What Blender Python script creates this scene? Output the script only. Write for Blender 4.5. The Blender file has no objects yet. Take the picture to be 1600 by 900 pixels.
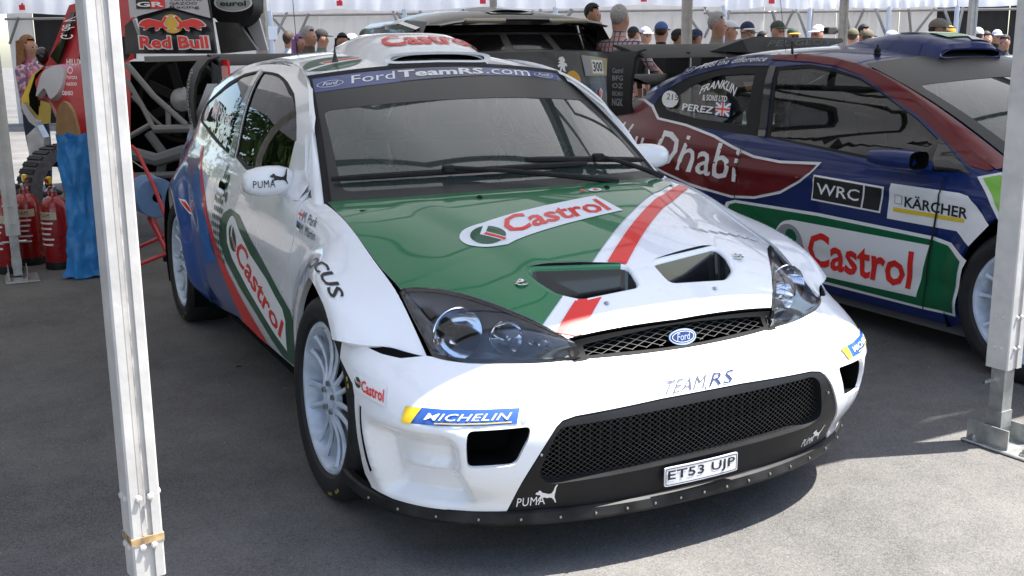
import bpy, bmesh, math, random, bisect
from mathutils import Vector, Matrix, geometry
random.seed(4)
S=bpy.context.scene
COL=S.collection
# ---------- camera ----------
cd=bpy.data.cameras.new('camera'); co=bpy.data.objects.new('camera',cd); COL.objects.link(co)
_y,_p,_r=math.radians(152.943),math.radians(12.446),math.radians(-.758)
_f=Vector((math.cos(_p)*math.cos(_y),math.cos(_p)*math.sin(_y),-math.sin(_p)))
_rt=Vector((math.sin(_y),-math.cos(_y),0)); _u=_rt.cross(_f)
_r2=_rt*math.cos(_r)+_u*math.sin(_r); _u2=-_rt*math.sin(_r)+_u*math.cos(_r)
co.matrix_world=Matrix(((_r2.x,_u2.x,-_f.x,3.0756),(_r2.y,_u2.y,-_f.y,-1.7228),(_r2.z,_u2.z,-_f.z,1.3666),(0,0,0,1)))
cd.sensor_width=36; cd.lens=1644.6/1600*36; cd.clip_end=600; cd.clip_start=.05
S.camera=co
# ---------- light ----------
SUNV=Vector((.16,.45,1.0)).normalized()       # towards the sun
el=math.asin(SUNV.z); az=math.atan2(SUNV.x,SUNV.y)
W=bpy.data.worlds.new('World'); S.world=W; W.use_nodes=True
nt=W.node_tree; bg=nt.nodes['Background']; sk=nt.nodes.new('ShaderNodeTexSky')
sk.sky_type='NISHITA'; sk.sun_disc=False; sk.sun_elevation=el; sk.sun_rotation=az; sk.dust_density=1.5
nt.links.new(sk.outputs[0],bg.inputs[0]); bg.inputs[1].default_value=.13
sl_=bpy.data.lights.new('sun','SUN'); sl_.energy=4.6; sl_.angle=math.radians(.5); sl_.color=(1,.96,.90)
so=bpy.data.objects.new('sun',sl_); COL.objects.link(so); so.location=(0,0,12)
so.rotation_euler=SUNV.to_track_quat('Z','Y').to_euler()
S.view_settings.view_transform='Standard'; S.view_settings.look='None'; S.view_settings.exposure=1.52; S.view_settings.gamma=1
S.cycles.max_bounces=8; S.cycles.transparent_max_bounces=12; S.cycles.glossy_bounces=4; S.cycles.diffuse_bounces=4
S.cycles.caustics_reflective=False; S.cycles.caustics_refractive=False
import math
def ip(x,xs,ys):
    # smooth (cosine-free) monotone-ish cubic (Catmull) interpolation
    n=len(xs)
    if x<=xs[0]: return ys[0]+(x-xs[0])*(ys[1]-ys[0])/(xs[1]-xs[0])
    if x>=xs[-1]: return ys[-1]+(x-xs[-1])*(ys[-1]-ys[-2])/(xs[-1]-xs[-2])
    i=0
    while x>xs[i+1]: i+=1
    h=xs[i+1]-xs[i]; t=(x-xs[i])/h
    def sl(k):
        if k==0: return (ys[1]-ys[0])/(xs[1]-xs[0])
        if k==n-1: return (ys[-1]-ys[-2])/(xs[-1]-xs[-2])
        a=(ys[k]-ys[k-1])/(xs[k]-xs[k-1]); b=(ys[k+1]-ys[k])/(xs[k+1]-xs[k])
        if a*b<=0: return 0.0
        ha=xs[k]-xs[k-1]; hb=xs[k+1]-xs[k]
        return (ha+hb)*a*b/(hb*b/ (1)*0+ (ha+hb)/2*(a+b)) if True else 0
    m0=sl(i)*h; m1=sl(i+1)*h
    t2=t*t; t3=t2*t
    return (2*t3-3*t2+1)*ys[i]+(t3-2*t2+t)*m0+(-2*t3+3*t2)*ys[i+1]+(t3-t2)*m1
def cl(x,a=0.,b=1.): return a if x<a else b if x>b else x
def ss(x,a,b):
    t=cl((x-a)/(b-a)); return t*t*(3-2*t)
class Tb:
    # smooth lookup table built from a few stations
    def __init__(self,xs,ys,sm=.02,n=240,pad=.12):
        a,b=xs[0]-pad,xs[-1]+pad; self.a=a; self.h=(b-a)/n; v=[ip(a+i*self.h,xs,ys) for i in range(n+1)]
        k=max(1,int(round(sm/self.h)))
        for _ in range(3):
            c=[0.0]
            for q in v: c.append(c[-1]+q)
            w=[]
            for i in range(n+1):
                m=min(k,i,n-i); w.append((c[i+m+1]-c[i-m])/(2*m+1))
            v=w
        self.v=v; self.n=n
    def __call__(self,x):
        t=(x-self.a)/self.h; i=int(t); i=min(max(i,1),self.n-2); t-=i; v=self.v
        p0,p1,p2,p3=v[i-1],v[i],v[i+1],v[i+2]
        return .5*(2*p1+(p2-p0)*t+(2*p0-5*p1+4*p2-p3)*t*t+(3*p1-p0-3*p2+p3)*t*t*t)
# ---------------- hero car surfaces (x forward, y left, z up) ----------------
_ha=Tb([-.45,-.1,0,.2,.35,.5,.6,.68,.74,.78],[.945,.916,.902,.861,.823,.772,.726,.677,.625,.58],.02)
def hoodz(x,y):
    a=_ha(x)
    b=(a-zs(x)-.0)/.364 if x<.337 else ip(x,[.30,.337,.5,.8],[.27,.283,.30,.36])
    z=a-b*abs(y)**2.68
    return z
def hood(x,y):
    y1=abs(y)
    z=hoodz(x,y)
    # long crease on each side and raised collar round the two outlets
    c=.30+.16*ss(x,.55,-.3)          # crease line |y|
    z+=.011*ss(y1,c+.075,c-.035)*ss(x,-.28,-.05)*ss(x,.66,.50)
    return (x,y,z-.006)
_zs=Tb([-.5,-.32,-.22,-.096,.022,.132,.237,.337,.44,.553,.70],[.905,.896,.885,.862,.826,.787,.754,.720,.655,.576,.46],.03)
def zs(x): return _zs(x)
S0=([.14,.18,.25,.32,.45,.6,.75,.83,.88,.92,.97,1.05,1.15,1.25,1.30,1.335,1.36,1.375,1.39],
    [.735,.745,.765,.785,.800,.803,.79,.775,.758,.738,.712,.682,.640,.585,.548,.51,.465,.42,.36])
_S0=Tb(*S0,.016)
_sb=Tb([-.3,-.02,0,.008,.02,.04,.07,.12,.25,.5],[.40,.64,.688,.712,.734,.752,.768,.784,.796,.79],.002,n=1600,pad=.4)
def flare(r,R=.40):
    return 1-ss(r,R+.015,R+.125)
def side(x,z):
    a=_S0(z)
    a-= (.030*ss(x,-1.7,-2.8)+.10*ss(x,-2.5,-3.3))*(1+.3*ss(z,.75,1.2))
    a-= .02*ss(x,-1.2,-.3)*ss(z,.8,.95)
    d=zs(x)-z
    b=_sb(d)
    if x>-.2: b-= .0
    w=ss(x,-.62,-.30)*ss(z,1.0,.91)
    s=a*(1-w)+b*w
    r=math.hypot(x-.07,z-.32)
    s+=(.022+.086*ss(x,-.2,.22))*flare(r)*ss(z,.14,.3)*ss(d,-.004,.05)
    r2=math.hypot(x+2.615,z-.32)
    s+=.055*(1-ss(r2,.39,.56))*ss(z,.14,.3)
    # door crease
    s+=.006*math.exp(-((z-.70)/.05)**2)*ss(x,-2.4,-2.0)*ss(x,-.2,-.5)
    return (x,-s,z)
_rf=Tb([-3.15,-3.0,-2.6,-2.1,-1.7,-1.4,-1.15,-.9,-.7],[1.20,1.255,1.335,1.385,1.402,1.400,1.380,1.335,1.27],.05)
def roof(x,y):
    a=_rf(x)
    w=.56-.05*ss(x,-1.8,-3.0)
    return (x,y,a-.042*(abs(y)/.535)**2-.03*(abs(y)/w)**6)
def wind(a,b):
    # a -1..1 across, b 0..1 up
    y0=.668*a; x0=-.10-.235*abs(a)**2; z0=.915-.022*a*a
    y1=.540*a; x1=-.875-.035*a*a; z1=1.330-.037*a*a
    k=math.sin(math.pi*cl(b))*.022
    return (x0+(x1-x0)*b+k*.45,y0+(y1-y0)*b,z0+(z1-z0)*b+k*.9)
XR=.30
_th=[];_sl=[]
_tA=Tb([.10,.2,.26,.32,.40,.44,.47,.50,.54,.58,.64,.70],[.545,.552,.562,.570,.570,.562,.548,.527,.498,.462,.40,.33],.008)
_tn=Tb([.1,.2,.3,.42,.49,.535,.58,.64],[2.3,2.4,2.9,3.15,2.85,2.4,1.93,1.8],.008)
_tB=Tb([.1,.2,.3,.4,.55,.64],[.84,.848,.866,.875,.868,.855],.012)
def _AnB(z): return _tA(z),_tn(z),_tB(z)
def polar(th,z):
    A,n,B=_AnB(z); c=abs(math.cos(th)); s=abs(math.sin(th))
    r=1/((c/A)**n+(s/B)**n)**(1/n)
    return XR+r*math.cos(th), r*math.sin(th)
def _mk():
    s=0; p=polar(0,.4)
    for i in range(0,1001):
        th=i/1000*math.radians(100); q=polar(th,.4); s+=math.dist(p,q); p=q
        _th.append(th); _sl.append(s)
_mk()
def s2th(s):
    a=abs(s); import bisect
    i=bisect.bisect_left(_sl,a); i=min(max(i,1),1000)
    t=(a-_sl[i-1])/(_sl[i]-_sl[i-1]+1e-12)
    th=_th[i-1]+t*(_th[i]-_th[i-1])
    return math.copysign(th,s)
def bump(s,z):
    th=s2th(s); x,y=polar(th,z)
    # sculpted corner pockets
    a=abs(s)
    k=ss(a,.705,.79)*ss(a,1.03,.97)
    d=0
    if k>0:
        d=.066*k*ss(z,.435,.375)*ss(z,.190,.235)
        d-=.020*k*math.exp(-((z-.315)/.016)**2)*ss(a,.96,.90)
    # lip over the mouth
    m=ss(a,.62,.56)
    d-=.006*m*ss(z,.475,.462)*ss(z,.43,.45)*0
    c,sn=math.cos(th),math.sin(th)
    return (x-d*c*.8,y-d*sn,z)
# ---------------- blue car surfaces (own coordinates: front axle at 0, centre line y=0) ----------------
_S2=Tb([.12,.20,.35,.6,.8,.87,.93,1.05,1.18,1.28,1.34,1.375,1.40,1.42],[.82,.85,.875,.878,.862,.842,.80,.745,.685,.625,.575,.53,.47,.40],.018)
def side2(x,z):
    a=_S2(z)
    a-=(.02*ss(x,-1.9,-2.8)+.05*ss(x,-2.8,-3.6))*(1+1.0*ss(z,.8,1.2))
    a-=.05*ss(x,-.5,.3)*ss(z,.75,.95)+.10*ss(x,.35,.8)
    for c in (0,-2.64):
        r=math.hypot(x-c,z-.33); a+=.028*(1-ss(r,.40,.52))*ss(z,.14,.3)
    a+=.010*math.exp(-((z-.74)/.03)**2)*ss(x,-2.5,-2.0)*ss(x,.1,-.3)
    a-=.012*math.exp(-((z-.34)/.05)**2)
    return (x,-a,z)
_r2t=Tb([-3.3,-3.1,-2.8,-2.3,-1.9,-1.5,-1.2,-1.0],[1.19,1.25,1.33,1.392,1.400,1.378,1.335,1.28],.05)
def roof2(x,y):
    a=_r2t(x)
    return (x,y,a-.030*(abs(y)/.5)**2-.02*(abs(y)/.56)**6)
def wind2(a,b):
    y0=.735*a; x0=.06-.32*a*a; z0=.905-.03*a*a
    y1=.59*a; x1=-1.23-.08*a*a; z1=1.348-.045*a*a
    k=math.sin(math.pi*cl(b))*.03
    return (x0+(x1-x0)*b+k*.4,y0+(y1-y0)*b,z0+(z1-z0)*b+k*.9)
# ---------- materials ----------
MAT={}
def L(c):
    return tuple((x/12.92 if x<=.04045 else ((x+.055)/1.055)**2.4) for x in c)
def hexc(h): return L(tuple(int(h[i:i+2],16)/255 for i in (0,2,4)))
def mat(name,col,rough=.5,metal=0,coat=0,spec=.5,noise=0,nscale=30,bump=0,bscale=200,trans=0,emit=None,alpha=1,aniso=0,dirt=0,ior=1.45):
    m=bpy.data.materials.new(name); m.use_nodes=True; n=m.node_tree; b=n.nodes['Principled BSDF']
    b.inputs['Base Color'].default_value=(*col,1); b.inputs['Roughness'].default_value=rough; b.inputs['Metallic'].default_value=metal
    b.inputs['Coat Weight'].default_value=coat; b.inputs['Coat Roughness'].default_value=.03; b.inputs['Specular IOR Level'].default_value=spec
    b.inputs['Transmission Weight'].default_value=trans; b.inputs['IOR'].default_value=ior
    b.inputs['Alpha'].default_value=alpha
    tc=n.nodes.new('ShaderNodeTexCoord')
    if noise or dirt:
        t=n.nodes.new('ShaderNodeTexNoise'); t.inputs['Scale'].default_value=nscale; t.inputs['Detail'].default_value=6
        n.links.new(tc.outputs['Object'],t.inputs['Vector'])
        mx=n.nodes.new('ShaderNodeMix'); mx.data_type='RGBA'
        k=noise or dirt
        mx.inputs['A'].default_value=(*[c*(1-k) for c in col],1); mx.inputs['B'].default_value=(*[min(1,c*(1+k)) for c in col],1)
        cr=n.nodes.new('ShaderNodeMapRange'); cr.inputs['From Min'].default_value=.35; cr.inputs['From Max'].default_value=.65
        n.links.new(t.outputs['Fac'],cr.inputs['Value']); n.links.new(cr.outputs[0],mx.inputs['Factor']); n.links.new(mx.outputs['Result'],b.inputs['Base Color'])
        rr=n.nodes.new('ShaderNodeMapRange'); rr.inputs['To Min'].default_value=max(0,rough-.06); rr.inputs['To Max'].default_value=min(1,rough+.06)
        n.links.new(t.outputs['Fac'],rr.inputs['Value']); n.links.new(rr.outputs[0],b.inputs['Roughness'])
    if bump:
        t2=n.nodes.new('ShaderNodeTexNoise'); t2.inputs['Scale'].default_value=bscale; t2.inputs['Detail'].default_value=4
        n.links.new(tc.outputs['Object'],t2.inputs['Vector'])
        bp=n.nodes.new('ShaderNodeBump'); bp.inputs['Strength'].default_value=bump; bp.inputs['Distance'].default_value=.01
        n.links.new(t2.outputs['Fac'],bp.inputs['Height']); n.links.new(bp.outputs[0],b.inputs['Normal'])
    MAT[name]=m; return m
def glassmat(name,tint,rough=.01,gain=1.5,opac=0.0,gl=(1,1,1),veil=(.1,.1,.1)):
    # thin glass: tinted see-through plus mirror reflection by angle, plus a share of evenly coloured diffuse film
    m=bpy.data.materials.new(name); m.use_nodes=True; n=m.node_tree; n.nodes.clear()
    o=n.nodes.new('ShaderNodeOutputMaterial'); t=n.nodes.new('ShaderNodeBsdfTransparent'); t.inputs[0].default_value=(*tint,1)
    g=n.nodes.new('ShaderNodeBsdfGlossy'); g.inputs['Roughness'].default_value=rough; g.inputs[0].default_value=(*gl,1)
    f=n.nodes.new('ShaderNodeFresnel'); f.inputs[0].default_value=1.52
    f2=n.nodes.new('ShaderNodeMath'); f2.operation='MULTIPLY_ADD'; f2.inputs[1].default_value=gain; f2.inputs[2].default_value=.02; f2.use_clamp=True
    n.links.new(f.outputs[0],f2.inputs[0])
    d=n.nodes.new('ShaderNodeBsdfDiffuse'); d.inputs[0].default_value=(*veil,1)
    m0=n.nodes.new('ShaderNodeMixShader'); m0.inputs[0].default_value=opac; n.links.new(t.outputs[0],m0.inputs[1]); n.links.new(d.outputs[0],m0.inputs[2])
    mx=n.nodes.new('ShaderNodeMixShader'); n.links.new(f2.outputs[0],mx.inputs[0]); n.links.new(m0.outputs[0],mx.inputs[1]); n.links.new(g.outputs[0],mx.inputs[2])
    n.links.new(mx.outputs[0],o.inputs[0]); MAT[name]=m; return m
WHITE=mat('white_paint',(.84,.85,.87),.28,coat=1,noise=.012,nscale=3)
GREEN=mat('green_vinyl',(.012,.16,.058),.35,spec=.3,coat=.8,noise=.05,nscale=4)
DGREEN=mat('dark_green_vinyl',(.008,.085,.04),.35,coat=.4,spec=.3)
RED=mat('red_vinyl',(.74,.026,.022),.4,spec=.3,coat=.4,noise=.03,nscale=5)
DRED=mat('deep_red_vinyl',(.42,.012,.02),.32,coat=.8)
BLUE=mat('blue_vinyl',(.015,.075,.30),.3,coat=1,noise=.06,nscale=4)
NAVY=mat('navy_print',(.009,.018,.095),.35,coat=.6)
MBLUE=mat('michelin_blue',(.022,.09,.36),.4,coat=.4)
YEL=mat('yellow_print',(.75,.52,.02),.4,coat=.4)
WPR=mat('white_print',(.82,.82,.82),.45,spec=.3)
BPR=mat('black_print',(.012,.012,.012),.4)
GPR=mat('grey_print',(.30,.31,.33),.4)
BLK=mat('black_plastic',(.014,.014,.015),.55,spec=.25,noise=.2,nscale=40)
GBLK=mat('gloss_black',(.012,.012,.013),.18,coat=.8)
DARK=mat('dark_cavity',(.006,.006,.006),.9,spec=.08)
RUB=mat('tyre_rubber',(.014,.014,.015),.62,noise=.25,nscale=25,bump=.15,bscale=120)
RIM=mat('white_wheel_paint',(.55,.61,.70),.35,coat=.5,noise=.16,nscale=18)
CHR=mat('chrome',(.8,.8,.8),.08,metal=1)
STEEL=mat('steel',(.45,.45,.44),.32,metal=1,noise=.1,nscale=30)
ALU=mat('weathered_aluminium',(.56,.54,.51),.6,metal=.15,noise=.10,nscale=14,bump=.06,bscale=60)
GALV=mat('galvanised_steel',(.42,.43,.42),.42,metal=.75,noise=.2,nscale=22)
FABR=mat('dark_fabric',(.02,.02,.022),.9)
GREYM=mat('grey_interior',(.16,.17,.17),.6)
GLASS=glassmat('windscreen_glass',(.40,.46,.43),opac=.15,veil=(.27,.34,.31),gain=1.9)  # pale diffuse share and raised gain stand in for the canopy's reflection
GLASSD=glassmat('tinted_side_glass',(.26,.30,.27),opac=.05,veil=(.05,.055,.05),gain=.9)
LENS=glassmat('headlight_lens',(.90,.92,.94),opac=.02,veil=(.3,.3,.3),gain=1.0)
SGL=0
# ---------- object helpers ----------
def link(o,par=None):
    COL.objects.link(o)
    if par is not None: o.parent=par
    return o
def mk(name,V,F,m,par=None,smooth=True,nrm=None,mi=None,angle=None):
    me=bpy.data.meshes.new(name); me.from_pydata([tuple(v) for v in V],[],F)
    ms=m if isinstance(m,(list,tuple)) else [m]
    for q in ms: me.materials.append(q)
    if mi: me.polygons.foreach_set('material_index',mi)
    me.polygons.foreach_set('use_smooth',[bool(smooth)]*len(me.polygons))
    me.update()
    if nrm: me.normals_split_custom_set_from_vertices(nrm)
    elif angle is not None:
        me.set_sharp_from_angle(angle=math.radians(angle))
    o=bpy.data.objects.new(name,me); link(o,par); return o
def root(name,label,cat,loc=(0,0,0),rz=0,group=None):
    o=bpy.data.objects.new(name,None); o.empty_display_size=.2; link(o); o.location=loc; o.rotation_euler=(0,0,rz)
    return tag(o,label,cat,group)
def tag(o,label=None,cat=None,group=None,kind=None):
    for k,v in (('label',label),('category',cat),('group',group),('kind',kind)):
        if v: o[k]=v
    return o
class MB:
    def __init__(s): s.V=[];s.F=[];s.M=[];s.P=[]
    def add(s,V,F,mi=0):
        s.P.append((len(s.V),len(s.F))); b=len(s.V); s.V+=[Vector(v) for v in V]; s.F+=[tuple(b+i for i in f) for f in F]; s.M+=[mi]*len(F); return s
    def box(s,c,d,R=None,mi=0,taper=1,bev=0):
        x,y,z=d[0]/2,d[1]/2,d[2]/2
        if bev:
            q=min(bev,x*.9,y*.9,z*.9); V=[]
            for sx in (-1,1):
                for sy in (-1,1):
                    for sz in (-1,1):
                        V+=[(sx*(x-q),sy*(y-q),sz*z),(sx*(x-q),sy*y,sz*(z-q)),(sx*x,sy*(y-q),sz*(z-q))]
            bm=bmesh.new(); vs=[bm.verts.new(v) for v in V]; r=bmesh.ops.convex_hull(bm,input=vs); bm.normal_update(); bm.verts.index_update()
            VV=[v.co.copy() for v in bm.verts]; FF=[[v.index for v in f.verts] for f in bm.faces]; bm.free()
        else:
            VV=[(sx*x*(taper if sz>0 else 1),sy*y*(taper if sz>0 else 1),sz*z) for sx in (-1,1) for sy in (-1,1) for sz in (-1,1)]
            FF=[(0,1,3,2),(4,6,7,5),(0,4,5,1),(2,3,7,6),(0,2,6,4),(1,5,7,3)]
        VV=[Vector(v) for v in VV]
        if R is not None: VV=[R@v for v in VV]
        c=Vector(c); return s.add([v+c for v in VV],FF,mi)
    def tube(s,P,r,n=8,mi=0,cap=True,closed=False,flat=1.0):
        P=[Vector(p) for p in P]; rs=r if isinstance(r,(list,tuple)) else [r]*len(P)
        up=Vector((0,0,1)); V=[];F=[]; k=len(P); prev=None
        for i,p in enumerate(P):
            a=P[(i-1)%k] if (closed or i>0) else p; b=P[(i+1)%k] if (closed or i<k-1) else p
            t=(b-a).normalized() if (b-a).length>1e-9 else Vector((0,0,1))
            u=prev if prev is not None else (up if abs(t.z)<.9 else Vector((1,0,0)))
            u=(u-t*u.dot(t)).normalized(); prev=u; w=t.cross(u)
            for j in range(n):
                an=2*math.pi*j/n; V.append(p+u*(math.cos(an)*rs[i]*flat)+w*(math.sin(an)*rs[i]))
        m=k if closed else k-1
        for i in range(m):
            for j in range(n):
                a=i*n+j; b=i*n+(j+1)%n; c=((i+1)%k)*n+(j+1)%n; d=((i+1)%k)*n+j; F.append((a,b,c,d))
        if cap and not closed:
            F.append(tuple(range(n-1,-1,-1))); F.append(tuple((k-1)*n+j for j in range(n)))
        return s.add(V,F,mi)
    def lathe(s,prof,c,ax='y',n=32,mi=0,a0=0,a1=2*math.pi,R=None):
        # prof: (radius, offset along axis)
        full=abs(a1-a0-2*math.pi)<1e-6; m=n if full else n+1; V=[];F=[]
        for r,h in prof:
            for j in range(m):
                a=a0+(a1-a0)*j/n; p=(r*math.cos(a),h,r*math.sin(a)) if ax=='y' else ((r*math.cos(a),r*math.sin(a),h) if ax=='z' else (h,r*math.cos(a),r*math.sin(a)))
                p=Vector(p)
                if R is not None: p=R@p
                V.append(p+Vector(c))
        for i in range(len(prof)-1):
            for j in range(n):
                a=i*m+j; b=i*m+(j+1)%m; F.append((a,b,b+m,a+m))
        return s.add(V,F,mi)
    def ball(s,c,r,n=12,k=8,mi=0,R=None):
        rr=r if isinstance(r,(tuple,list)) else (r,r,r); V=[];F=[]
        for i in range(k+1):
            t=math.pi*i/k
            for j in range(n):
                a=2*math.pi*j/n; p=Vector((rr[0]*math.sin(t)*math.cos(a),rr[1]*math.sin(t)*math.sin(a),rr[2]*math.cos(t)))
                if R is not None: p=R@p
                V.append(p+Vector(c))
        for i in range(k):
            for j in range(n):
                F.append((i*n+j,(i+1)*n+j,(i+1)*n+(j+1)%n,i*n+(j+1)%n))
        return s.add(V,F,mi)
    def build(s,name,m,par=None,smooth=True,angle=35,fix=False):
        o=mk(name,s.V,s.F,m,par,smooth,None,s.M,angle if smooth else None)
        bm=bmesh.new(); bm.from_mesh(o.data)
        if fix: bmesh.ops.remove_doubles(bm,verts=bm.verts,dist=1e-5)
        bmesh.ops.recalc_face_normals(bm,faces=bm.faces); bm.to_mesh(o.data); bm.free()
        if smooth: o.data.set_sharp_from_angle(angle=math.radians(angle))
        return o
def each(b,name,m,par=None,smooth=True,angle=35):
    # every piece added to the builder becomes a part of its own
    P=b.P+[(len(b.V),len(b.F))]; out=[]
    for (v0,f0),(v1,f1) in zip(P,P[1:]):
        if f1>f0:
            q=MB(); q.V=b.V[v0:v1]; q.F=[tuple(i-v0 for i in f) for f in b.F[f0:f1]]; q.M=b.M[f0:f1]; out.append(q.build(name,m,par,smooth,angle))
    return out
def scurve(P,sm=1.2,k=20):
    D=[Tb(list(range(len(P))),[p[d] for p in P],sm*.5,n=len(P)*k,pad=1.0) for d in range(3)]
    return lambda u:[D[0](u),D[1](u),D[2](u)]
# ---------- panels laid out in a surface's own 2-D coordinates ----------
def inpoly(x,y,P):
    c=False; j=len(P)-1
    for i in range(len(P)):
        xi,yi=P[i]; xj,yj=P[j]
        if (yi>y)!=(yj>y) and x<(xj-xi)*(y-yi)/(yj-yi)+xi: c=not c
        j=i
    return c
def resamp(P,step,closed=True):
    out=[]; n=len(P)
    for i in range(n if closed else n-1):
        a=P[i]; b=P[(i+1)%n]; d=math.dist(a,b)
        if d<1e-7: continue
        k=max(1,int(math.ceil(d/step)))
        for t in range(k): out.append((a[0]+(b[0]-a[0])*t/k,a[1]+(b[1]-a[1])*t/k))
    if not closed: out.append(P[-1])
    return out
def rnd(P,r=.02,n=4):
    # round the corners of a polygon
    out=[]; N=len(P)
    for i in range(N):
        p=Vector(P[i]); a=Vector(P[i-1]); b=Vector(P[(i+1)%N])
        da=min(r,(a-p).length*.45); db=min(r,(b-p).length*.45)
        s=p+(a-p).normalized()*da; e=p+(b-p).normalized()*db
        for k in range(n+1):
            t=k/n; q=s*(1-t)**2+p*2*t*(1-t)+e*t*t; out.append((q.x,q.y))
    return out
def smoothc(P,n=6,closed=True):
    out=[]; N=len(P)
    for i in range(N if closed else N-1):
        g=(lambda k:P[k%N]) if closed else (lambda k:P[min(max(k,0),N-1)])
        p0,p1,p2,p3=g(i-1),g(i),g(i+1),g(i+2)
        for k in range(n):
            t=k/n; out.append(tuple(.5*((2*p1[d])+(-p0[d]+p2[d])*t+(2*p0[d]-5*p1[d]+4*p2[d]-p3[d])*t*t+(-p0[d]+3*p1[d]-3*p2[d]+p3[d])*t**3) for d in range(len(p1))))
    if not closed: out.append(tuple(P[-1]))
    return out
def nrmF(F,u,v,h,sg):
    a=Vector(F(u+h,v))-Vector(F(u-h,v)); b=Vector(F(u,v+h))-Vector(F(u,v-h)); n=a.cross(b)
    return (n.normalized() if n.length>1e-14 else Vector((0,0,1)))*sg
def mir(F): 
    def G(u,v):
        p=F(u,v); return (p[0],-p[1],p[2])
    return G
def cdt(poly,holes,step,asp=1.0):
    P=resamp([(x,y) for x,y in poly],step); pts=list(P); edges=[(i,(i+1)%len(P)) for i in range(len(P))]
    loops=[(0,len(P))]
    HH=[]
    for h in holes:
        H=resamp(h,step*.6); b=len(pts); pts+=H; edges+=[(b+i,b+(i+1)%len(H)) for i in range(len(H))]; loops.append((b,len(H))); HH.append(H)
    xs=[p[0] for p in P]; ys=[p[1] for p in P]; x0,x1,y0,y1=min(xs),max(xs),min(ys),max(ys)
    cell={}
    for p in pts: cell.setdefault((int(p[0]/step),int(p[1]/step)),[]).append(p)
    nx=int((x1-x0)/step)+1; ny=int((y1-y0)/(step))+1
    for j in range(ny+1):
        y=y0+j*step+step*.37
        # crossing list for speed
        def cross(Q):
            r=[];k=len(Q)-1
            for i in range(len(Q)):
                a=Q[i];b=Q[k]
                if (a[1]>y)!=(b[1]>y): r.append((b[0]-a[0])*(y-a[1])/(b[1]-a[1])+a[0])
                k=i
            return r
        cr=sorted(cross(P)); ch=[sorted(cross(H)) for H in HH]
        for i in range(nx+1):
            x=x0+(i+.5*(j&1))*step
            if bisect.bisect(cr,x)%2==0: continue
            if any(bisect.bisect(c,x)%2 for c in ch): continue
            cx,cy=int(x/step),int(y/step); ok=True
            for a in (-1,0,1):
                for b in (-1,0,1):
                    for q in cell.get((cx+a,cy+b),()):
                        if (q[0]-x)**2+(q[1]-y)**2<(.45*step)**2: ok=False
            if ok: pts.append((x,y))
    r=geometry.delaunay_2d_cdt([Vector(p) for p in pts],edges,[],0,1e-7)
    vs=[(v.x,v.y) for v in r[0]]; T=[]
    for t in r[2]:
        cx=sum(vs[i][0] for i in t)/3; cy=sum(vs[i][1] for i in t)/3
        if not inpoly(cx,cy,P): continue
        if any(inpoly(cx,cy,H) for H in HH): continue
        a,b,c=[vs[i] for i in t]
        ar=(b[0]-a[0])*(c[1]-a[1])-(b[1]-a[1])*(c[0]-a[0])
        if abs(ar)<1e-12: continue
        T.append(tuple(t) if ar>0 else tuple(reversed(t)))
    return vs,T
OFFM=[1.0]
def panel(name,poly,F,m,par=None,step=.03,holes=(),off=0,sg=1,rim=0,h=1e-3,rimm=None):
    vs,T=cdt(poly,holes,step)
    if off>0: off*=OFFM[0]
    V=[];N=[]
    for u,v in vs:
        n=nrmF(F,u,v,h,sg); V.append(Vector(F(u,v))+n*off); N.append(n)
    if sg<0: T=[tuple(reversed(t)) for t in T]
    mi=[0]*len(T)
    if rim:
        ec={}
        for t in T:
            for i in range(3):
                a,b=t[i],t[(i+1)%3]; k=(min(a,b),max(a,b)); ec[k]=None if k in ec else (a,b)
        mp={}
        for e in list(ec.values()):
            if not e: continue
            for i in e:
                if i not in mp:
                    mp[i]=(len(V),len(V)+1); V.append(V[i].copy()); V.append(V[i]-N[i]*rim); N.append(N[i]); N.append(N[i])
        T=list(T)
        for e in ec.values():
            if e:
                a,b=e; T.append((mp[b][0],mp[a][0],mp[a][1],mp[b][1])); mi.append(1 if rimm else 0)
        # correct side normals
        acc={}
        for f in T:
            if len(f)==4:
                n=(V[f[1]]-V[f[0]]).cross(V[f[2]]-V[f[0]])
                for i in f: acc[i]=acc.get(i,Vector())+n
        for i,n in acc.items():
            if n.length>0: N[i]=n.normalized()
    return mk(name,V,T,[m,rimm] if rimm else m,par,True,[tuple(n) for n in N],mi)
def qm(q):
    (ax,ay),(bx,by),(cx,cy),(dx,dy)=q    # bl br tr tl
    def g(u,v):
        return ((1-u)*(1-v)*ax+u*(1-v)*bx+u*v*cx+(1-u)*v*dx,(1-u)*(1-v)*ay+u*(1-v)*by+u*v*cy+(1-u)*v*dy)
    return g
def comp(F,g): return lambda u,v:F(*g(u,v))
_tc={}
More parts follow.
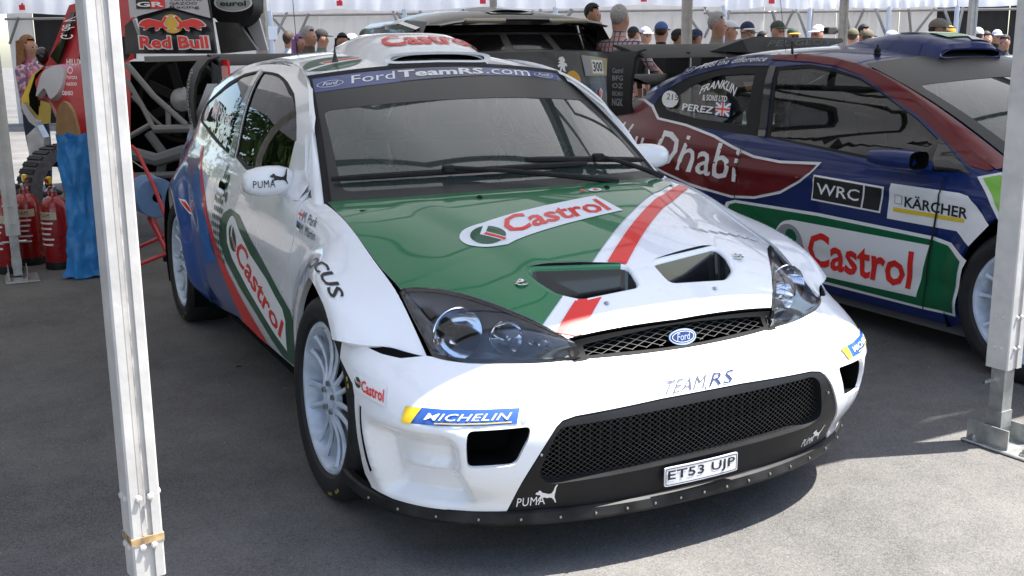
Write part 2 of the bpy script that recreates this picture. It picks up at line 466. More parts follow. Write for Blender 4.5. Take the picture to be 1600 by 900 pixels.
def tmesh(s,bold=0,shear=0,nx=8,ny=2,sp=1.0):
    k=(s,bold,shear,nx,ny,sp)
    if k in _tc: return _tc[k]
    c=bpy.data.curves.new('t','FONT'); c.body=s; c.offset=bold; c.shear=shear; c.resolution_u=2; c.space_character=sp
    o=bpy.data.objects.new('t',c); COL.objects.link(o)
    dg=bpy.context.evaluated_depsgraph_get(); me=bpy.data.meshes.new_from_object(o.evaluated_get(dg))
    bpy.data.objects.remove(o); bpy.data.curves.remove(c)
    bm=bmesh.new(); bm.from_mesh(me); bpy.data.meshes.remove(me)
    xs=[v.co.x for v in bm.verts]; ys=[v.co.y for v in bm.verts]; x0,x1,y0,y1=min(xs),max(xs),min(ys),max(ys)
    for v in bm.verts: v.co=Vector(((v.co.x-x0)/(x1-x0),(v.co.y-y0)/(y1-y0),0))
    for i in range(1,nx): bmesh.ops.bisect_plane(bm,geom=bm.verts[:]+bm.edges[:]+bm.faces[:],plane_co=(i/nx,0,0),plane_no=(1,0,0))
    for i in range(1,ny): bmesh.ops.bisect_plane(bm,geom=bm.verts[:]+bm.edges[:]+bm.faces[:],plane_co=(0,i/ny,0),plane_no=(0,1,0))
    bmesh.ops.triangulate(bm,faces=bm.faces[:]); bm.normal_update(); bm.verts.index_update()
    V=[(v.co.x,v.co.y) for v in bm.verts]; Fc=[]
    for f in bm.faces:
        t=[v.index for v in f.verts]
        Fc.append(tuple(t) if f.normal.z>0 else tuple(reversed(t)))
    bm.free(); _tc[k]=(V,Fc); return _tc[k]
def text(name,s,q,F,m,par=None,off=.0018,sg=1,bold=.0,shear=0,nx=8,ny=2,g=None,h=2e-3,sp=1.0,flip=False):
    V2,Fc=tmesh(s,bold,shear,nx,ny,sp); off=off*OFFM[0] if off>0 else off; g=g or qm(q); V=[];N=[]
    (e0,e1)=((g(.6,.5)[0]-g(.4,.5)[0],g(.6,.5)[1]-g(.4,.5)[1]),(g(.5,.6)[0]-g(.5,.4)[0],g(.5,.6)[1]-g(.5,.4)[1]))
    rev=(e0[0]*e1[1]-e0[1]*e1[0])*sg<0
    for u,v in V2:
        a,b=g(u,v); n=nrmF(F,a,b,h,sg); V.append(Vector(F(a,b))+n*off); N.append(tuple(n))
    return mk(name,V,[tuple(reversed(f)) for f in Fc] if rev else Fc,m,par,True,N)
def shape(name,poly,q,F,m,par=None,off=.0012,sg=1,step=.08,h=1e-3,holes=()):
    g=qm(q) if not callable(q) else q
    hh=h/max(1e-3,math.dist(g(0,.5),g(1,.5)))
    G=comp(F,g)
    a=Vector(F(*g(.5,.5))); 
    e0=Vector(g(.6,.5))-Vector(g(.4,.5)); e1=Vector(g(.5,.6))-Vector(g(.5,.4)); s2=sg if e0.x*e1.y-e0.y*e1.x>0 else -sg
    return panel(name,poly,G,m,par,step=step,off=off,sg=s2,h=hh,holes=holes)
def circ(cx=.5,cy=.5,rx=.5,ry=.5,n=24,a0=0,a1=360):
    k=n if a1-a0>=360 else n+1
    return [(cx+rx*math.cos(math.radians(a0+(a1-a0)*i/n)),cy+ry*math.sin(math.radians(a0+(a1-a0)*i/n))) for i in range(k)]
def plane_F(o,ux,uz):
    o,ux,uz=Vector(o),Vector(ux),Vector(uz)
    return lambda u,v:tuple(o+ux*u+uz*v)
def lattice(name,poly,F,m,par,pitch=.012,w=.0012,off=0,sg=1,asp=1.0,step=None):
    V=[];Fc=[]; xs=[p[0] for p in poly]; ys=[p[1] for p in poly]; x0,x1,y0,y1=min(xs),max(xs),min(ys),max(ys)
    st=step or pitch
    for sl in (asp,-asp):
        dv=Vector((1,sl)).normalized(); nv=Vector((-dv.y,dv.x))
        c=Vector(((x0+x1)/2,(y0+y1)/2)); Rr=math.dist((x0,y0),(x1,y1))/2
        k=int(Rr/pitch)+1
        for i in range(-k,k+1):
            p0=c+nv*i*pitch; run=[]
            n=int(2*Rr/st)
            for j in range(n+1):
                q=p0+dv*(-Rr+j*st)
                if inpoly(q.x,q.y,poly): run.append(q)
                if (not inpoly(q.x,q.y,poly) or j==n) and run:
                    if len(run)>1:
                        b=len(V)
                        for r in run:
                            n_=nrmF(F,r.x,r.y,1e-3,sg)
                            for sgn in (-1,1):
                                V.append(Vector(F(r.x+nv.x*w*sgn/2,r.y+nv.y*w*sgn/2))+n_*off)
                        for t in range(len(run)-1): Fc.append((b+2*t,b+2*t+1,b+2*t+3,b+2*t+2))
                    run=[]
    return mk(name,V,Fc,m,par,True)
# logos as outlines in a unit square
CAT=[(0,.62),(.06,.72),(.12,.70),(.16,.80),(.24,.78),(.30,.66),(.42,.60),(.58,.52),(.70,.54),(.80,.68),(.86,.86),(.95,.98),(1,.96),(.92,.82),(.88,.62),(.84,.46),(.82,.30),(.86,.14),(.88,0),(.83,.02),(.79,.16),(.70,.28),(.60,.32),(.48,.30),(.40,.36),(.30,.34),(.18,.30),(.12,.18),(.05,.16),(.10,.26),(.16,.38),(.22,.46),(.18,.54),(.10,.54)]
BULL=[(0,.18),(.06,.10),(.16,.14),(.22,.26),(.30,.22),(.34,.08),(.44,.02),(.48,.10),(.42,.20),(.48,.30),(.62,.26),(.72,.12),(.82,.06),(.84,.16),(.78,.24),(.88,.28),(.98,.30),(1,.40),(.95,.52),(.88,.66),(.76,.76),(.60,.80),(.44,.72),(.30,.66),(.22,.62),(.16,.70),(.10,.82),(.14,.92),(.06,.98),(0,.90),(.04,.78),(.10,.62),(.14,.50),(.12,.36),(.08,.28)]
D={'hood_front': [(0.312, -0.669), (0.391, -0.595), (0.458, -0.546), (0.526, -0.5), (0.591, -0.454), (0.661, -0.398), (0.712, -0.364), (0.715, -0.204), (0.722, 0.01), (0.718, 0.346)], 'ventR': [(0.455, -0.342), (0.542, -0.061), (0.612, -0.062), (0.614, -0.259), (0.576, -0.308), (0.498, -0.337)], 'ventL': [(0.603, 0.273), (0.618, 0.238), (0.61, 0.049), (0.53, 0.024), (0.485, 0.314), (0.55, 0.323)], 'L_green': [(-0.171, 0.66), (0.522, -0.169), (0.59, -0.287), (0.66, -0.397)], 'L_red1': [(-0.144, 0.658), (0.523, -0.124), (0.612, -0.262), (0.691, -0.38)], 'L_red2': [(-0.146, 0.7), (0.535, -0.053), (0.622, -0.186), (0.715, -0.316)], 'plate_h': [(0.05, 0.142), (0.199, 0.157), (0.327, -0.33), (0.302, -0.384), (0.262, -0.426), (0.219, -0.435), (0.185, -0.421), (0.167, -0.393), (0.169, -0.339)], 'txt_h': [(0.284, -0.308), (0.192, 0.12), (0.085, 0.124), (0.159, -0.273)], 'ball_h': [(0.192, -0.407), (0.288, -0.383), (0.268, -0.3), (0.193, -0.336)], 'ae_h': [(0.01, 0.109), (0.01, 0.201), (-0.036, 0.222), (-0.033, 0.137)], 'top_b': [(-1.207, 0.616), (-1.131, 0.609), (-1.045, 0.597), (-0.966, 0.586), (-0.915, 0.584), (-0.869, 0.576), (-0.81, 0.571), (-0.732, 0.569), (-0.608, 0.568), (-0.519, 0.566), (-0.422, 0.568), (-0.236, 0.567), (-0.025, 0.564), (0.155, 0.566), (0.375, 0.572), (0.609, 0.578), (0.864, 0.584)], 'slit': [(-1.136, 0.608), (-1.051, 0.607), (-0.948, 0.585), (-1.008, 0.582), (-1.069, 0.588)], 'slot': [(-1.073, 0.464), (-1.051, 0.462), (-1.061, 0.258), (-1.116, 0.229)], 'duct': [(-0.693, 0.445), (-0.533, 0.445), (-0.538, 0.416), (-0.571, 0.356), (-0.585, 0.349), (-0.69, 0.353)], 'ductL': [(0.503, 0.451), (0.638, 0.446), (0.606, 0.366), (0.507, 0.375)], 'surround': [(-0.413, 0.45), (-0.142, 0.458), (0.096, 0.46), (0.376, 0.454), (0.432, 0.445), (0.433, 0.418), (0.509, 0.285), (0.747, 0.167), (-0.62, 0.195), (-0.469, 0.432), (-0.442, 0.445)], 'opening': [(-0.437, 0.434), (0.387, 0.442), (0.412, 0.43), (0.448, 0.318), (0.442, 0.294), (0.396, 0.282), (-0.473, 0.269), (-0.505, 0.277), (-0.518, 0.3), (-0.515, 0.323)], 'cast_b': [(-1.082, 0.491), (-0.937, 0.472), (-0.961, 0.52), (-1.103, 0.533)], 'mich': [(-0.874, 0.452), (-0.575, 0.453), (-0.587, 0.49), (-0.894, 0.494)], 'michL': [(0.564, 0.468), (0.729, 0.464), (0.853, 0.481), (0.613, 0.495)], 'teamrs': [(-0.135, 0.461), (0.113, 0.456), (0.154, 0.493), (-0.114, 0.494)], 'puma': [(-0.619, 0.199), (-0.531, 0.203), (-0.527, 0.231), (-0.609, 0.228)], 'pumacat': [(-0.559, 0.203), (-0.488, 0.205), (-0.484, 0.268), (-0.551, 0.262)], 'pumaL': [(0.464, 0.216), (0.563, 0.205), (0.514, 0.249), (0.43, 0.255)], 'pumacatL': [(0.523, 0.216), (0.635, 0.195), (0.521, 0.273), (0.455, 0.276)], 'number': [(-0.133, 0.211), (0.125, 0.213), (0.109, 0.267), (-0.139, 0.265)], 'screws_b': [(0.009, 0.458), (0.457, 0.382), (-0.51, 0.366)], 'band': [(-0.988, 1.022), (-0.688, 1.034), (-0.257, 1.017), (0.046, 1.012), (0.473, 1.004), (0.993, 1.004), (0.914, 0.876), (0.709, 0.902), (0.269, 0.895), (-0.215, 0.867), (-0.579, 0.848), (-0.998, 0.84)], 'ford': [(-0.738, 0.886), (-0.422, 0.89), (-0.384, 0.99), (-0.719, 0.976)], 'team': [(-0.42, 0.894), (0.262, 0.907), (0.324, 0.985), (-0.382, 0.976)], 'com': [(0.299, 0.91), (0.669, 0.905), (0.744, 0.993), (0.347, 0.97)], 'oval1': [(-0.976, 0.881), (-0.772, 0.879), (-0.765, 0.924), (-0.97, 0.926)], 'oval2': [(0.669, 0.891), (0.903, 0.897), (0.983, 0.987), (0.744, 0.966)], 'strip': [(-0.966, 0.656), (-0.59, 0.666), (-0.168, 0.671), (0.3, 0.668), (0.891, 0.695)], 'frame': [(-1.01, -0.007), (0.814, 0.025)], 'red_l': [(-2.25, 0.969), (-2.171, 0.911), (-2.035, 0.847), (-1.849, 0.741), (-1.716, 0.623), (-1.571, 0.501), (-1.338, 0.402), (-1.275, 0.317)], 'red_r': [(-2.19, 0.973), (-2.101, 0.906), (-1.934, 0.815), (-1.741, 0.703), (-1.628, 0.594), (-1.416, 0.498), (-1.203, 0.418), (-0.899, 0.31)], 'blue_t': [(-3.155, 0.934), (-3.2, 1.018), (-2.461, 1.012)], 'green': [(-1.34, 0.749), (-1.139, 0.758), (-0.839, 0.671), (-0.594, 0.584), (-0.427, 0.516), (-0.433, 0.49), (-0.27, 0.476), (-0.333, 0.379), (-0.619, 0.302), (-0.64, 0.335), (-0.935, 0.407), (-1.172, 0.462), (-1.411, 0.537), (-1.5, 0.605), (-1.446, 0.696)], 'plate_s': [(-1.283, 0.735), (-1.179, 0.734), (-1.102, 0.682), (-0.933, 0.626), (-0.701, 0.585), (-0.503, 0.515), (-0.49, 0.464), (-0.523, 0.344), (-0.671, 0.387), (-0.913, 0.448), (-1.018, 0.473), (-1.26, 0.562), (-1.339, 0.618), (-1.323, 0.696)], 'txt_s': [(-1.224, 0.592), (-0.598, 0.377), (-0.49, 0.457), (-1.041, 0.68)], 'ball_s': [(-1.3, 0.696), (-1.321, 0.623), (-1.149, 0.617), (-1.127, 0.694)], 'dots': [(-1.626, 0.548), (-1.341, 0.56), (-1.419, 0.899), (-1.627, 0.875)], 'handle': [(-1.479, 0.841)], 'park': [(-0.317, 0.857), (-0.202, 0.849), (-0.215, 0.859), (-0.341, 0.871)], 'martin': [(-0.302, 0.82), (-0.167, 0.813), (-0.173, 0.826), (-0.315, 0.836)], 'flag1': [(-0.362, 0.86), (-0.319, 0.857), (-0.341, 0.871), (-0.381, 0.872)], 'flag2': [(-0.347, 0.827), (-0.302, 0.822), (-0.311, 0.835), (-0.354, 0.838)], 'focus': [(-0.372, 0.595), (-0.229, 0.677), (-0.055, 0.754), (0.096, 0.765), (0.179, 0.745), (0.23, 0.73)], 'focus2': [(0.202, 0.729), (0.228, 0.723), (0.097, 0.757)], 'shut': [(-0.447, 0.904), (-0.36, 0.772), (-0.406, 0.689)], 'glass1': [(-1.475, 0.966), (-1.68, 1.317), (-1.508, 1.313), (-1.229, 1.292), (-1.032, 1.258), (-0.897, 1.214), (-0.76, 1.136), (-0.682, 1.081), (-0.653, 0.957), (-1.238, 0.925)], 'glass2': [(-1.558, 0.952), (-2.076, 1.01), (-2.609, 1.065), (-2.572, 1.138), (-2.32, 1.218), (-2.214, 1.259), (-1.973, 1.304), (-1.762, 1.322)], 'mirrorbase': [(-0.698, 1.075), (-0.636, 0.945), (-0.381, 0.884), (-0.642, 1.056)], 'perez': [(-2.024, 1.095), (-1.691, 1.083), (-1.714, 1.137), (-2.145, 1.171)], 'pflag': [(-2.219, 1.108), (-1.967, 1.083), (-2.047, 1.139), (-2.311, 1.175)], 'num': [(-2.427, 1.074), (-2.217, 1.071), (-2.308, 1.144), (-2.471, 1.144)], 'bb': [(-0.648, 0.185), (-0.873, 0.175), (-1.003, 0.185), (-1.083, 0.215), (-1.131, 0.218)], 'antenna': [(-1.132, -0.38), (-1.129, -0.362)], 'round': [(-1.14, -0.412), (-1.121, -0.297), (-1.232, -0.314)], 'scoop': [(-0.961, -0.186), (-0.942, 0.215), (-1.7, -0.088), (-1.369, 0.236), (-1.259, 0.405)], 'marklogo': [(-2.408, 0.669), (-2.242, 0.639)], 'tail': [(-2.395, 0.693), (-2.353, 0.715), (-2.02, 0.65), (-2.164, 0.625)], 'rearflare': [(-2.493, 0.626), (-2.422, 0.715), (-2.394, 0.796), (-2.248, 0.849)]}
D2={'rail_u': [(-2.011, 1.319), (-1.823, 1.35), (-1.565, 1.338), (-1.35, 1.306), (-1.168, 1.265), (-0.96, 1.192), (-0.778, 1.097), (-0.496, 0.963), (-0.415, 0.918), (-0.284, 0.865)], 'rail_l': [(-1.957, 1.311), (-1.692, 1.311), (-1.484, 1.29), (-1.283, 1.248), (-1.118, 1.189), (-0.929, 1.112), (-0.818, 1.072), (-0.643, 0.983), (-0.43, 0.874), (-0.386, 0.843)], 'win_b': [(-1.78, 0.912), (-1.031, 0.854), (-0.927, 0.853), (-0.584, 0.818), (-0.388, 0.819)], 'qg': [(-3.028, 1.031), (-3.038, 1.058), (-2.919, 1.15), (-2.73, 1.231), (-2.512, 1.286), (-2.252, 1.309), (-2.16, 1.314), (-1.866, 0.907), (-2.094, 0.924), (-2.564, 0.94), (-2.779, 0.958), (-2.932, 0.983)], 'qg_in': [(-2.876, 1.017), (-2.033, 0.965), (-2.143, 1.256), (-2.472, 1.245), (-2.692, 1.185)], 'rail_r': [(-3.285, 1.068), (-2.959, 1.194), (-2.676, 1.301), (-2.444, 1.346), (-2.235, 1.363)], 'rear': [(-3.4, 0.938), (-3.336, 1.064)], 'mar_top': [(-3.32, 1.056), (-3.169, 1.058), (-3.019, 1.031), (-2.836, 0.959), (-2.552, 0.935), (-2.218, 0.885), (-2.0, 0.838), (-1.818, 0.803), (-1.604, 0.793), (-1.366, 0.802)], 'mar_bot': [(-1.367, 0.805), (-1.427, 0.74), (-1.575, 0.658), (-1.776, 0.601), (-1.972, 0.586), (-2.235, 0.614), (-2.607, 0.683)], 'abu': [(-3.353, 0.787), (-1.892, 0.688), (-1.889, 0.849), (-3.4, 0.938)], 'dhabi': [(-2.718, 0.721), (-1.908, 0.679), (-1.931, 0.846), (-2.769, 0.912)], 'wrc': [(-1.341, 0.628), (-0.877, 0.618), (-0.863, 0.744), (-1.333, 0.757)], 'kar': [(-0.828, 0.763), (-0.441, 0.759), (-0.394, 0.751), (-0.255, 0.646), (-0.347, 0.543), (-0.436, 0.594), (-0.833, 0.599)], 'kart': [(-0.748, 0.673), (-0.396, 0.659), (-0.394, 0.717), (-0.743, 0.721)], 'kary': [(-0.797, 0.637), (-0.398, 0.635), (-0.401, 0.652), (-0.799, 0.656)], 'grn': [(-2.005, 0.539), (-1.942, 0.551), (-1.29, 0.558), (-0.555, 0.543), (-0.477, 0.531), (-0.374, 0.479), (-0.43, 0.214), (-0.613, 0.213), (-1.289, 0.232), (-1.771, 0.396)], 'cas': [(-1.612, 0.377), (-1.553, 0.479), (-1.475, 0.509), (-0.574, 0.511), (-0.642, 0.258), (-1.328, 0.253)], 'cast': [(-1.353, 0.29), (-0.667, 0.297), (-0.658, 0.477), (-1.347, 0.463)], 'ball': [(-1.602, 0.293), (-1.381, 0.302), (-1.379, 0.492), (-1.598, 0.486)], 'sillb': [(-1.076, 0.12), (-0.412, 0.12), (-0.451, 0.156), (-1.062, 0.201)], 'arch': [(-0.231, 0.644), (-0.34, 0.538), (-0.369, 0.475), (-0.41, 0.303), (-0.449, 0.156)], 'lime': [(-0.369, 0.829), (-0.281, 0.852), (-0.237, 0.689), (-0.333, 0.776)], 'mir': [(-0.919, 0.833), (-0.635, 0.918), (-0.59, 0.839)], 'shut': [(-0.542, 0.815), (-0.553, 0.594), (-0.609, 0.254)], 'shut2': [(-1.93, 0.912), (-1.95, 0.661)], 'd215': [(-2.891, 1.044), (-2.698, 1.031), (-2.769, 1.126), (-2.977, 1.141)], 'perez': [(-2.656, 1.021), (-2.287, 1.01), (-2.317, 1.053), (-2.673, 1.07)], 'flag': [(-2.285, 1.007), (-2.145, 1.002), (-2.192, 1.083), (-2.328, 1.078)], 'frank': [(-2.499, 1.13), (-2.189, 1.134), (-2.209, 1.187), (-2.557, 1.195)], 'sons': [(-2.472, 1.094), (-2.23, 1.093), (-2.245, 1.125), (-2.49, 1.126)], 'feel': [(-2.615, 1.282), (-2.058, 1.327), (-2.107, 1.358), (-2.668, 1.316)]}
# =============== white rally car in front ===============
car=root('rally_car','white hatchback rally car with green bonnet and roof scoop parked nearest the viewer','car',(0,0,0))
HF=[(.327,-.674),(.397,-.599),(.46,-.549),(.527,-.501),(.591,-.454),(.661,-.398),(.712,-.350),(.7175,-.204),(.722,0)]
def hood_outline():
    R_=[]
    for i in range(9):                       # rear edge, right to centre
        y=-.672*(1-i/8); R_.append((-.105-.225*(abs(y)/.668)**2,y))
    half=[(x,y) for x,y in HF]
    right=R_[:-1]+[R_[-1]]
    out=[(x,y) for x,y in right]+[(x,-y) for x,y in reversed(right[:-1])]
    out+=[(-.2,.683),(0,.686),(.2,.684)]+[(x,-y) for x,y in half[:-1]]+[half[-1]]+list(reversed(half[:-1]))+[(.2,-.684),(0,-.686),(-.2,-.683)]
    return out
VR=[(.462,-.335),(.535,-.043),(.612,-.055),(.616,-.25),(.577,-.308),(.505,-.336)]
VL=[(x,-y) for x,y in reversed(VR)]
def grow(P,d):
    cx=sum(p[0] for p in P)/len(P); cy=sum(p[1] for p in P)/len(P)
    return [(cx+(p[0]-cx)*(1+d/abs(.08)),cy+(p[1]-cy)*(1+d/.15)) for p in P]
vr=rnd(VR,.022,3); vl=rnd(VL,.022,3)
VRo=rnd([(.446,-.352),(.526,-.034),(.624,-.042),(.630,-.262),(.590,-.326),(.502,-.356)],.024,3)
VLo=[(x,-y) for x,y in reversed(VRo)]
hoodp=panel('bonnet',hood_outline(),hood,WHITE,car,step=.02,holes=(VRo,VLo),rim=.012,rimm=BLK)
# rims sloping down into the outlets, then the black ducts
for P_o,P_i in ((VRo,vr),(VLo,vl)):
    n=len(P_o); V=[];F_=[]
    V+=[hood(*p) for p in P_o]
    mid=[((a[0]+b[0])/2,(a[1]+b[1])/2) for a,b in zip(P_o,P_i)]
    V+=[Vector(hood(*p))+Vector((0,0,.0005)) for p in mid]; V+=[Vector(hood(*p))-Vector((0,0,.007)) for p in P_i]
    V+=[Vector(hood(*p))-Vector((0,0,.012)) for p in P_i]
    for r in range(3):
        for i in range(n): F_.append((r*n+i,r*n+(i+1)%n,(r+1)*n+(i+1)%n,(r+1)*n+i))
    rimo=mk('outlet_rim',V,F_,[WHITE,GREEN,RED],car,True)
    if P_o is VRo:
        for k,f in enumerate(rimo.data.polygons):
            c=sum((rimo.data.vertices[i].co for i in f.vertices),Vector())/4
            # livery carries on over the rim
            l1=-.165-(c.x-.53)*1.67; l2=-.125-(c.x-.53)*1.57; l3=-.058-(c.x-.53)*1.50
            f.material_index=1 if c.y<l1 else (0 if c.y<l2 else (2 if c.y<l3 else 0))
    bm=bmesh.new(); bm.from_mesh(rimo.data); bmesh.ops.recalc_face_normals(bm,faces=bm.faces); bm.to_mesh(rimo.data); bm.free()
    V=[Vector(hood(*p))-Vector((0,0,.012)) for p in P_i]; cx=sum(v.x for v in V)/n; cy=sum(v.y for v in V)/n
    V+=[Vector((cx+(v.x-cx)*.9+.02,cy+(v.y-cy)*.92,v.z-.13)) for v in V[:n]]
    F_=[(i,(i+1)%n,n+(i+1)%n,n+i) for i in range(n)]+[tuple(range(n,2*n))]
    mk('outlet_duct',V,F_,GBLK,car,False)
    b=MB(); b.lathe([(0,.035),(.012,.035),(.016,.02),(.034,.018),(.036,0),(.05,-.004),(.05,-.02)],(cx+.035,cy,V[0].z-.115),'z',12); b.build('duct_bolt',BLK,car)
# coloured vinyl on the bonnet
def ln(p,q,y): return p[0]+(q[0]-p[0])*(y-p[1])/(q[1]-p[1])
la=lambda y,p0,p1:(p0[0]+(p1[0]-p0[0])*(y-p0[1])/(p1[1]-p0[1]),y)
G0,G1=(-.195,.640),(.659,-.397)     # green edge
Gp=[(.524,-.170),(.591,-.288)]
R0,R1=(-.180,.655),(.691,-.380); Rp=[(.525,-.125),(.613,-.262)]
Q0,Q1=(-.150,.680),(.715,-.316); Qp=[(.537,-.054),(.623,-.186)]
hl_r=[(.32,-.672),(.394,-.596),(.457,-.546),(.524,-.498),(.588,-.451)]
rear_g=[(-.105-.225*(abs(y)/.668)**2+.001,y) for y in [-.672+i*(.672+.60)/12 for i in range(13)]]
gr=rear_g+[G0,Gp[0],(.512,-.33),(.591,-.30)]
green_a=rear_g+[G0,(.524,-.168)]+[(.430,-.2)]+[(.432,-.358)]+[(.50,-.362)]+[(.588,-.332),(.634,-.30),(.597,-.30)]
gpoly=rear_g+[G0,(.505,-.155),(.472,-.2),(.434,-.352),(.50,-.362),(.592,-.331),(.606,-.318),G1]+[(.650,-.400)]+list(reversed(hl_r))+[(.2,-.682),(0,-.684),(-.2,-.681)]
gpoly=rear_g+[G0,(.505,-.148),(.591,-.288),(.661,-.3975)]+list(reversed(HF[:5]))+[(.2,-.684),(0,-.686),(-.2,-.683)]
OFFM[0]=1.7
panel('green_bonnet_vinyl',gpoly,hood,GREEN,hoodp,step=.02,off=.0016,holes=(VRo,))
panel('red_stripe',[R0,(.525,-.115),(.537,-.052),Q0],hood,RED,hoodp,step=.02,off=.0018,holes=(VRo,))
panel('red_stripe',[(.605,-.25),(.691,-.375),(.7135,-.325),(.713,-.306),(.605,-.160)],hood,RED,hoodp,step=.02,off=.0018,holes=(VRo,))
ph=D['plate_h']; panel('bonnet_sponsor_plate',smoothc([ph[1]]+ph[2:]+[ph[0]],1) if 0 else [ph[0],ph[1],ph[2]]+smoothc([ph[2],ph[3],ph[4],ph[5],ph[6],ph[7],ph[8]],5,False)[1:],hood,WPR,hoodp,step=.03,off=.0028)
text('bonnet_sponsor_lettering','Castrol',D['txt_h'],hood,RED,hoodp,off=.0038,bold=.022,nx=14,ny=4)
def roundel(q,F,par,off,sg=1,g=DGREEN,w=WPR,r=RED):
    shape('roundel',circ(),q,F,g,par,off=off,sg=sg,step=.12)
    shape('roundel_band',[(.12,.90),(.24,.98),(.38,.60),(1.02,.60),(1.02,.40),(.30,.40)],q,F,w,par,off=off+.0006,sg=sg,step=.2)
    shape('roundel_bar',[(.40,.56),(1.06,.56),(1.06,.44),(.40,.44)],q,F,r,par,off=off+.0012,sg=sg,step=.2)
bh=[(.218,-.425),(.318,-.370),(.270,-.285),(.170,-.340)]
roundel(bh,hood,hoodp,.0036)
shape('small_event_badge',circ(),[(.008,.150),(.003,.205),(-.036,.212),(-.030,.160)],hood,WPR,hoodp,off=.003)
text('small_event_letters','E',[(-.001,.172),(-.004,.194),(-.026,.196),(-.022,.175)],hood,RED,hoodp,off=.0036,bold=.03)
text('small_event_letters','A',[(.012,.108),(.010,.140),(-.030,.148),(-.026,.118)],hood,RED,hoodp,off=.0036,bold=.01)
OFFM[0]=1.0
# bonnet pins, screws, washer nozzles
for y in (-.382,.382):
    c=Vector(hood(.509,y)); b=MB()
    b.lathe([(.021,.001),(.021,.003),(.013,.004)],c,'z',18); b.tube([c+Vector((.0,-.014,.006)),c+Vector((.012,0,.010)),c+Vector((0,.016,.006)),c+Vector((-.012,0,.010))],.0026,6,closed=True)
    b.ball(c+Vector((0,0,.009)),.006,8,6); o=b.build('bonnet_pin',CHR,car)
    w=MB(); w.tube([c+Vector((-.01,-.01,.006)),c+Vector((-.05,-.03,.012)),c+Vector((-.075,-.028,.004)),c+Vector((-.078,-.026,.002))],.0009,5); w.build('lanyard',STEEL,o)
for y in (-.188,.188):
    c=Vector(hood(.65,y)); b=MB(); b.lathe([(0,.006),(.006,.006),(.0075,.001)],c,'z',10); b.build('bonnet_screw',STEEL,car)
for y in (-.246,.246):
    c=Vector(hood(-.04,y)); b=MB(); b.ball(c+Vector((0,0,.003)),(.013,.010,.009),10,8); b.build('washer_nozzle',BLK,car)
# ---- sides ----
WG=[(-1.478,.961),(-1.655,1.315),(-1.497,1.312),(-1.36,1.306),(-1.223,1.291),(-1.12,1.275),(-1.029,1.254),(-.955,1.235),(-.896,1.208),(-.820,1.165),(-.759,1.120),(-.700,1.065),(-.640,.99),(-.60,.925),(-1.238,.930)]
QG=[(-1.56,.958),(-2.076,1.005),(-2.608,1.065),(-2.66,1.085),(-2.569,1.145),(-2.318,1.222),(-2.209,1.257),(-1.962,1.301),(-1.725,1.318)]
ARF=[(.07+.40*math.cos(math.radians(a)),.32+.40*math.sin(math.radians(a))) for a in range(-18,205,6)]
AR=[(-2.615+.40*math.cos(math.radians(a)),.32+.40*math.sin(math.radians(a))) for a in range(-30,211,8)]
SEAM=[(-.30+.025*i,zs(-.30+.025*i)-.0006) for i in range(35)]
# fender: seam, headlight edge, down to bumper line, arch, sill, shut line
fend=[(-.315,.89)]+SEAM+[(.47,.600),(.385,.610)]
arcF=[(.07+.40*math.cos(math.radians(a)),.32+.40*math.sin(math.radians(a))) for a in range(46,183,5)]
fend+=arcF+[(-.325,.32),(-.345,.305),(-.41,.302),(-.405,.60),(-.40,.69),(-.366,.772),(-.430,.885),(-.42,.905),(-.36,.893)]
door=[(-.417,.302),(-.413,.60),(-.407,.69),(-.373,.772),(-.446,.902),(-.53,1.045),(-.64,1.165),(-.82,1.262),(-1.02,1.312),(-1.25,1.334),(-1.5,1.343),(-1.70,1.345),(-1.655,1.20),(-1.60,.955),(-1.64,.80),(-1.62,.55),(-1.50,.40),(-1.42,.293),(-1.34,.295),(-.986,.285),(-.63,.29)]
quart=[(-1.708,1.346),(-1.663,1.20),(-1.608,.955),(-1.648,.80),(-1.628,.55),(-1.508,.40),(-1.428,.290),(-1.8,.236),(-2.12,.20),(-2.20,.22),(-2.215,.32)]+[(-2.615+.40*math.cos(math.radians(a)),.32+.40*math.sin(math.radians(a))) for a in range(4,172,6)]+[(-3.03,.30),(-3.16,.30),(-3.18,.6),(-3.20,.93),(-3.08,.985),(-2.95,1.05),(-2.80,1.13),(-2.6,1.20),(-2.35,1.265),(-2.1,1.315),(-1.9,1.335)]
apil=[(-.36,.893),(-.415,.905),(-.425,.885),(-.440,.903),(-.524,1.048),(-.634,1.170),(-.815,1.268),(-1.016,1.318),(-1.25,1.340),(-1.5,1.349),(-1.708,1.352),(-1.9,1.341),(-2.1,1.321),(-2.35,1.271),(-2.62,1.203),(-2.8,1.15),(-2.85,1.175),(-2.6,1.252),(-2.35,1.31),(-2.1,1.345),(-1.9,1.362),(-1.7,1.372),(-1.5,1.372),(-1.25,1.362),(-1.05,1.338),(-.90,1.305),(-.80,1.262),(-.65,1.17),(-.50,1.055),(-.40,.965),(-.325,.905)]
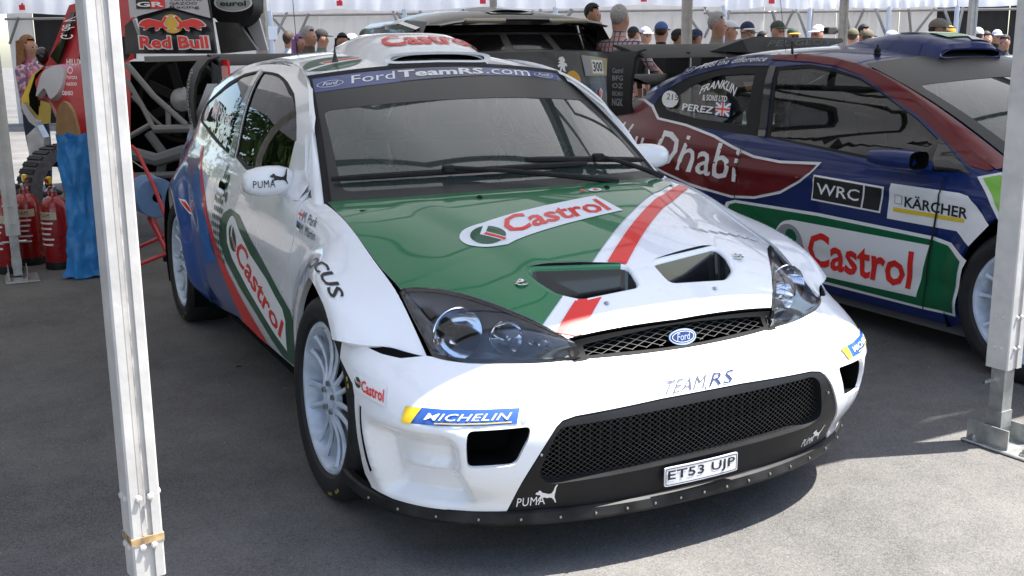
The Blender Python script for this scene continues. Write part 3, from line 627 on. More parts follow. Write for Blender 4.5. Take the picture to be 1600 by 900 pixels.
for sg,F in ((1,side),(-1,mir(side))):
    rt=sg>0
    FG=(lambda F:lambda x,q:F(x,zs(x)-abs(q)*q))(F)
    fo=panel('fender',[(x,-math.copysign(math.sqrt(abs(zs(x)-z)),zs(x)-z)*-1) for x,z in resamp(fend,.02)],FG,WHITE,car,step=.022,sg=-sg,rim=.02,h=4e-4)
    do=panel('door',door,F,WHITE,car,step=.024,sg=sg,rim=.014,holes=(WG,))
    qo=panel('rear_quarter_panel',quart,F,WHITE,car,step=.026,sg=sg,rim=.02,holes=(QG,))
    oc=[F(*p) for p in [(-.345,.888),(-.445,.907),(-.53,1.05),(-.64,1.172),(-.82,1.270),(-1.02,1.320),(-1.25,1.342),(-1.5,1.350),(-1.708,1.352),(-2.1,1.321),(-2.35,1.271),(-2.62,1.203),(-2.9,1.11),(-3.05,1.02)]]
    ic=[(p[0],p[1]*sg,p[2]) for p in [wind(-1.02,b_) for b_ in (-.03,.07,.22,.42,.70,.95)]+[roof(x,-y) for x,y in ((-1.22,.488),(-1.5,.472),(-1.708,.468),(-2.1,.463),(-2.35,.458),(-2.65,.45),(-2.95,.43),(-3.06,.42))]]
    uu=[i for i in range(14)]
    oc=scurve(oc,.9); ic=scurve(ic,.9)
    def pil(u,v,oc=oc,ic=ic,sg=sg):
        o=oc(u); i_=ic(u); k=math.sin(math.pi*cl(v))*.012
        return (o[0]+(i_[0]-o[0])*v+k*.2,o[1]+(i_[1]-o[1])*v-sg*k*.7,o[2]+(i_[2]-o[2])*v+k*.6)
    panel('roof_pillar',[(0,.0)]+[(i,.0) for i in range(1,14)]+[(13,1)]+[(i,1) for i in range(12,-1,-1)],pil,WHITE,car,step=.25,sg=-sg,rim=.012,h=2e-3)
    # black surrounds behind the glass then the panes
    Wc=[(-1.0,1.1)]
    def inset(P,k):
        cx=sum(p[0] for p in P)/len(P); cy=sum(p[1] for p in P)/len(P); return [(p[0]+(cx-p[0])*k/max(.01,math.dist(p,(cx,cy))),p[1]+(cy-p[1])*k/max(.01,math.dist(p,(cx,cy)))) for p in P]
    for P_,nm in ((WG,'side_window'),(QG,'rear_side_window')):
        g_=panel(nm,inset(P_,-.006),F,GLASSD,do if nm=='side_window' else qo,step=.05,sg=sg,off=-.007)
        P2=inset(P_,.022); panel('window_seal',inset(P_,-.004),F,BLK,do if nm=='side_window' else qo,step=.05,sg=sg,off=-.0045,holes=(P2,))
    panel('pillar_trim',[(-1.478,.955),(-1.56,.957),(-1.72,1.32),(-1.655,1.317)],F,GBLK,qo,step=.04,sg=sg,off=.003)
    # door handle
    b=MB(); hc=Vector(F(-1.475,.815)); b.ball(hc+Vector((0,-.012*sg,0)),(.055,.016,.018),14,8); b.build('handle',WHITE,do)
    b=MB(); b.ball(hc+Vector((-.01,-.002*sg,.018)),(.045,.010,.028),12,8); b.build('handle_recess',DARK,do)
    # wheel arch liner
    for cx in (.07,-2.615):
        b=MB(); y0=.86 if cx>0 else .80
        b.lathe([(.405,-sg*y0 if cx<0 else -sg*.80),(.42,-sg*.45),(.05,-sg*.44)],(cx,0,.32),'y',30,a0=math.radians(-25),a1=math.radians(205)); b.build('arch_liner',DARK,car)
    # mirror
    b=MB()
    hx=Vector((-.62,-sg*.793,.946))
    prof=[(-.098,.008),(-.090,.028),(-.072,.042),(-.04,.052),(0,.054),(.04,.052),(.075,.044),(.095,.030),(.100,.012)]
    V=[];F_=[];n=20
    for t,r in prof:
        for j in range(n):
            a=2*math.pi*j/n; ca=math.cos(a); sa=math.sin(a)
            px_=math.copysign(abs(ca)**.8,ca)*r*1.05; pz=math.copysign(abs(sa)**.8,sa)*r
            V.append(hx+Vector((px_*(1 if ca>0 else .55)+.02*(t/.1),-sg*t*-1 if False else sg*(-t)*-1*-1,pz)))
    for i in range(len(prof)-1):
        for j in range(n): F_.append((i*n+j,i*n+(j+1)%n,(i+1)*n+(j+1)%n,(i+1)*n+j))
    F_.append(tuple(range(n))); F_.append(tuple((len(prof)-1)*n+j for j in range(n)))
    b.add(V,F_)
    mo=b.build('door_mirror',WHITE,car,angle=50)
    b=MB(); b.tube([hx+Vector((.0,sg*.04,-.02)),hx+Vector((.0,sg*.085,-.03)),hx+Vector((.02,sg*.115,-.045)),hx+Vector((.05,sg*.11,-.075))],[.030,.028,.034,.05],12,flat=1.2); b.build('mirror_stalk',WHITE,mo)
    sail=[(-.70,1.075),(-.672,1.035),(-.56,.90),(-.46,.885),(-.462,.915),(-.55,1.02)]
    panel('mirror_sail',[(-.705,1.07),(-.67,.915),(-.50,.885),(-.455,.89),(-.53,1.01),(-.62,1.10)],F,WHITE,mo,step=.03,sg=sg,off=.006,rim=.012)
    # mirror lettering
    fm=plane_F(hx+Vector((.071,-sg*.095 if rt else -sg*.095,-.03)),(0,.19 if rt else .19,0),(0,0,.06)) if False else None
def MF(u,v):
    t=.1-.2*u; r=ip(cl(t,-.097,.099),[-.098,-.090,-.072,-.04,0,.04,.075,.095,.100],[.008,.028,.042,.052,.054,.052,.044,.030,.012]); zz=.886+.12*v-.946
    sa=cl(abs(zz)/r,0,.98)**1.25; return (-.62+.2*t+(math.sqrt(1-sa*sa)**.8)*r*1.05,-.793-t,.946+zz)
MF_old=lambda u,v:(-.62+.0*0+ (.0575*math.sqrt(max(0,1-((v-.5)*.9)**2))*math.sqrt(max(.05,1-((u-.5)*1.15)**2))) ,-.893+.20*u,.886+.12*v)
text('mirror_lettering','PUMA',[(.14,.38),(.53,.36),(.53,.58),(.14,.58)],MF,BPR,car,off=.0035,sg=1,bold=0,nx=8,sp=1.1)
shape('mirror_cat_emblem',CAT,[(.44,.42),(.82,.42),(.80,.84),(.44,.82)],MF,BPR,car,off=.0035)
# right side livery
SD=side; V_=.0017
blue=[(-3.19,.94),(-3.12,.955),(-2.9,.985),(-2.6,.965),(-2.255,.955)]+[(-2.169,.911),(-2.03,.848),(-1.854,.74),(-1.717,.623),(-1.571,.501),(-1.40,.402),(-1.271,.318),(-1.26,.286),(-1.34,.296),(-1.8,.238),(-2.12,.203),(-2.19,.222),(-2.205,.32)]+[(-2.615+.41*math.cos(math.radians(a)),.32+.41*math.sin(math.radians(a))) for a in range(4,172,8)]+[(-3.04,.31),(-3.15,.31),(-3.17,.6)]
panel('blue_side_vinyl',blue,SD,BLUE,car,step=.024,off=V_)
redp=[(-2.255,.955),(-2.169,.911),(-2.03,.848),(-1.854,.74),(-1.717,.623),(-1.571,.501),(-1.40,.402),(-1.271,.318),(-1.26,.292),(-.986,.283),(-.86,.286),(-.894,.311),(-1.201,.419),(-1.415,.498),(-1.60,.594),(-1.731,.705),(-1.90,.816),(-2.099,.906),(-2.194,.958)]
panel('red_side_stripe',redp,SD,RED,car,step=.024,off=V_+.0003)
grp=[(-1.400,.735),(-1.30,.765),(-1.142,.758),(-.839,.671),(-.593,.585),(-.427,.516),(-.405,.495),(-.345,.47),(-.330,.385),(-.345,.318),(-.615,.296),(-.70,.318),(-.934,.395),(-1.172,.455),(-1.411,.535),(-1.499,.605),(-1.46,.690)]
panel('green_side_band',grp,SD,DGREEN,car,step=.024,off=V_)
plp=smoothc([(-1.339,.618),(-1.325,.680),(-1.285,.725),(-1.240,.742),(-1.181,.734)],4,False)+[(-1.097,.700),(-.934,.632),(-.701,.577),(-.515,.505),(-.489,.464),(-.522,.345),(-.67,.377),(-.912,.448),(-1.018,.478),(-1.259,.562)]
panel('side_sponsor_plate',plp,SD,WPR,car,step=.024,off=V_+.0008)
text('side_sponsor_lettering','Castrol',[(-1.215,.585),(-.585,.378),(-.505,.455),(-1.075,.675)],SD,RED,car,off=V_+.0018,bold=.022,nx=16,ny=4)
roundel([(-1.315,.655),(-1.235,.575),(-1.135,.645),(-1.225,.73)],SD,car,V_+.0014)
rd=random.Random(3)
b=MB(); F2=[];V2=[];N2=[]
for i in range(9):
    for j in range(11):
        x=-1.62+.036*i+.018*(j%2); z=.52+.036*j
        if (x+1.46)>.02+.0*z or z>.60+(x+1.62)*1.9+.12 and i<3: continue
        w=.008+.0009*i; hh=.013
        c=[(x+w*math.cos(a)*1,z+hh*math.sin(a)) for a in [k*math.pi/4 for k in range(8)]]
        b0=len(V2); V2+=[Vector(SD(*p))+nrmF(SD,p[0],p[1],1e-3,1)*.0022 for p in c]; F2.append(tuple(range(b0,b0+8)))
for i,(x,z,s) in enumerate([(-1.52,.905,1.2),(-1.555,.845,.9),(-1.43,.86,1.6),(-1.40,.80,1.2),(-1.50,.79,.8),(-1.60,.78,.8)]):
    c=[(x+.013*s*math.cos(a),z+.020*s*math.sin(a)) for a in [k*math.pi/4 for k in range(8)]]
    b0=len(V2); V2+=[Vector(SD(*p))+nrmF(SD,p[0],p[1],1e-3,1)*.0022 for p in c]; F2.append(tuple(range(b0,b0+8)))
mk('green_dot_pattern',V2,F2,DGREEN,car)
text('crew_name','M. Park',[(-.330,.838),(-.195,.832),(-.213,.859),(-.352,.866)],SD,BPR,car,off=.003,bold=.0,nx=4)
text('crew_name','M. Märtin',[(-.312,.803),(-.165,.796),(-.180,.823),(-.332,.831)],SD,BPR,car,off=.003,bold=.0,nx=4)
def rect(q,F,m,name,par,off,sg=1,a=0,b_=1,c=0,d=1): return shape(name,[(a,c),(b_,c),(b_,d),(a,d)],q,F,m,par,off=off,sg=sg,step=.34)
q=[(-.378,.843),(-.338,.840),(-.360,.867),(-.398,.869)]
rect(q,SD,WPR,'flag_white',car,.0025); rect(q,SD,RED,'flag_cross',car,.003,c=.38,d=.62); rect(q,SD,RED,'flag_cross',car,.0032,a=.4,b_=.6)
q=[(-.356,.806),(-.318,.803),(-.336,.831),(-.374,.834)]
rect(q,SD,WPR,'flag_white',car,.0025); rect(q,SD,MBLUE,'flag_blue',car,.003,c=.66); rect(q,SD,BPR,'flag_black',car,.003,c=.33,d=.66)
# FORD FOCUS curved round the arch
def arcg(a0,a1,r0,r1):
    return lambda u,v:(.07+(r0+(r1-r0)*v)*math.cos(math.radians(a0+(a1-a0)*u)),.32+(r0+(r1-r0)*v)*math.sin(math.radians(a0+(a1-a0)*u)))
def arcl(a0,a1,s0,s1):
    def g(u,v):
        a=math.radians(a0+(a1-a0)*u); want=s0+(s1-s0)*v; r=.408; acc=0; p=SD(.07+r*math.cos(a),.32+r*math.sin(a))
        while acc<want and r<.6:
            r+=.002; q=SD(.07+r*math.cos(a),.32+r*math.sin(a)); dl=math.dist(p,q); acc+=dl; p=q
        r-=.002*(acc-want)/max(dl,1e-6) if want>0 else 0
        return (.07+r*math.cos(a),.32+r*math.sin(a))
    return g
text('arch_lettering','Ford',None,SD,GPR,car,off=.0025,g=arcl(154,122,.022,.060),nx=8,shear=.3)
text('arch_lettering','FOCUS',None,SD,BPR,car,off=.0025,g=arcl(120,62,.022,.062),nx=14,ny=4,bold=.02,shear=.2)
text('driver_name','Perez',[(-2.06,1.080),(-1.72,1.070),(-1.73,1.135),(-2.11,1.155)],SD,WPR,car,off=.003,bold=.02)
q=[(-2.24,1.095),(-2.08,1.082),(-2.13,1.158),(-2.32,1.175)]
def ujack(q,F,par,off,sg=1):
    rect(q,F,MBLUE,'flag_field',par,off,sg)
    for p in ([(0,0),(.12,0),(1,.88),(1,1),(.88,1),(0,.12)],[(1,0),(1,.12),(.12,1),(0,1),(0,.88),(.88,0)]): shape('flag_saltire',p,q,F,WPR,par,off=off+.0004,sg=sg,step=.3)
    rect(q,F,WPR,'flag_cross',par,off+.0008,sg,c=.34,d=.66); rect(q,F,WPR,'flag_cross',par,off+.0009,sg,a=.38,b_=.62)
    rect(q,F,RED,'flag_cross',par,off+.0012,sg,c=.42,d=.58); rect(q,F,RED,'flag_cross',par,off+.0013,sg,a=.44,b_=.56)
ujack(q,SD,car,.003)
shape('number_disc',circ(),[(-2.45,1.07),(-2.33,1.062),(-2.36,1.135),(-2.49,1.145)],SD,WPR,car,off=.003)
shape('rear_side_badge',[(0,.5),(.3,.8),(1,.5),(.7,.1)],[(-2.36,.66),(-2.12,.61),(-2.10,.66),(-2.34,.72)],SD,WPR,car,off=.003)
shape('rear_side_badge',[(.1,.5),(.35,.65),(.9,.45),(.6,.25)],[(-2.36,.66),(-2.12,.61),(-2.10,.66),(-2.34,.72)],SD,RED,car,off=.0036)
# ---- roof, scoop, antenna ----
rp=[]
for i in range(13):
    a=-1+i/6; p=wind(a,1.02); rp.append((p[0]-.006,p[1]))
rp2=rp+[(-1.22,.486),(-1.5,.470),(-1.708,.466),(-2.1,.461),(-2.35,.456),(-2.65,.448),(-2.95,.428),(-3.05,.30),(-3.07,0)]
rp2+= [(x,-y) for x,y in reversed(rp2[13:-1])]
ro=panel('roof_panel',rp2,roof,WHITE,car,step=.035,rim=.015)
sc=MB()
# scoop body: rows from mouth (front) to tail
rows=[(-.925,.225,.002,.040),(-.935,.232,.002,.052),(-.96,.24,0,.062),(-1.05,.25,0,.078),(-1.2,.255,0,.085),(-1.4,.25,0,.075),(-1.6,.235,0,.045),(-1.75,.21,0,.012)]
n=17;V=[];F_=[]
for x,w,lo,hi in rows:
    for j in range(n):
        t=-1+2*j/(n-1); y=w*math.copysign(abs(t)**.85,t); k=(1-abs(t)**6)
        z=roof(x,y)[2]+lo+(hi-lo)*k*(1.0-.12*t*t)
        V.append((x,y,z-.004))
for i in range(len(rows)-1):
    for j in range(n-1): F_.append((i*n+j,i*n+j+1,(i+1)*n+j+1,(i+1)*n+j))
sco=mk('roof_scoop',V,F_,WHITE,car,True,angle=60)
for p in sco.data.polygons: pass
bm=bmesh.new(); bm.from_mesh(sco.data); bmesh.ops.recalc_face_normals(bm,faces=bm.faces)
if sum(f.normal.z for f in bm.faces)<0: bmesh.ops.reverse_faces(bm,faces=bm.faces)
bm.to_mesh(sco.data); bm.free()
V=[];F_=[];lip=[]
for (x,w,z0,z1) in ((-.918,.232,.004,.046),(-.922,.205,.012,.036),(-1.02,.20,.014,.034)):
    loop=[]
    for a in range(32):
        t=2*math.pi*a/32; cy=math.copysign(abs(math.cos(t))**.35,math.cos(t)); cz=math.copysign(abs(math.sin(t))**.6,math.sin(t))
        y=w*cy; zc=(z0+z1)/2; loop.append((x,y,roof(-.93,y)[2]+zc+(z1-z0)/2*cz))
    V+=loop
for r in range(2):
    for i in range(32): F_.append((r*32+i,r*32+(i+1)%32,(r+1)*32+(i+1)%32,(r+1)*32+i))
F_.append(tuple(range(64,96)))
mk('scoop_mouth',V,F_,[WHITE,DARK],sco,True,mi=[0]*32+[1]*33,angle=40)
def scf(x,y):
    w=ip(x,[r[0] for r in reversed(rows)],[r[1] for r in reversed(rows)]); hi=ip(x,[r[0] for r in reversed(rows)],[r[3] for r in reversed(rows)])
    t=cl(abs(y)/w,0,1)**(1/.85); return (x,y,roof(x,y)[2]+hi*(1-t**6)*(1-.12*t*t)-.004)
text('scoop_lettering','Castrol',[(-.985,-.19),(-.985,.21),(-1.12,.21),(-1.12,-.19)],scf,RED,sco,off=.003,bold=.025,nx=14,ny=6)
shape('roof_roundel',circ(n=32),[(-.98,-.50),(-.98,-.27),(-1.24,-.27),(-1.24,-.50)],roof,DGREEN,ro,off=.002,step=.08)
shape('roof_roundel_band',[(.0,.42),(.35,.42),(.30,.62),(1,.62),(1,.42),(1,.38),(0,.30)],[(-.98,-.50),(-.98,-.27),(-1.24,-.27),(-1.24,-.50)],roof,WPR,ro,off=.0028)
shape('roof_roundel_bar',[(.35,.46),(1,.46),(1,.58),(.35,.58)],[(-.98,-.50),(-.98,-.27),(-1.24,-.27),(-1.24,-.50)],roof,RED,ro,off=.0034)
b=MB(); c=Vector(roof(-1.10,-.375)); b.lathe([(0,.07),(.002,.068),(.006,.03),(.014,.004),(.018,0)],c,'z',14); b.build('antenna_base',GBLK,car)
b=MB(); b.tube([Vector(roof(-1.9,-.3)),Vector(roof(-1.9,-.3))+Vector((-.06,0,.60))],.0016,5); b.build('whip_antenna',BLK,car)
# ---- windscreen ----
ws=[(-1,0),(-.5,0),(0,0),(.5,0),(1,0),(1,.5),(1,1),(.5,1),(0,1),(-.5,1),(-1,1),(-1,.5)]
def wsF(u,v): return wind(u,v)
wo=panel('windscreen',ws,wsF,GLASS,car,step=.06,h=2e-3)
fr=[(-.925,.055),(.925,.055),(.925,.66),(-.93,.66)]
panel('windscreen_border',[(-1.0,-.01),(1.0,-.01),(1.0,1.0),(-1.0,1.0)],wsF,BLK if 0 else mat('windscreen_frit',(.035,.034,.034),.35),wo,step=.05,h=2e-3,off=.0012,holes=(rnd([(-.935,.06),(.935,.06),(.925,.672),(-.955,.664)],.05),))
panel('windscreen_seal',[(-1.02,-.02),(1.02,-.02),(1.022,1.018),(-1.022,1.018)],wsF,BLK,wo,step=.05,h=2e-3,off=.004,holes=([(-.988,.0),(.988,.0),(.985,.985),(-.985,.985)],))
MB_=mat('sunstrip_blue',(.035,.062,.21),.35,coat=.5)
panel('sunstrip',[(-.985,.985)]+[(-.985+i*.197,.985) for i in range(1,10)]+[(.985,.985),(.93,.885),(.709,.902),(.269,.895),(-.215,.867),(-.579,.848),(-.985,.838)],wsF,MB_,wo,step=.05,h=2e-3,off=.0024)
panel('sunstrip_centre',[(-.42,.984),(.30,.984),(.27,.893),(-.215,.867),(-.40,.858)],wsF,NAVY,wo,step=.05,h=2e-3,off=.0030)
text('sunstrip_lettering','Ford',[(-.735,.880),(-.43,.888),(-.400,.965),(-.715,.958)],wsF,WPR,wo,off=.0036,nx=8)
text('sunstrip_lettering','TeamRS',[(-.405,.892),(.262,.905),(.300,.970),(-.375,.965)],wsF,WPR,wo,off=.0040,bold=.03,nx=14)
text('sunstrip_lettering','.com',[(.285,.910),(.660,.903),(.700,.968),(.320,.962)],wsF,WPR,wo,off=.0036,nx=8)
def ford_oval(q,F,par,off,sg=1,field=NAVY,ring=WPR,step=.12):
    shape('oval_ring',circ(n=32),q,F,ring,par,off=off,sg=sg,step=step)
    shape('oval_field',circ(rx=.47,ry=.43,n=32),q,F,field,par,off=off+.0008,sg=sg,step=step)
    g=qm(q); text('oval_script','Ford',None,F,ring,par,off=off+.0014,sg=sg,g=lambda u,v:g(.2+.6*u,.24+.54*v),shear=.45,nx=4,bold=.004)
ford_oval([(-.968,.872),(-.785,.876),(-.780,.940),(-.960,.938)],wsF,wo,.0032,field=MB_)
ford_oval([(.700,.905),(.880,.905),(.915,.965),(.745,.965)],wsF,wo,.0032,field=MB_)
# wipers
def wv(a,b_,o=.0): p=Vector(wsF(a,b_)); return p+nrmF(wsF,a,b_,2e-3,1)*o
for (a0,a1,b0,b1,pv,jt) in ((-.97,.40,.125,.115,(.52,-.02),(-.42,.125)),(.03,.93,.165,.115,(.98,-.02),(.50,.14))):
    b=MB(); pts=[wv(a0+(a1-a0)*t,b0+(b1-b0)*t-.03*math.sin(math.pi*t)*0,.018) for t in [i/10 for i in range(11)]]
    b.tube(pts,[.008]+[.0105]*9+[.008],6); wp=b.build('wiper_blade',BLK,car)
    j=wv(jt[0],jt[1],.034); pe=wv(pv[0],pv[1],.02)
    b=MB(); b.tube([j,wv((jt[0]*.7+pv[0]*.3),jt[1]*.55+.01,.036),wv((jt[0]*.35+pv[0]*.65),.02,.036),pe],[.007,.008,.010,.012],6); b.build('wiper_arm',BLK,wp)
    b=MB(); b.box(j-Vector((0,0,.006)),(.035,.042,.028),bev=.006); b.build('wiper_joint',BLK,wp)
# ---- bumper ----
TOPB=[(-1.196,.628),(-1.165,.616),(-1.106,.611),(-1.021,.598),(-.943,.588),(-.893,.584),(-.849,.577),(-.792,.572),(-.715,.570),(-.595,.568),(-.417,.568),(-.234,.566),(0,.565)]
TOPB+= [(-s,z) for s,z in reversed(TOPB[:-1])]
ENDR=[(-1.196,.55),(-1.10,.50),(-1.082,.47),(-1.072,.40),(-1.074,.30),(-1.085,.24),(-1.07,.20)]
BOT=[(-.98,.190),(-.85,.186),(-.75,.186),(-.64,.187)]
MOU=[(-.628,.187),(-.463,.433),(-.447,.446),(-.41,.453),(-.141,.461),(0,.461)]
MOUf=MOU+[(-s,z) for s,z in reversed(MOU[:-1])]
bp_=TOPB+[(-s,z) for s,z in ENDR]+[(-s,z) for s,z in BOT]+list(reversed(MOUf))+list(reversed(BOT))+list(reversed(ENDR))
DUC=rnd([(-.694,.436),(-.532,.440),(-.534,.412),(-.568,.348),(-.582,.338),(-.700,.333)],.014,3)
DUCL=[(-s,z) for s,z in reversed(DUC)]
SLT=rnd([(-1.115,.606),(-1.02,.600),(-.925,.586),(-.985,.578),(-1.045,.584),(-1.09,.594)],.006,2)
SLTL=[(-s,z) for s,z in reversed(SLT)]
SLO=[(-1.058,.455),(-1.040,.452),(-1.030,.268),(-1.058,.250)]
SLOL=[(-s,z) for s,z in reversed(SLO)]
bo=panel('front_bumper',bp_,bump,WHITE,car,step=.016,holes=(DUC,DUCL,SLT,SLTL,SLO,SLOL),rim=.012)
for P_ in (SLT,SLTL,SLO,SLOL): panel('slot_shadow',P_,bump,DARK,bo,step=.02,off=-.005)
OPN=rnd([(-.452,.430),(.408,.438),(.430,.425),(.458,.313),(.446,.292),(.40,.280),(-.465,.268),(-.496,.274),(-.510,.296),(-.507,.318)],.02,3)
BLK2=mat('satin_black_surround',(.013,.013,.014),.42,spec=.25,noise=.15,nscale=8)
su=panel('mouth_surround',[(s*.992,z-.002 if z>.4 else z) for s,z in reversed(MOUf)],bump,BLK2,car,step=.026,off=-.003,holes=(OPN,),rim=.03)
lattice('mouth_mesh',OPN,lambda u,v:(bump(u,v)[0]-.022,bump(u,v)[1],v),mat('mesh_wire',(.06,.06,.06),.4,metal=.6),su,pitch=.0115,w=.0014,asp=.72)
V=[];F_=[];n=len(OPN)
V=[Vector(bump(*p))-Vector((.030,0,0)) for p in OPN]; V+=[Vector((v.x-.16,v.y*.9,v.z)) for v in V]
mk('radiator_duct',V,[(i,(i+1)%n,n+(i+1)%n,n+i) for i in range(n)]+[tuple(range(n,2*n))],DARK,su,False)
b=MB()
for i in range(26): b.box((bump(0,.36)[0]-.15,-.42+i*.033,.36),(.02,.004,.15))
each(b,'radiator_fin',BLK,su,smooth=False)
for P_ in (DUC,DUCL,SLT,SLTL,SLO,SLOL):
    n=len(P_); V=[Vector(bump(*p)) for p in P_]; c=sum(V,Vector())/n; nn=nrmF(bump,sum(p[0] for p in P_)/n,sum(p[1] for p in P_)/n,1e-3,1)
    dd=.12 if len(P_)>20 and P_ in (DUC,DUCL) else .04
    V=[v-nrmF(bump,p[0],p[1],1e-3,1)*.011 for v,p in zip(V,P_)]; V+=[v*1-Vector((nn.x*dd,nn.y*dd*.6,0)) for v in V]
    mk('brake_duct' if dd>.1 else 'air_slot',V,[(i,(i+1)%n,n+(i+1)%n,n+i) for i in range(n)]+[tuple(range(n,2*n))],DARK,bo,False)
for s_ in (-.5535,.5600):
    shape('tow_eye_hole',circ(n=18),[(s_-.0105,.446),(s_+.0105,.446),(s_+.0105,.469),(s_-.0105,.469)],bump,GPR,bo,off=.001,step=.3)
# splitter
def splx(th,z,A,B,n=2.35):
    c=abs(math.cos(th)); s=abs(math.sin(th)); r=1/((c/A)**n+(s/B)**n)**(1/n); return Vector((XR+r*math.cos(th),r*math.sin(th),z))
V=[];F_=[];m=72
levels=[(.530,.825,.189),(.556,.843,.188),(.564,.850,.183),(.567,.853,.158),(.560,.846,.148),(.30,.78,.148)]
for A,B,z in levels:
    for i in range(m+1):
        th=math.radians(-93+186*i/m); V.append(splx(th,z,A,B))
for r in range(len(levels)-1):
    for i in range(m): F_.append((r*(m+1)+i,r*(m+1)+i+1,(r+1)*(m+1)+i+1,(r+1)*(m+1)+i))

sp_=mk('front_splitter',V,[tuple(reversed(f)) for f in F_],mat('scuffed_black_splitter',(.016,.016,.016),.5,noise=.6,nscale=14,spec=.3),car,True,angle=28)
b=MB()
for i in range(21):
    th=math.radians(-80+8*i); p=splx(th,.168,.568,.854); b.ball(p,.0042,7,5)
each(b,'splitter_rivet',STEEL,sp_)
b=MB()
for s_,z_ in ((.009,.4665),(.471,.376),(-.503,.362)): b.ball(bump(s_,z_),.004,7,5)
each(b,'surround_screw',STEEL,bo)
# bumper decals
OFFM[0]=1.6
q=D['cast_b']; rect(q,bump,WPR,'bumper_sponsor_sticker',bo,.002); g_=qm(q)
text('bumper_sponsor_lettering','Castrol',None,bump,RED,bo,off=.0034,g=lambda u,v:g_(.30+.66*u,.18+.60*v),bold=.02,nx=8)
roundel([g_(.05,.22),g_(.27,.22),g_(.27,.80),g_(.05,.80)],bump,bo,.0028)
for q,lab in (([(-.878,.443),(-.569,.447),(-.571,.483),(-.880,.484)],0),([(.600,.449),(.885,.449),(.885,.484),(.600,.482)],1)):
    rect(q,bump,WPR,'tyre_sponsor_edge',bo,.0016); g2=qm(q)
    q2=[g2(.006,.04),g2(.994,.04),g2(.994,.96),g2(.006,.96)]; rect(q2,bump,MBLUE,'tyre_sponsor_panel',bo,.0022); g2=qm(q2)
    shape('tyre_sponsor_yellow',[(0,0),(.09,0),(.15,1),(0,1)],q2,bump,YEL,bo,off=.0028); 
    rect([g2(.30,.10),g2(.95,.10),g2(.95,.17),g2(.30,.17)],bump,YEL,'tyre_sponsor_line',bo,.0028)
    g3=qm(q2)
    text('tyre_sponsor_lettering','MICHELIN',None,bump,WPR,bo,off=.0032,g=(lambda gg:lambda u,v:gg(.20+.74*u,.32+.42*v))(g3),bold=.006,shear=.25,nx=14,sp=1.08)
q=D['teamrs']; g4=qm([(-.134,.4675),(.113,.4675),(.122,.497),(-.118,.497)])
text('team_lettering','TEAM',None,bump,mat('silver_print',(.07,.08,.11),.5),bo,off=.0022,g=lambda u,v:g4(.60*u,v),bold=-.006,shear=.35,nx=8)
text('team_lettering','RS',None,bump,NAVY,bo,off=.0022,g=lambda u,v:g4(.62+.40*u,v),bold=-.004,shear=.35,nx=8)
OFFM[0]=1.0
for sx,q,qc in ((1,[(a+.022,b_) for a,b_ in D['puma']],[(a+.022,b_) for a,b_ in D['pumacat']]),(-1,[(.430,.206),(.500,.206),(.492,.232),(.424,.234)],[(.478,.208),(.545,.208),(.520,.262),(.455,.268)])):
    text('surround_lettering','PUMA',q,bump,WPR,su,off=-.0012,bold=0,nx=5,sp=1.08)
    shape('surround_cat_emblem',CAT,qc,bump,WPR,su,off=-.0012,step=.1)
# number plate
npF=lambda u,v:(.872-.35*((u-.46)*.247)**2,-.138+.250*u,.212+.055*v)
b=MB(); 
plt=panel('number_plate',rnd([(0,0),(1,0),(1,1),(0,1)],.06),npF,mat('plate_white',(.70,.70,.72),.35,coat=.4),car,step=.12,off=.004,rim=.004)
panel('plate_border',rnd([(.012,.06),(.988,.06),(.988,.94),(.012,.94)],.05),npF,BPR,plt,step=.2,off=.0046,holes=(rnd([(.02,.10),(.98,.10),(.98,.90),(.02,.90)],.05),))
text('plate_lettering','ET53 UJP',[(.04,.20),(.96,.20),(.96,.82),(.04,.82)],npF,BPR,plt,off=.0052,bold=.014,nx=8,sp=1.05)
# ---- grille between bonnet edge and bumper ----
def grF(u,v):   # u -1..1 across, v 0..1 bottom to top
    y=.348*u; xb,zb=polar(s2th(y*1.10),.562)[0],.567; t=hood(.7215-.006*u*u,y)
    k=1-abs(u)**4
    top=Vector((.7215-.008*u*u,y,hoodz(.7215-.008*u*u,y)-.016)); bot=Vector((xb-.010,y,zb-.002))
    p=bot+(top-bot)*v; return (p.x-.008*math.sin(math.pi*v),p.y,p.z)
go=panel('grille_frame',[(-1,0),(-.5,0),(0,0),(.5,0),(1,0),(1,1),(.5,1),(0,1),(-.5,1),(-1,1)],grF,mat('grille_black',(.010,.010,.010),.6,spec=.15),car,step=.06,h=2e-3,holes=(rnd([(-.88,.20),(-.2,.09),(.2,.09),(.88,.20),(.88,.74),(.2,.91),(-.2,.91),(-.88,.70)],.05),),rim=.012)
lattice('grille_mesh',[(-.90,.12),(.90,.12),(.90,.88),(-.90,.88)],lambda u,v:tuple(Vector(grF(u,v))-Vector((.010,0,0))),mat('grille_wire',(.035,.035,.035),.5,spec=.3),go,pitch=.115,w=.010,asp=1.7,step=.05)
V=[Vector(grF(-.86+1.72*i/12,.1))-Vector((.06,0,0)) for i in range(13)]+[Vector(grF(-.86+1.72*i/12,.9))-Vector((.05,0,.0)) for i in range(13)]
mk('grille_backing',V,[(i,i+1,14+i,13+i) for i in range(12)],DARK,go,False)
bx,bz=grF(0,.5)[0]+.014,grF(0,.5)[2]-.004
bF=lambda u,v:(bx+.004*(1-((u-.5)*2)**2)-.5*(v-.5)*.04,-.046+.092*u,bz-.021+.042*v)
badge=panel('oval_badge',circ(n=36),bF,CHR,car,step=.15,off=.0,rim=.012)
panel('badge_field',circ(rx=.45,ry=.40,n=36),bF,NAVY,badge,step=.15,off=.001); 
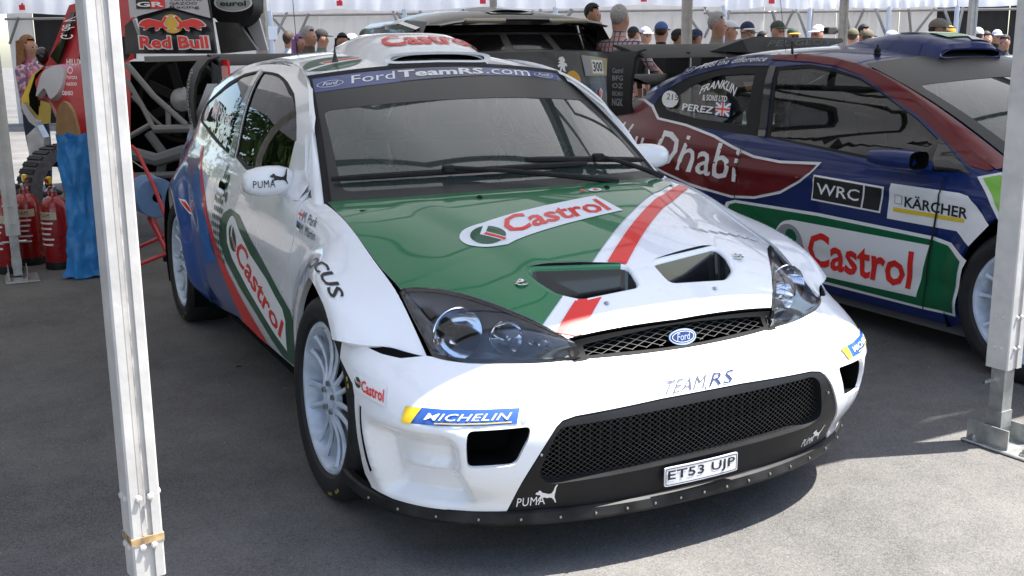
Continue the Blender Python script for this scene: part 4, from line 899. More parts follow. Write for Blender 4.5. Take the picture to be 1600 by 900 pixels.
panel('badge_ring',circ(rx=.40,ry=.34,n=36),bF,WPR,badge,step=.2,off=.0016,holes=(circ(rx=.385,ry=.315,n=36),))
text('badge_script','Ford',[(.24,.28),(.78,.28),(.76,.74),(.22,.74)],bF,CHR,badge,off=.002,shear=.45,bold=.01,nx=2)
# ---- headlights ----
hT=[(.712,-.352),(.661,-.400),(.591,-.456),(.527,-.503),(.46,-.551),(.397,-.601),(.345,-.655),(.333,-.682)]
hB=[(-.410,.571),(-.50,.568),(-.595,.568),(-.69,.570),(-.76,.571),(-.82,.574),(-.872,.579),(-.902,.5845)]
def lensF(sg):
    T=[hood(*p) for p in hT]; Bm=[bump(*p) for p in hB]; us=[i/7 for i in range(8)]
    def F(u,v):
        t=[ip(u,us,[q[d] for q in T]) for d in range(3)]; b_=[ip(u,us,[q[d] for q in Bm]) for d in range(3)]
        k=math.sin(math.pi*cl(v))*.020*(1-.25*u)*cl((1-u)*5)
        kk=math.sin(math.pi*cl(u))
        p=[b_[d]+(t[d]-b_[d])*v for d in range(3)]
        return (p[0]+k*.8,(p[1]-k*.35*kk)*sg,p[2]+k*.55)
    return F
for sg in (1,-1):
    F=lensF(sg); 
    ls=[(0,0),(.25,0),(.5,0),(.75,0),(1,0),(1,.5),(1,1),(.75,1),(.5,1),(.25,1),(0,1),(0,.5)]
    def inn(u,v,F=F,d=.05): 
        p=Vector(F(u,v)); return p
    hb=panel('headlight',ls,F,LENS,car,step=.08,h=2e-3,sg=-sg)
    hb['label']='clear headlight unit with black edge'
    panel('headlight_edge',ls,F,GBLK,hb,step=.08,h=2e-3,sg=-sg,off=.0012,holes=([(.035,.09),(.5,.05),(.965,.06),(.975,.5),(.965,.94),(.5,.93),(.035,.86)],))
    def back(u,v,F=F,sg=sg):
        p=Vector(F(cl(u),cl(v))); n=nrmF(F,cl(u,.03,.97),cl(v,.03,.97),2e-3,-sg); dpt=.15*min(1,4*u*(1-u)+.15)*min(1,4*v*(1-v)+.05); return tuple(p-n*dpt)
    panel('headlight_housing',ls,back,mat('lamp_housing_%s'%('r' if sg>0 else 'l'),(.30,.31,.34),.35,metal=.35) if sg>0 else MAT['lamp_housing_r'],hb,step=.10,h=2e-3,sg=-sg)
    for (u,v,r,dp) in ((.66,.48,.075,.045),(.36,.52,.050,.040),(.20,.40,.026,.03)):
        p=Vector(F(u,v)); n=nrmF(F,u,v,2e-3,-sg); ax=(Vector((1,0,.04)).normalized()); c=p-n*dp-ax*.015
        Rm=Vector((0,0,1)).rotation_difference(ax).to_matrix()
        b=MB(); b.lathe([(r,.012),(r*.97,.014),(r*.93,.004),(r*.80,-.02),(r*.55,-.042),(r*.22,-.056),(0,-.058)],c,'z',28,R=Rm); b.build('reflector',MAT.get('reflector_silver') or mat('reflector_silver',(.92,.94,.97),.10,metal=1),hb,angle=60)
        b=MB(); b.lathe([(0,.012),(r*.16,.010),(r*.20,-.01),(r*.18,-.05)],c,'z',14,R=Rm); b.build('bulb_shield',BLK if r>.06 else CHR,hb)
for sg in (1,-1):
    pass
# ---- wheels ----
def wheel(cx,cy,sg,par,R_=.325,rr=.240,w=.22,camb=0,steer=0,ns=14,rim=RIM,tyre=RUB,yellow=True,style='multi'):
    Rm=Matrix.Rotation(steer,3,'Z')@Matrix.Rotation(camb*sg,3,'X'); c=Vector((cx,cy,R_))
    def P(v): return Rm@Vector(v)+c
    o=-sg   # outward direction in y
    b=MB(); b.lathe([(rr+.004,o*-.004),(rr-.004,o*.002),(rr-.014,o*.0),(rr-.020,o*-.010),(rr-.028,o*-.05),(rr-.035,o*-.16)],(0,0,0),'y',48)
    b.V=[P(v) for v in b.V]; wh=b.build('wheel',rim,par)
    b=MB(); b.lathe([(rr-.002,o*-.006),(rr+.010,o*.010),(rr+.035,o*.018),(R_-.030,o*.016),(R_-.012,o*.004),(R_-.003,o*-.012),(R_,o*-.035),(R_,o*-(w-.04)),(R_-.02,o*-w),(rr,o*-w)],(0,0,0),'y',64); b.V=[P(v) for v in b.V]; b.build('tyre',tyre,wh)
    if yellow:
        b=MB()
        for a0 in (68,22,-60,-75,200,140): 
            for q in (0,4): b.lathe([(R_-.034,o*.0172),(R_-.024,o*.0155)],(0,0,0),'y',3,a0=math.radians(a0+q),a1=math.radians(a0+q+2.6))
        b.V=[P(v) for v in b.V]; each(b,'tyre_marking',mat('tyre_yellow',(.42,.30,.04),.6) if 'tyre_yellow' not in MAT else MAT['tyre_yellow'],wh)
    for i in range(ns):
        a=2*math.pi*i/ns; b=MB(); pts=[];rs=[]
        for t in (0,.2,.45,.7,.88,1.0):
            rad=.055+(rr-.020-.055)*t; off=(-.018-.030*math.sin(math.pi*t*.8)*.8+.014*t); an=a+(.05 if i%2 else -.05)*math.sin(math.pi*t*.5)
            pts.append((rad*math.cos(an),o*off,rad*math.sin(an))); rs.append(.0095-.002*math.sin(math.pi*t)+(.004 if t==1 else 0))
        b.tube(pts,rs,6,flat=1.0); b.V=[P(v) for v in b.V]; b.build('spoke',rim,wh)
    b=MB(); b.lathe([(.066,o*-.035),(.066,o*-.016),(.058,o*-.012),(.034,o*-.016),(.030,o*-.03),(0,o*-.03)],(0,0,0),'y',28); b.V=[P(v) for v in b.V]; b.build('hub',rim,wh)
    b=MB()
    for i in range(5):
        a=2*math.pi*i/5+.3; b.lathe([(0,o*-.004),(.009,o*-.004),(.010,o*-.02)],(.046*math.cos(a),0,.046*math.sin(a)),'y',6)
    b.V=[P(v) for v in b.V]; each(b,'wheel_nut',STEEL,wh)
    b=MB(); b.lathe([(.165,o*-.085),(.165,o*-.11),(.06,o*-.11),(.06,o*-.07)],(0,0,0),'y',36); b.V=[P(v) for v in b.V]; b.build('brake_disc',STEEL,wh)
    b=MB(); b.box((-.10,o*-.09,.06),(.07,.06,.14),bev=.01); b.V=[P(v) for v in b.V]; b.build('brake_caliper',BLK,wh)
    b=MB(); b.lathe([(0,o*-.12),(rr-.03,o*-.12)],(0,0,0),'y',24); b.V=[P(v) for v in b.V]; b.build('wheel_back',DARK,wh)
    return wh
wheel(0,-.815,1,car,camb=math.radians(-2.5),steer=math.radians(0)); wheel(-2.615,-.79,1,car,camb=math.radians(-1.5))
wheel(0,.815,-1,car,camb=math.radians(-2.5)); wheel(-2.615,.79,-1,car)
# ---- floor, inner shell, cabin ----
b=MB(); b.box((-1.2,0,.20),(3.3,1.16,.06)); b.box((.25,0,.33),(.6,.86,.30)); b.box((-2.9,0,.45),(.5,1.1,.5)); each(b,'underbody',DARK,car,smooth=False)
b=MB(); b.box((-1.40,-.70,.26),(2.1,.10,.06)); b.box((-1.40,.70,.26),(2.1,.10,.06)); each(b,'sill',DARK,car,smooth=False)
b=MB(); b.box((-.36,0,.66),(.10,1.30,.40)); b.build('bulkhead',DARK,car,smooth=False)
dsh=MB(); dsh.add([(-.15,-.62,.885),(-.15,.62,.885),(-.62,.60,.86),(-.62,-.60,.86),(-.72,-.60,.80),(-.72,.60,.80),(-.72,.6,.62),(-.72,-.6,.62)],[(0,1,2,3),(3,2,5,4),(4,5,6,7)]); dsh.build('dashboard',mat('dashboard_flock',(.022,.023,.023),.85),car,smooth=False)
for sy in (-.33,.33):
    b=MB(); b.box((-1.25,sy,.45),(.48,.44,.14),bev=.05); R_=Matrix.Rotation(math.radians(-18),3,'Y')
    b.box((-1.52,sy,.78),(.12,.46,.62),R=R_,bev=.05); b.box((-1.62,sy,1.10),(.12,.40,.20),R=R_,bev=.05); b.box((-1.54,sy-.17,1.10),(.16,.06,.2),bev=.03); b.box((-1.54,sy+.17,1.10),(.16,.06,.2),bev=.03)
    b.build('bucket_seat',FABR,car)
cage=MB(); 
CG=[[(-.42,-.60,.80),(-.52,-.60,.93),(-.95,-.50,1.26),(-1.5,-.47,1.33),(-1.58,-.47,1.33)],[(-1.6,-.60,.3),(-1.6,-.58,1.0),(-1.6,-.48,1.28),(-1.6,-.3,1.34),(-1.6,.3,1.34),(-1.6,.48,1.28),(-1.6,.58,1.0),(-1.6,.60,.3)],[(-.95,-.50,1.262),(-.93,0,1.29),(-.95,.5,1.262)],[(-1.6,-.50,1.25),(-2.6,-.45,.7)],[(-1.6,.50,1.25),(-2.6,.45,.7)],[(-1.6,-.50,1.25),(-2.6,.45,.7)],[(-.62,-.60,.50),(-1.58,-.60,.80)],[(-.60,-.60,.95),(-1.58,-.60,.40)]]
for p in CG: cage.tube(p,.020,8)
cage.tube([(p[0],-p[1],p[2]) for p in CG[0]],.020,8)
cage.build('roll_cage',mat('cage_grey',(.33,.36,.35),.5),car)
b=MB(); b.tube([(-.86+.04*math.cos(a),.33+.16*math.sin(a),.90+.155*math.cos(a)) for a in [2*math.pi*i/20 for i in range(20)]],.014,8,closed=True); b.build('steering_wheel',FABR,car)
b=MB(); b.tube([(-.60,-.56,1.02),(-.72,-.50,1.065),(-.78,-.42,1.075),(-.86,0,1.05),(-.86,.25,1.03),(-.80,.45,1.00),(-.60,.60,.94)],.016,8); b.build('cage_bar',BLK,car)  # dark bar in the cabin imitates a marquee beam's reflection in the windscreen
b=MB(); b.tube([(-1.02,.10,1.30),(-.95,.16,1.22),(-.86,.19,1.12),(-.72,.20,1.0),(-.55,.20,.90)],[.03,.03,.026,.024,.03],8,flat=.4); b.build('centre_strap',BLK,car)  # dark band likewise imitates a beam's reflection in the glass
# roof lining and rear end
rl=MB(); 
panel('roof_lining',[(x*1,y*.9) for x,y in rp2],lambda u,v:(roof(u,v)[0],roof(u,v)[1],roof(u,v)[2]-.05),GREYM,car,step=.1)
V=[(-3.18,-.60,.95),(-3.18,.60,.95),(-3.03,.50,1.235),(-3.03,-.50,1.235),(-3.24,-.66,.62),(-3.24,.66,.62),(-3.28,-.68,.32),(-3.28,.68,.32)]
mk('tailgate',V,[(0,3,2,1),(4,0,1,5),(6,4,5,7)],WHITE,car,False)
# high rear wing on its dark end plates
wg=MB()
V=[];n=14
for y in (-.45,-.3,0,.3,.45):
    for j in range(n):
        a=2*math.pi*j/n; V.append((-3.08-.15*math.cos(a),y,1.365+.012*math.sin(a)+.03*math.cos(a)))
wg.add(V,[(k*n+j,k*n+(j+1)%n,(k+1)*n+(j+1)%n,(k+1)*n+j) for k in range(4) for j in range(n)])
WING=mat('dark_wing',(.016,.016,.017),.55)
wgo=wg.build('rear_wing',WING,car)
for sy in (-1,1):
    pr=[(.44,1.385),(.50,1.368),(.548,1.31),(.572,1.24),(.582,1.15),(.578,1.04),(.56,.95)]; V=[]; F_=[]
    for (y,z) in pr:
        for dx in (-3.24,-2.96-.10*cl((1.35-z)/.3)):
            for th in (0,.014): V.append((dx,sy*(y-th),z-th*.5))
    for i in range(len(pr)-1):
        a_=i*4; c_=a_+4; F_+=[(a_,a_+2,c_+2,c_),(a_+1,c_+1,c_+3,a_+3),(a_,c_,c_+1,a_+1),(a_+2,a_+3,c_+3,c_+2)]
    F_+=[(0,1,3,2),(24,26,27,25)]
    bb=MB(); bb.add(V,F_); ep=bb.build('wing_endplate',WING,wgo)
    if sy<0:
        EF=lambda u,v:(-3.22+.14*v,-(ip(u,[0,.25,.5,.75,1],[.560,.580,.583,.572,.545])+.002),ip(u,[0,.25,.5,.75,1],[.96,1.05,1.15,1.24,1.315]))
        text('endplate_lettering','BFGoodrich',[(0.05,.15),(1,.15),(1,.75),(.05,.75)],EF,GPR,ep,off=.002,sg=-1,bold=.01,nx=14)
    b=MB(); b.box((-2.90,sy*.42,1.30),(.16,.012,.13)); b.build('wing_fin',RED,wgo,smooth=False)
# =============== ground and marquee ===============
def asphalt():
    m=bpy.data.materials.new('asphalt'); m.use_nodes=True; n=m.node_tree; b=n.nodes['Principled BSDF']; b.inputs['Roughness'].default_value=.85; b.inputs['Specular IOR Level'].default_value=.25
    tc=n.nodes.new('ShaderNodeTexCoord')
    def N(s,d=4,r=.6):
        t=n.nodes.new('ShaderNodeTexNoise'); t.inputs['Scale'].default_value=s; t.inputs['Detail'].default_value=d; t.inputs['Roughness'].default_value=r; n.links.new(tc.outputs['Object'],t.inputs['Vector']); return t.outputs['Fac']
    vor=n.nodes.new('ShaderNodeTexVoronoi'); vor.inputs['Scale'].default_value=260; n.links.new(tc.outputs['Object'],vor.inputs['Vector'])
    r=n.nodes.new('ShaderNodeValToRGB'); r.color_ramp.elements[0].color=(.054,.053,.0525,1); r.color_ramp.elements[1].color=(.245,.234,.218,1)
    r.color_ramp.elements[0].position=.15; r.color_ramp.elements[1].position=.85
    def math_(op,a,b_,v=None):
        q=n.nodes.new('ShaderNodeMath'); q.operation=op
        for i,x in enumerate((a,b_)):
            if isinstance(x,(int,float)): q.inputs[i].default_value=x
            else: n.links.new(x,q.inputs[i])
        return q.outputs[0]
    fine=N(420,3,.7); big=N(.8,6,.65); mid=N(9,5,.65)
    sepc=n.nodes.new('ShaderNodeSeparateColor'); n.links.new(vor.outputs['Color'],sepc.inputs[0])
    f=math_('ADD',math_('MULTIPLY',sepc.outputs[0],.30),math_('MULTIPLY',fine,.75)); f=math_('SUBTRACT',f,.065)
    f=math_('ADD',f,math_('MULTIPLY',math_('SUBTRACT',big,.5),.85)); f=math_('ADD',f,math_('MULTIPLY',math_('SUBTRACT',mid,.5),.25))
    n.links.new(f,r.inputs[0]); n.links.new(r.outputs[0],b.inputs['Base Color'])
    bp=n.nodes.new('ShaderNodeBump'); bp.inputs['Strength'].default_value=.4; bp.inputs['Distance'].default_value=.003
    n.links.new(math_('ADD',vor.outputs['Distance'],fine),bp.inputs['Height']); n.links.new(bp.outputs[0],b.inputs['Normal'])
    return m
gd=mk('ground',[(-300,-300,0),(300,-300,0),(300,300,0),(-300,300,0)],[(0,1,2,3)],asphalt(),None,False); tag(gd,'grey asphalt ground',kind='structure')
def canvas(name,tr=.5,col=(.80,.80,.80)):
    m=bpy.data.materials.new(name); m.use_nodes=True; n=m.node_tree; n.nodes.clear(); o=n.nodes.new('ShaderNodeOutputMaterial')
    d=n.nodes.new('ShaderNodeBsdfDiffuse'); t=n.nodes.new('ShaderNodeBsdfTranslucent'); x=n.nodes.new('ShaderNodeMixShader'); x.inputs[0].default_value=tr
    tc=n.nodes.new('ShaderNodeTexCoord'); no=n.nodes.new('ShaderNodeTexNoise'); no.inputs['Scale'].default_value=2.2; n.links.new(tc.outputs['Object'],no.inputs['Vector'])
    mx=n.nodes.new('ShaderNodeMix'); mx.data_type='RGBA'; mx.inputs['A'].default_value=(*[c*.86 for c in col],1); mx.inputs['B'].default_value=(*col,1); n.links.new(no.outputs['Fac'],mx.inputs['Factor'])
    n.links.new(mx.outputs['Result'],d.inputs[0]); n.links.new(mx.outputs['Result'],t.inputs[0])
    n.links.new(d.outputs[0],x.inputs[1]); n.links.new(t.outputs[0],x.inputs[2]); n.links.new(x.outputs[0],o.inputs[0]); MAT[name]=m; return m
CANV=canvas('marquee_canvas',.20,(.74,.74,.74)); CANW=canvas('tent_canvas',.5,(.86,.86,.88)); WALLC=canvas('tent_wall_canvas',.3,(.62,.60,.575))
# overhead marquee bays, 2.9 m wide along y, ridge across
def bay(x0,x1,y0,y1,h=2.35,rg=.95,label='',val=.22):
    r=root('marquee',label,'marquee',((x0+x1)/2,(y0+y1)/2,0),0,'white marquee roofs over the parked cars')
    ox,oy=(x0+x1)/2,(y0+y1)/2; N=10; V=[];F_=[]
    hx,hy=(x1-x0)/2,(y1-y0)/2
    for i in range(N+1):
        for j in range(N+1):
            a=-1+2*i/N; b_=-1+2*j/N; t=1-abs(b_); sag=.05*math.sin(math.pi*t)
            V.append((hx*a,hy*b_,h+rg*t-sag))
    for i in range(N):
        for j in range(N):
            q=i*(N+1)+j; F_.append((q,q+1,q+N+2,q+N+1))
    mk('roof_canvas',V,F_,CANV,r,True)
    V=[(-hx,-hy,h),(-hx,hy,h),(-hx,0,h+rg)]; 
    for s in (-1,1): mk('gable_canvas',[(s*(hx+.004),-hy,h-.0),(s*(hx+.004),hy,h-.0),(s*(hx+.004),0,h+rg)],[(0,1,2)],CANV,r,False)
    return r
ys=[(-10.3,-7.395),(-7.4,-4.395),(-4.42,-1.46),(-1.50,1.47),(1.40,4.42),(4.415,7.4)]  # the two leftmost bays are added to block sky light
labs=['outermost white marquee roof bay on the left','white marquee roof bay furthest left of the cars','white marquee roof bay left of the white rally car','white marquee roof bay over the white rally car','white marquee roof bay over the blue and maroon rally car','white marquee roof bay furthest right over the cars']
beams=mat('marquee_frame_aluminium',(.10,.10,.10),.6,metal=.2)
for (y0,y1),lb in zip(ys,labs):
    r=bay(-4.35,.945,y0,y1,label=lb)
    ox,oy=(-4.35+.945)/2,(y0+y1)/2
    for x in (-2.54,-1.7,-.85,0,.85,1.7,2.54):
        b=MB(); hw=(y1-y0)/2-.03
        b.tube([(x,-hw,2.30),(x,0,3.22),(x,hw,2.30)],.05 if abs(x)>2.5 else .028,6); b.build('rafter',beams,r)
    for y in (-(y1-y0)/2+.05,(y1-y0)/2-.05):
        b=MB(); b.box((0,y,2.30),(5.1,.06,.09)); b.build('eave_beam',beams,r,smooth=False)
    for x in (-2.54,2.54):
        b=MB(); b.tube([(x,-(y1-y0)/2+.05,2.30),(x,(y1-y0)/2-.05,2.30)],.035,8); b.build('tie_beam',beams,r)
r2_lab=['white marquee roof over the red pickup at the back','white marquee roof over the black off-road racer at the back']
for (x0,x1,y0,y1),lb in zip([(-9.6,-4.34,-4.4,-.5),(-9.6,-4.34,-.505,3.6)],r2_lab): bay(x0,x1,y0,y1,label=lb,h=2.5)
bay(-9.6,-4.34,3.595,8.2,label='white marquee roof at the back right beyond the blue car',h=2.5)
for k,(y0,y1) in enumerate([(-7,-2.5),(-2.5,2),(2,6.5)]): bay(6.5,11.5,y0,y1,label='white marquee roof across the aisle, %s'%('left one','middle one','right one')[k])  # unseen row behind the viewpoint, added to cut sky light on the ground
for k,(y0,y1) in enumerate([(-8.3,-4.37),(-12.2,-8.27)]): bay(-9.6,-4.34,y0,y1,h=2.5,label='white marquee roof in the back row, %s'%('just left of the red pickup','outermost on the left')[k])  # unseen bays added to darken what the rear side window reflects
# marquee legs
def pole(name,label,x,y,rz,red=False,h=2.35,w=.085,d=.085,foot=True,group='aluminium marquee legs',lean=(0,0)):
    r=root('marquee_pole',label,'marquee pole',(x,y,0),rz,group)
    r.rotation_euler=(math.radians(-lean[1]),math.radians(lean[0]),rz)
    P=[]; b=MB(); z0=.285
    # extruded section with grooves
    hw,hd=w/2,d/2; g=.006
    sec=[(-hw,-hd),(-.014,-hd),(-.014,-hd+g),(.014,-hd+g),(.014,-hd),(hw,-hd)]
    sec=[(-hw+.004,-hd),(hw-.004,-hd),(hw,-hd+.004),(hw,-.012),(hw-g,-.012),(hw-g,.012),(hw,.012),(hw,hd-.004),(hw-.004,hd),(-hw+.004,hd),(-hw,hd-.004),(-hw,.012),(-hw+g,.012),(-hw+g,-.012),(-hw,-.012),(-hw,-hd+.004)]
    n=len(sec); V=[(a,c,z0) for a,c in sec]+[(a,c,h) for a,c in sec]
    b.add(V,[(i,(i+1)%n,n+(i+1)%n,n+i) for i in range(n)]+[tuple(range(n-1,-1,-1)),tuple(range(n,2*n))])
    b.build('leg_profile',ALU,r,smooth=False)
    if lean!=(0,0):
        b=MB(); b.box((0,0,.375),(w+.003,d+.003,.016)); b.build('old_tape',mat('brown_tape',(.40,.27,.14),.6,noise=.5,nscale=30),r,smooth=False)
        b=MB(); b.box((hw+.0005,0,1.2),(.002,d*.05,1.6)); b.build('profile_seam',mat('seam_grime',(.42,.40,.37),.8,noise=.4,nscale=20),r,smooth=False)
    if foot:
        b=MB(); b.box((0,0,.17),(w*.62,d*.62,.30)); b.box((0,0,.10),(w*.70,d*.70,.06)); each(b,'foot_insert',GALV,r,smooth=False)
        b=MB(); b.box((.06,.02,.006),(.30,.20,.010),bev=.003); b.build('base_plate',GALV,r,smooth=False)
        b=MB(); b.box((-.0,-.055,.045),(.16,.006,.07)); b.box((0,.055,.045),(.16,.006,.07)); each(b,'foot_bracket',GALV,r,smooth=False)
        b=MB()
        for (bx_,by_) in ((-.055,-.055),(.14,.05),(.14,-.05)): b.lathe([(0,.03),(.010,.03),(.011,.02),(.018,.018),(.018,.010)],(bx_,by_,0),'z',6)
        b.tube([(-.02,-.075,.235),(-.02,.075,.235)],.007,8)
        each(b,'foot_bolt',STEEL,r)
        for zz in (.36,.47):
            for xx in (-.012,.012):
                b=MB(); b.lathe([(0,-hd-.007),(.006,-hd-.006),(.008,-hd)],(xx,0,zz),'y',8); b.lathe([(0,hd+.007),(.006,hd+.006),(.008,hd)],(xx,0,zz),'y',8); each(b,'rivet',ALU,r)
                b=MB(); b.lathe([(0,hw+.007),(.006,hw+.006),(.008,hw)],(0,xx,zz),'x',8); b.lathe([(0,-hw-.007),(.006,-hw-.006),(.008,-hw)],(0,xx,zz),'x',8); each(b,'rivet',ALU,r)
    return r
pole('p','weathered aluminium marquee leg in the left foreground, largest of the legs',.848,-1.484,math.radians(9),w=.064,d=.066,lean=(.3,.35))
pole('p','aluminium marquee leg on a bolted base plate in the right foreground',.715,1.405,math.radians(4))
pole('p','aluminium marquee leg at the far left edge beside the fire extinguishers',-4.34,-1.53,0)
# =============== blue and maroon rally car alongside ===============
RCAM=[Vector((_r2.x,_r2.y,_r2.z)),Vector((-_u2.x,-_u2.y,-_u2.z)),Vector((_f.x,_f.y,_f.z))]
def at(u,v,D):      # a point D metres ahead of the viewpoint along that line of sight
    return Vector((3.0756,-1.7228,1.3666))+(RCAM[0]*((u-800)/1644.6)+RCAM[1]*((v-450)/1644.6)+RCAM[2])*D
bc=root('rally_car','blue and maroon hatchback rally car with roof scoop parked beside the white rally car','car',(.36,2.95,0))
DBL=mat('dark_blue_paint',(.005,.020,.115),.32,spec=.3,coat=.55,noise=.06,nscale=4)
MAR=mat('maroon_paint',(.13,.005,.009),.35,spec=.3,coat=.35,noise=.05,nscale=4)
LIME=mat('lime_print',(.22,.52,.06),.35,coat=.6)
GRN2=mat('mid_green_vinyl',(.005,.12,.045),.35,spec=.3,coat=.4)
ROOFB=DBL
TF2=side2
ARC2=lambda c,R_,a0,a1,st:[(c+R_*math.cos(math.radians(a)),.33+R_*math.sin(math.radians(a))) for a in range(a0,a1,st)]
W2=[(-1.79,.915),(-1.95,1.285),(-1.80,1.297),(-1.691,1.300),(-1.483,1.278),(-1.282,1.238),(-1.118,1.180),(-.929,1.100),(-.818,1.058),(-.644,.965),(-.44,.850),(-.583,.836),(-1.03,.862)]
Q2=[(-1.85,.917),(-2.097,.924),(-2.565,.940),(-2.78,.958),(-2.98,1.000),(-3.02,1.03),(-2.99,1.075),(-2.918,1.15),(-2.729,1.226),(-2.511,1.270),(-2.25,1.293),(-2.01,1.292)]
sideo=[(-.30,.868),(-.385,.90),(-.496,.950),(-.778,1.085),(-.96,1.180),(-1.167,1.253),(-1.349,1.296),(-1.562,1.328),(-1.819,1.345),(-2.009,1.348),(-2.226,1.343),(-2.439,1.326),(-2.675,1.285),(-2.959,1.18),(-3.2,1.09),(-3.34,1.05),(-3.46,.94),(-3.50,.80),(-3.50,.45),(-3.45,.30)]+[(-3.04,.33)]+ARC2(-2.64,.40,174,0,-8)+[(-2.22,.16),(-1.2,.155),(-.45,.155)]+ARC2(0,.42,200,96,-6)+[(0,.75),(.12,.80),(0,.845),(-.15,.858)]
dr2=[(-.545,.155),(-.60,.25),(-.552,.594),(-.535,.815),(-.30,.868)]
for sg,F in ((1,side2),(-1,mir(side2))):
    so_=panel('body_side',sideo,F,DBL,bc,step=.026,sg=sg,rim=.02,holes=(W2,Q2))
    panel('side_window',W2,F,GLASSD,so_,step=.08,sg=sg,off=-.006); panel('rear_side_window',Q2,F,GLASSD,so_,step=.08,sg=sg,off=-.006)
    panel('window_seal',[(a,b) for a,b in W2],F,BLK,so_,step=.06,sg=sg,off=-.003,holes=([(a*.955-.053,b*.93+.075) for a,b in W2],))
    panel('rear_window_seal',[(a,b) for a,b in Q2],F,BLK,so_,step=.06,sg=sg,off=-.003,holes=([(-1.99,.965),(-2.50,.985),(-2.84,1.02),(-2.88,1.04),(-2.66,1.18),(-2.45,1.235),(-2.10,1.25)],))
    # A pillar and roof rail
    oc=[F(*p) for p in [(-.30,.872),(-.385,.903),(-.496,.953),(-.778,1.088),(-.96,1.183),(-1.167,1.256),(-1.349,1.299),(-1.562,1.331),(-1.819,1.348),(-2.009,1.351),(-2.226,1.346),(-2.439,1.329),(-2.675,1.288),(-2.959,1.183),(-3.2,1.093)]]
    ic=[(p[0],p[1]*sg,p[2]) for p in [wind2(-1.01,b_) for b_ in (-.01,.06,.18,.46,.66,.86)]+[roof2(x,-y) for x,y in ((-1.36,.575),(-1.56,.54),(-1.82,.52),(-2.01,.515),(-2.23,.51),(-2.44,.50),(-2.68,.50),(-2.96,.50),(-3.2,.5))]]
    uu2=[i for i in range(15)]
    oc=scurve(oc,.9); ic=scurve(ic,.9)
    def pil2(u,v,oc=oc,ic=ic,sg=sg):
        o=oc(u); i_=ic(u); k=math.sin(math.pi*cl(v))*.012
        return (o[0]+(i_[0]-o[0])*v,o[1]+(i_[1]-o[1])*v-sg*k*.7,o[2]+(i_[2]-o[2])*v+k*.6)
    panel('roof_rail',[(i,0) for i in range(15)]+[(i,1) for i in range(14,-1,-1)],pil2,DBL,bc,step=.3,sg=-sg,rim=.01)
    if sg>0:
        panel('maroon_pillar',[(i,-.0) for i in range(10)]+[(9.0,.6)]+[(i,.93) for i in range(8,-1,-1)],pil2,MAR,bc,step=.3,sg=-sg,off=.002)
        panel('white_pillar_line',[(8.2,-.0),(9.0,-.0),(9.35,.0),(8.6,.93),(7.0,.97),(8.1,.9)],pil2,WPR,bc,step=.3,sg=-sg,off=.003)
    panel('pillar_trim',[(-1.79,.912),(-1.85,.914),(-2.01,1.297),(-1.95,1.290)],F,GBLK,so_,step=.1,sg=sg,off=.003)
    panel('maroon_rail_strip',[(-.385,.905),(-.496,.955),(-.778,1.09),(-.96,1.185),(-1.167,1.258),(-1.349,1.301),(-1.562,1.333),(-1.819,1.350),(-2.009,1.350),(-2.04,1.325),(-1.80,1.315),(-1.691,1.311),(-1.483,1.29),(-1.282,1.248),(-1.118,1.189),(-.929,1.112),(-.818,1.072),(-.644,.983),(-.428,.874),(-.33,.862),(-.31,.872)],F,MAR,so_,step=.03,sg=sg,off=.005)
F=side2; OFFM[0]=2.4
mt=[(-3.42,1.02),(-3.32,1.066),(-3.169,1.062),(-3.019,1.028),(-2.88,.957),(-2.554,.932),(-2.216,.886),(-1.999,.838),(-1.817,.803),(-1.603,.792),(-1.330,.806)]
mb=[(-1.366,.765),(-1.427,.725),(-1.575,.650),(-1.776,.600),(-1.972,.583),(-2.235,.600),(-2.607,.66),(-3.0,.74),(-3.47,.78)]
wl=[(-3.45,1.04),(-3.32,1.080),(-3.169,1.076),(-3.004,1.042),(-2.87,.970),(-2.554,.946),(-2.216,.900),(-1.999,.852),(-1.817,.817),(-1.603,.806),(-1.300,.822),(-1.366,.752),(-1.427,.711),(-1.575,.634),(-1.776,.585),(-1.972,.568),(-2.235,.585),(-2.607,.645),(-3.0,.725),(-3.48,.765)]
panel('white_flame_edge',wl,F,WPR,bc,step=.026,off=.0014); panel('maroon_flame',mt+mb,F,MAR,bc,step=.026,off=.0024)
text('side_lettering','Dhabi',[(-2.76,.690),(-1.88,.655),(-1.93,.850),(-2.80,.900)],F,WPR,bc,off=.0032,bold=.008,shear=.25,nx=12,ny=3)
text('side_lettering','Abu',[(-3.36,.74),(-2.90,.72),(-2.92,.90),(-3.40,.93)],F,WPR,bc,off=.0032,bold=.008,shear=.25,nx=12,ny=3)
def plate2(name,poly,m,off): return panel(name,poly,F,m,bc,step=.03,off=off)
plate2('series_logo_edge',D2['wrc'],WPR,.0014); q=qm(D2['wrc'])
plate2('series_logo_panel',[q(.02,.07),q(.73,.07),q(.73,.93),q(.02,.93)],BPR,.0022); plate2('series_logo_panel',[q(.755,.07),q(.98,.07),q(.98,.93),q(.755,.93)],BPR,.0022)
text('series_lettering','WRC',None,F,WPR,bc,off=.003,g=lambda u,v:q(.07+.62*u,.28+.46*v),bold=.01)
plate2('door_sponsor_plate',D2['kar'],WPR,.0016)
text('door_sponsor_lettering','KÄRCHER',[(-.735,.664),(-.385,.652),(-.385,.712),(-.735,.726)],F,BPR,bc,off=.0028,bold=.022,nx=8)
plate2('door_sponsor_bar',D2['kary'],YEL,.0026)
shape('door_sponsor_emblem',[(0,0),(1,0),(1,1),(0,1)],[(-.795,.675),(-.75,.672),(-.75,.715),(-.795,.718)],F,GPR,bc,off=.0026)
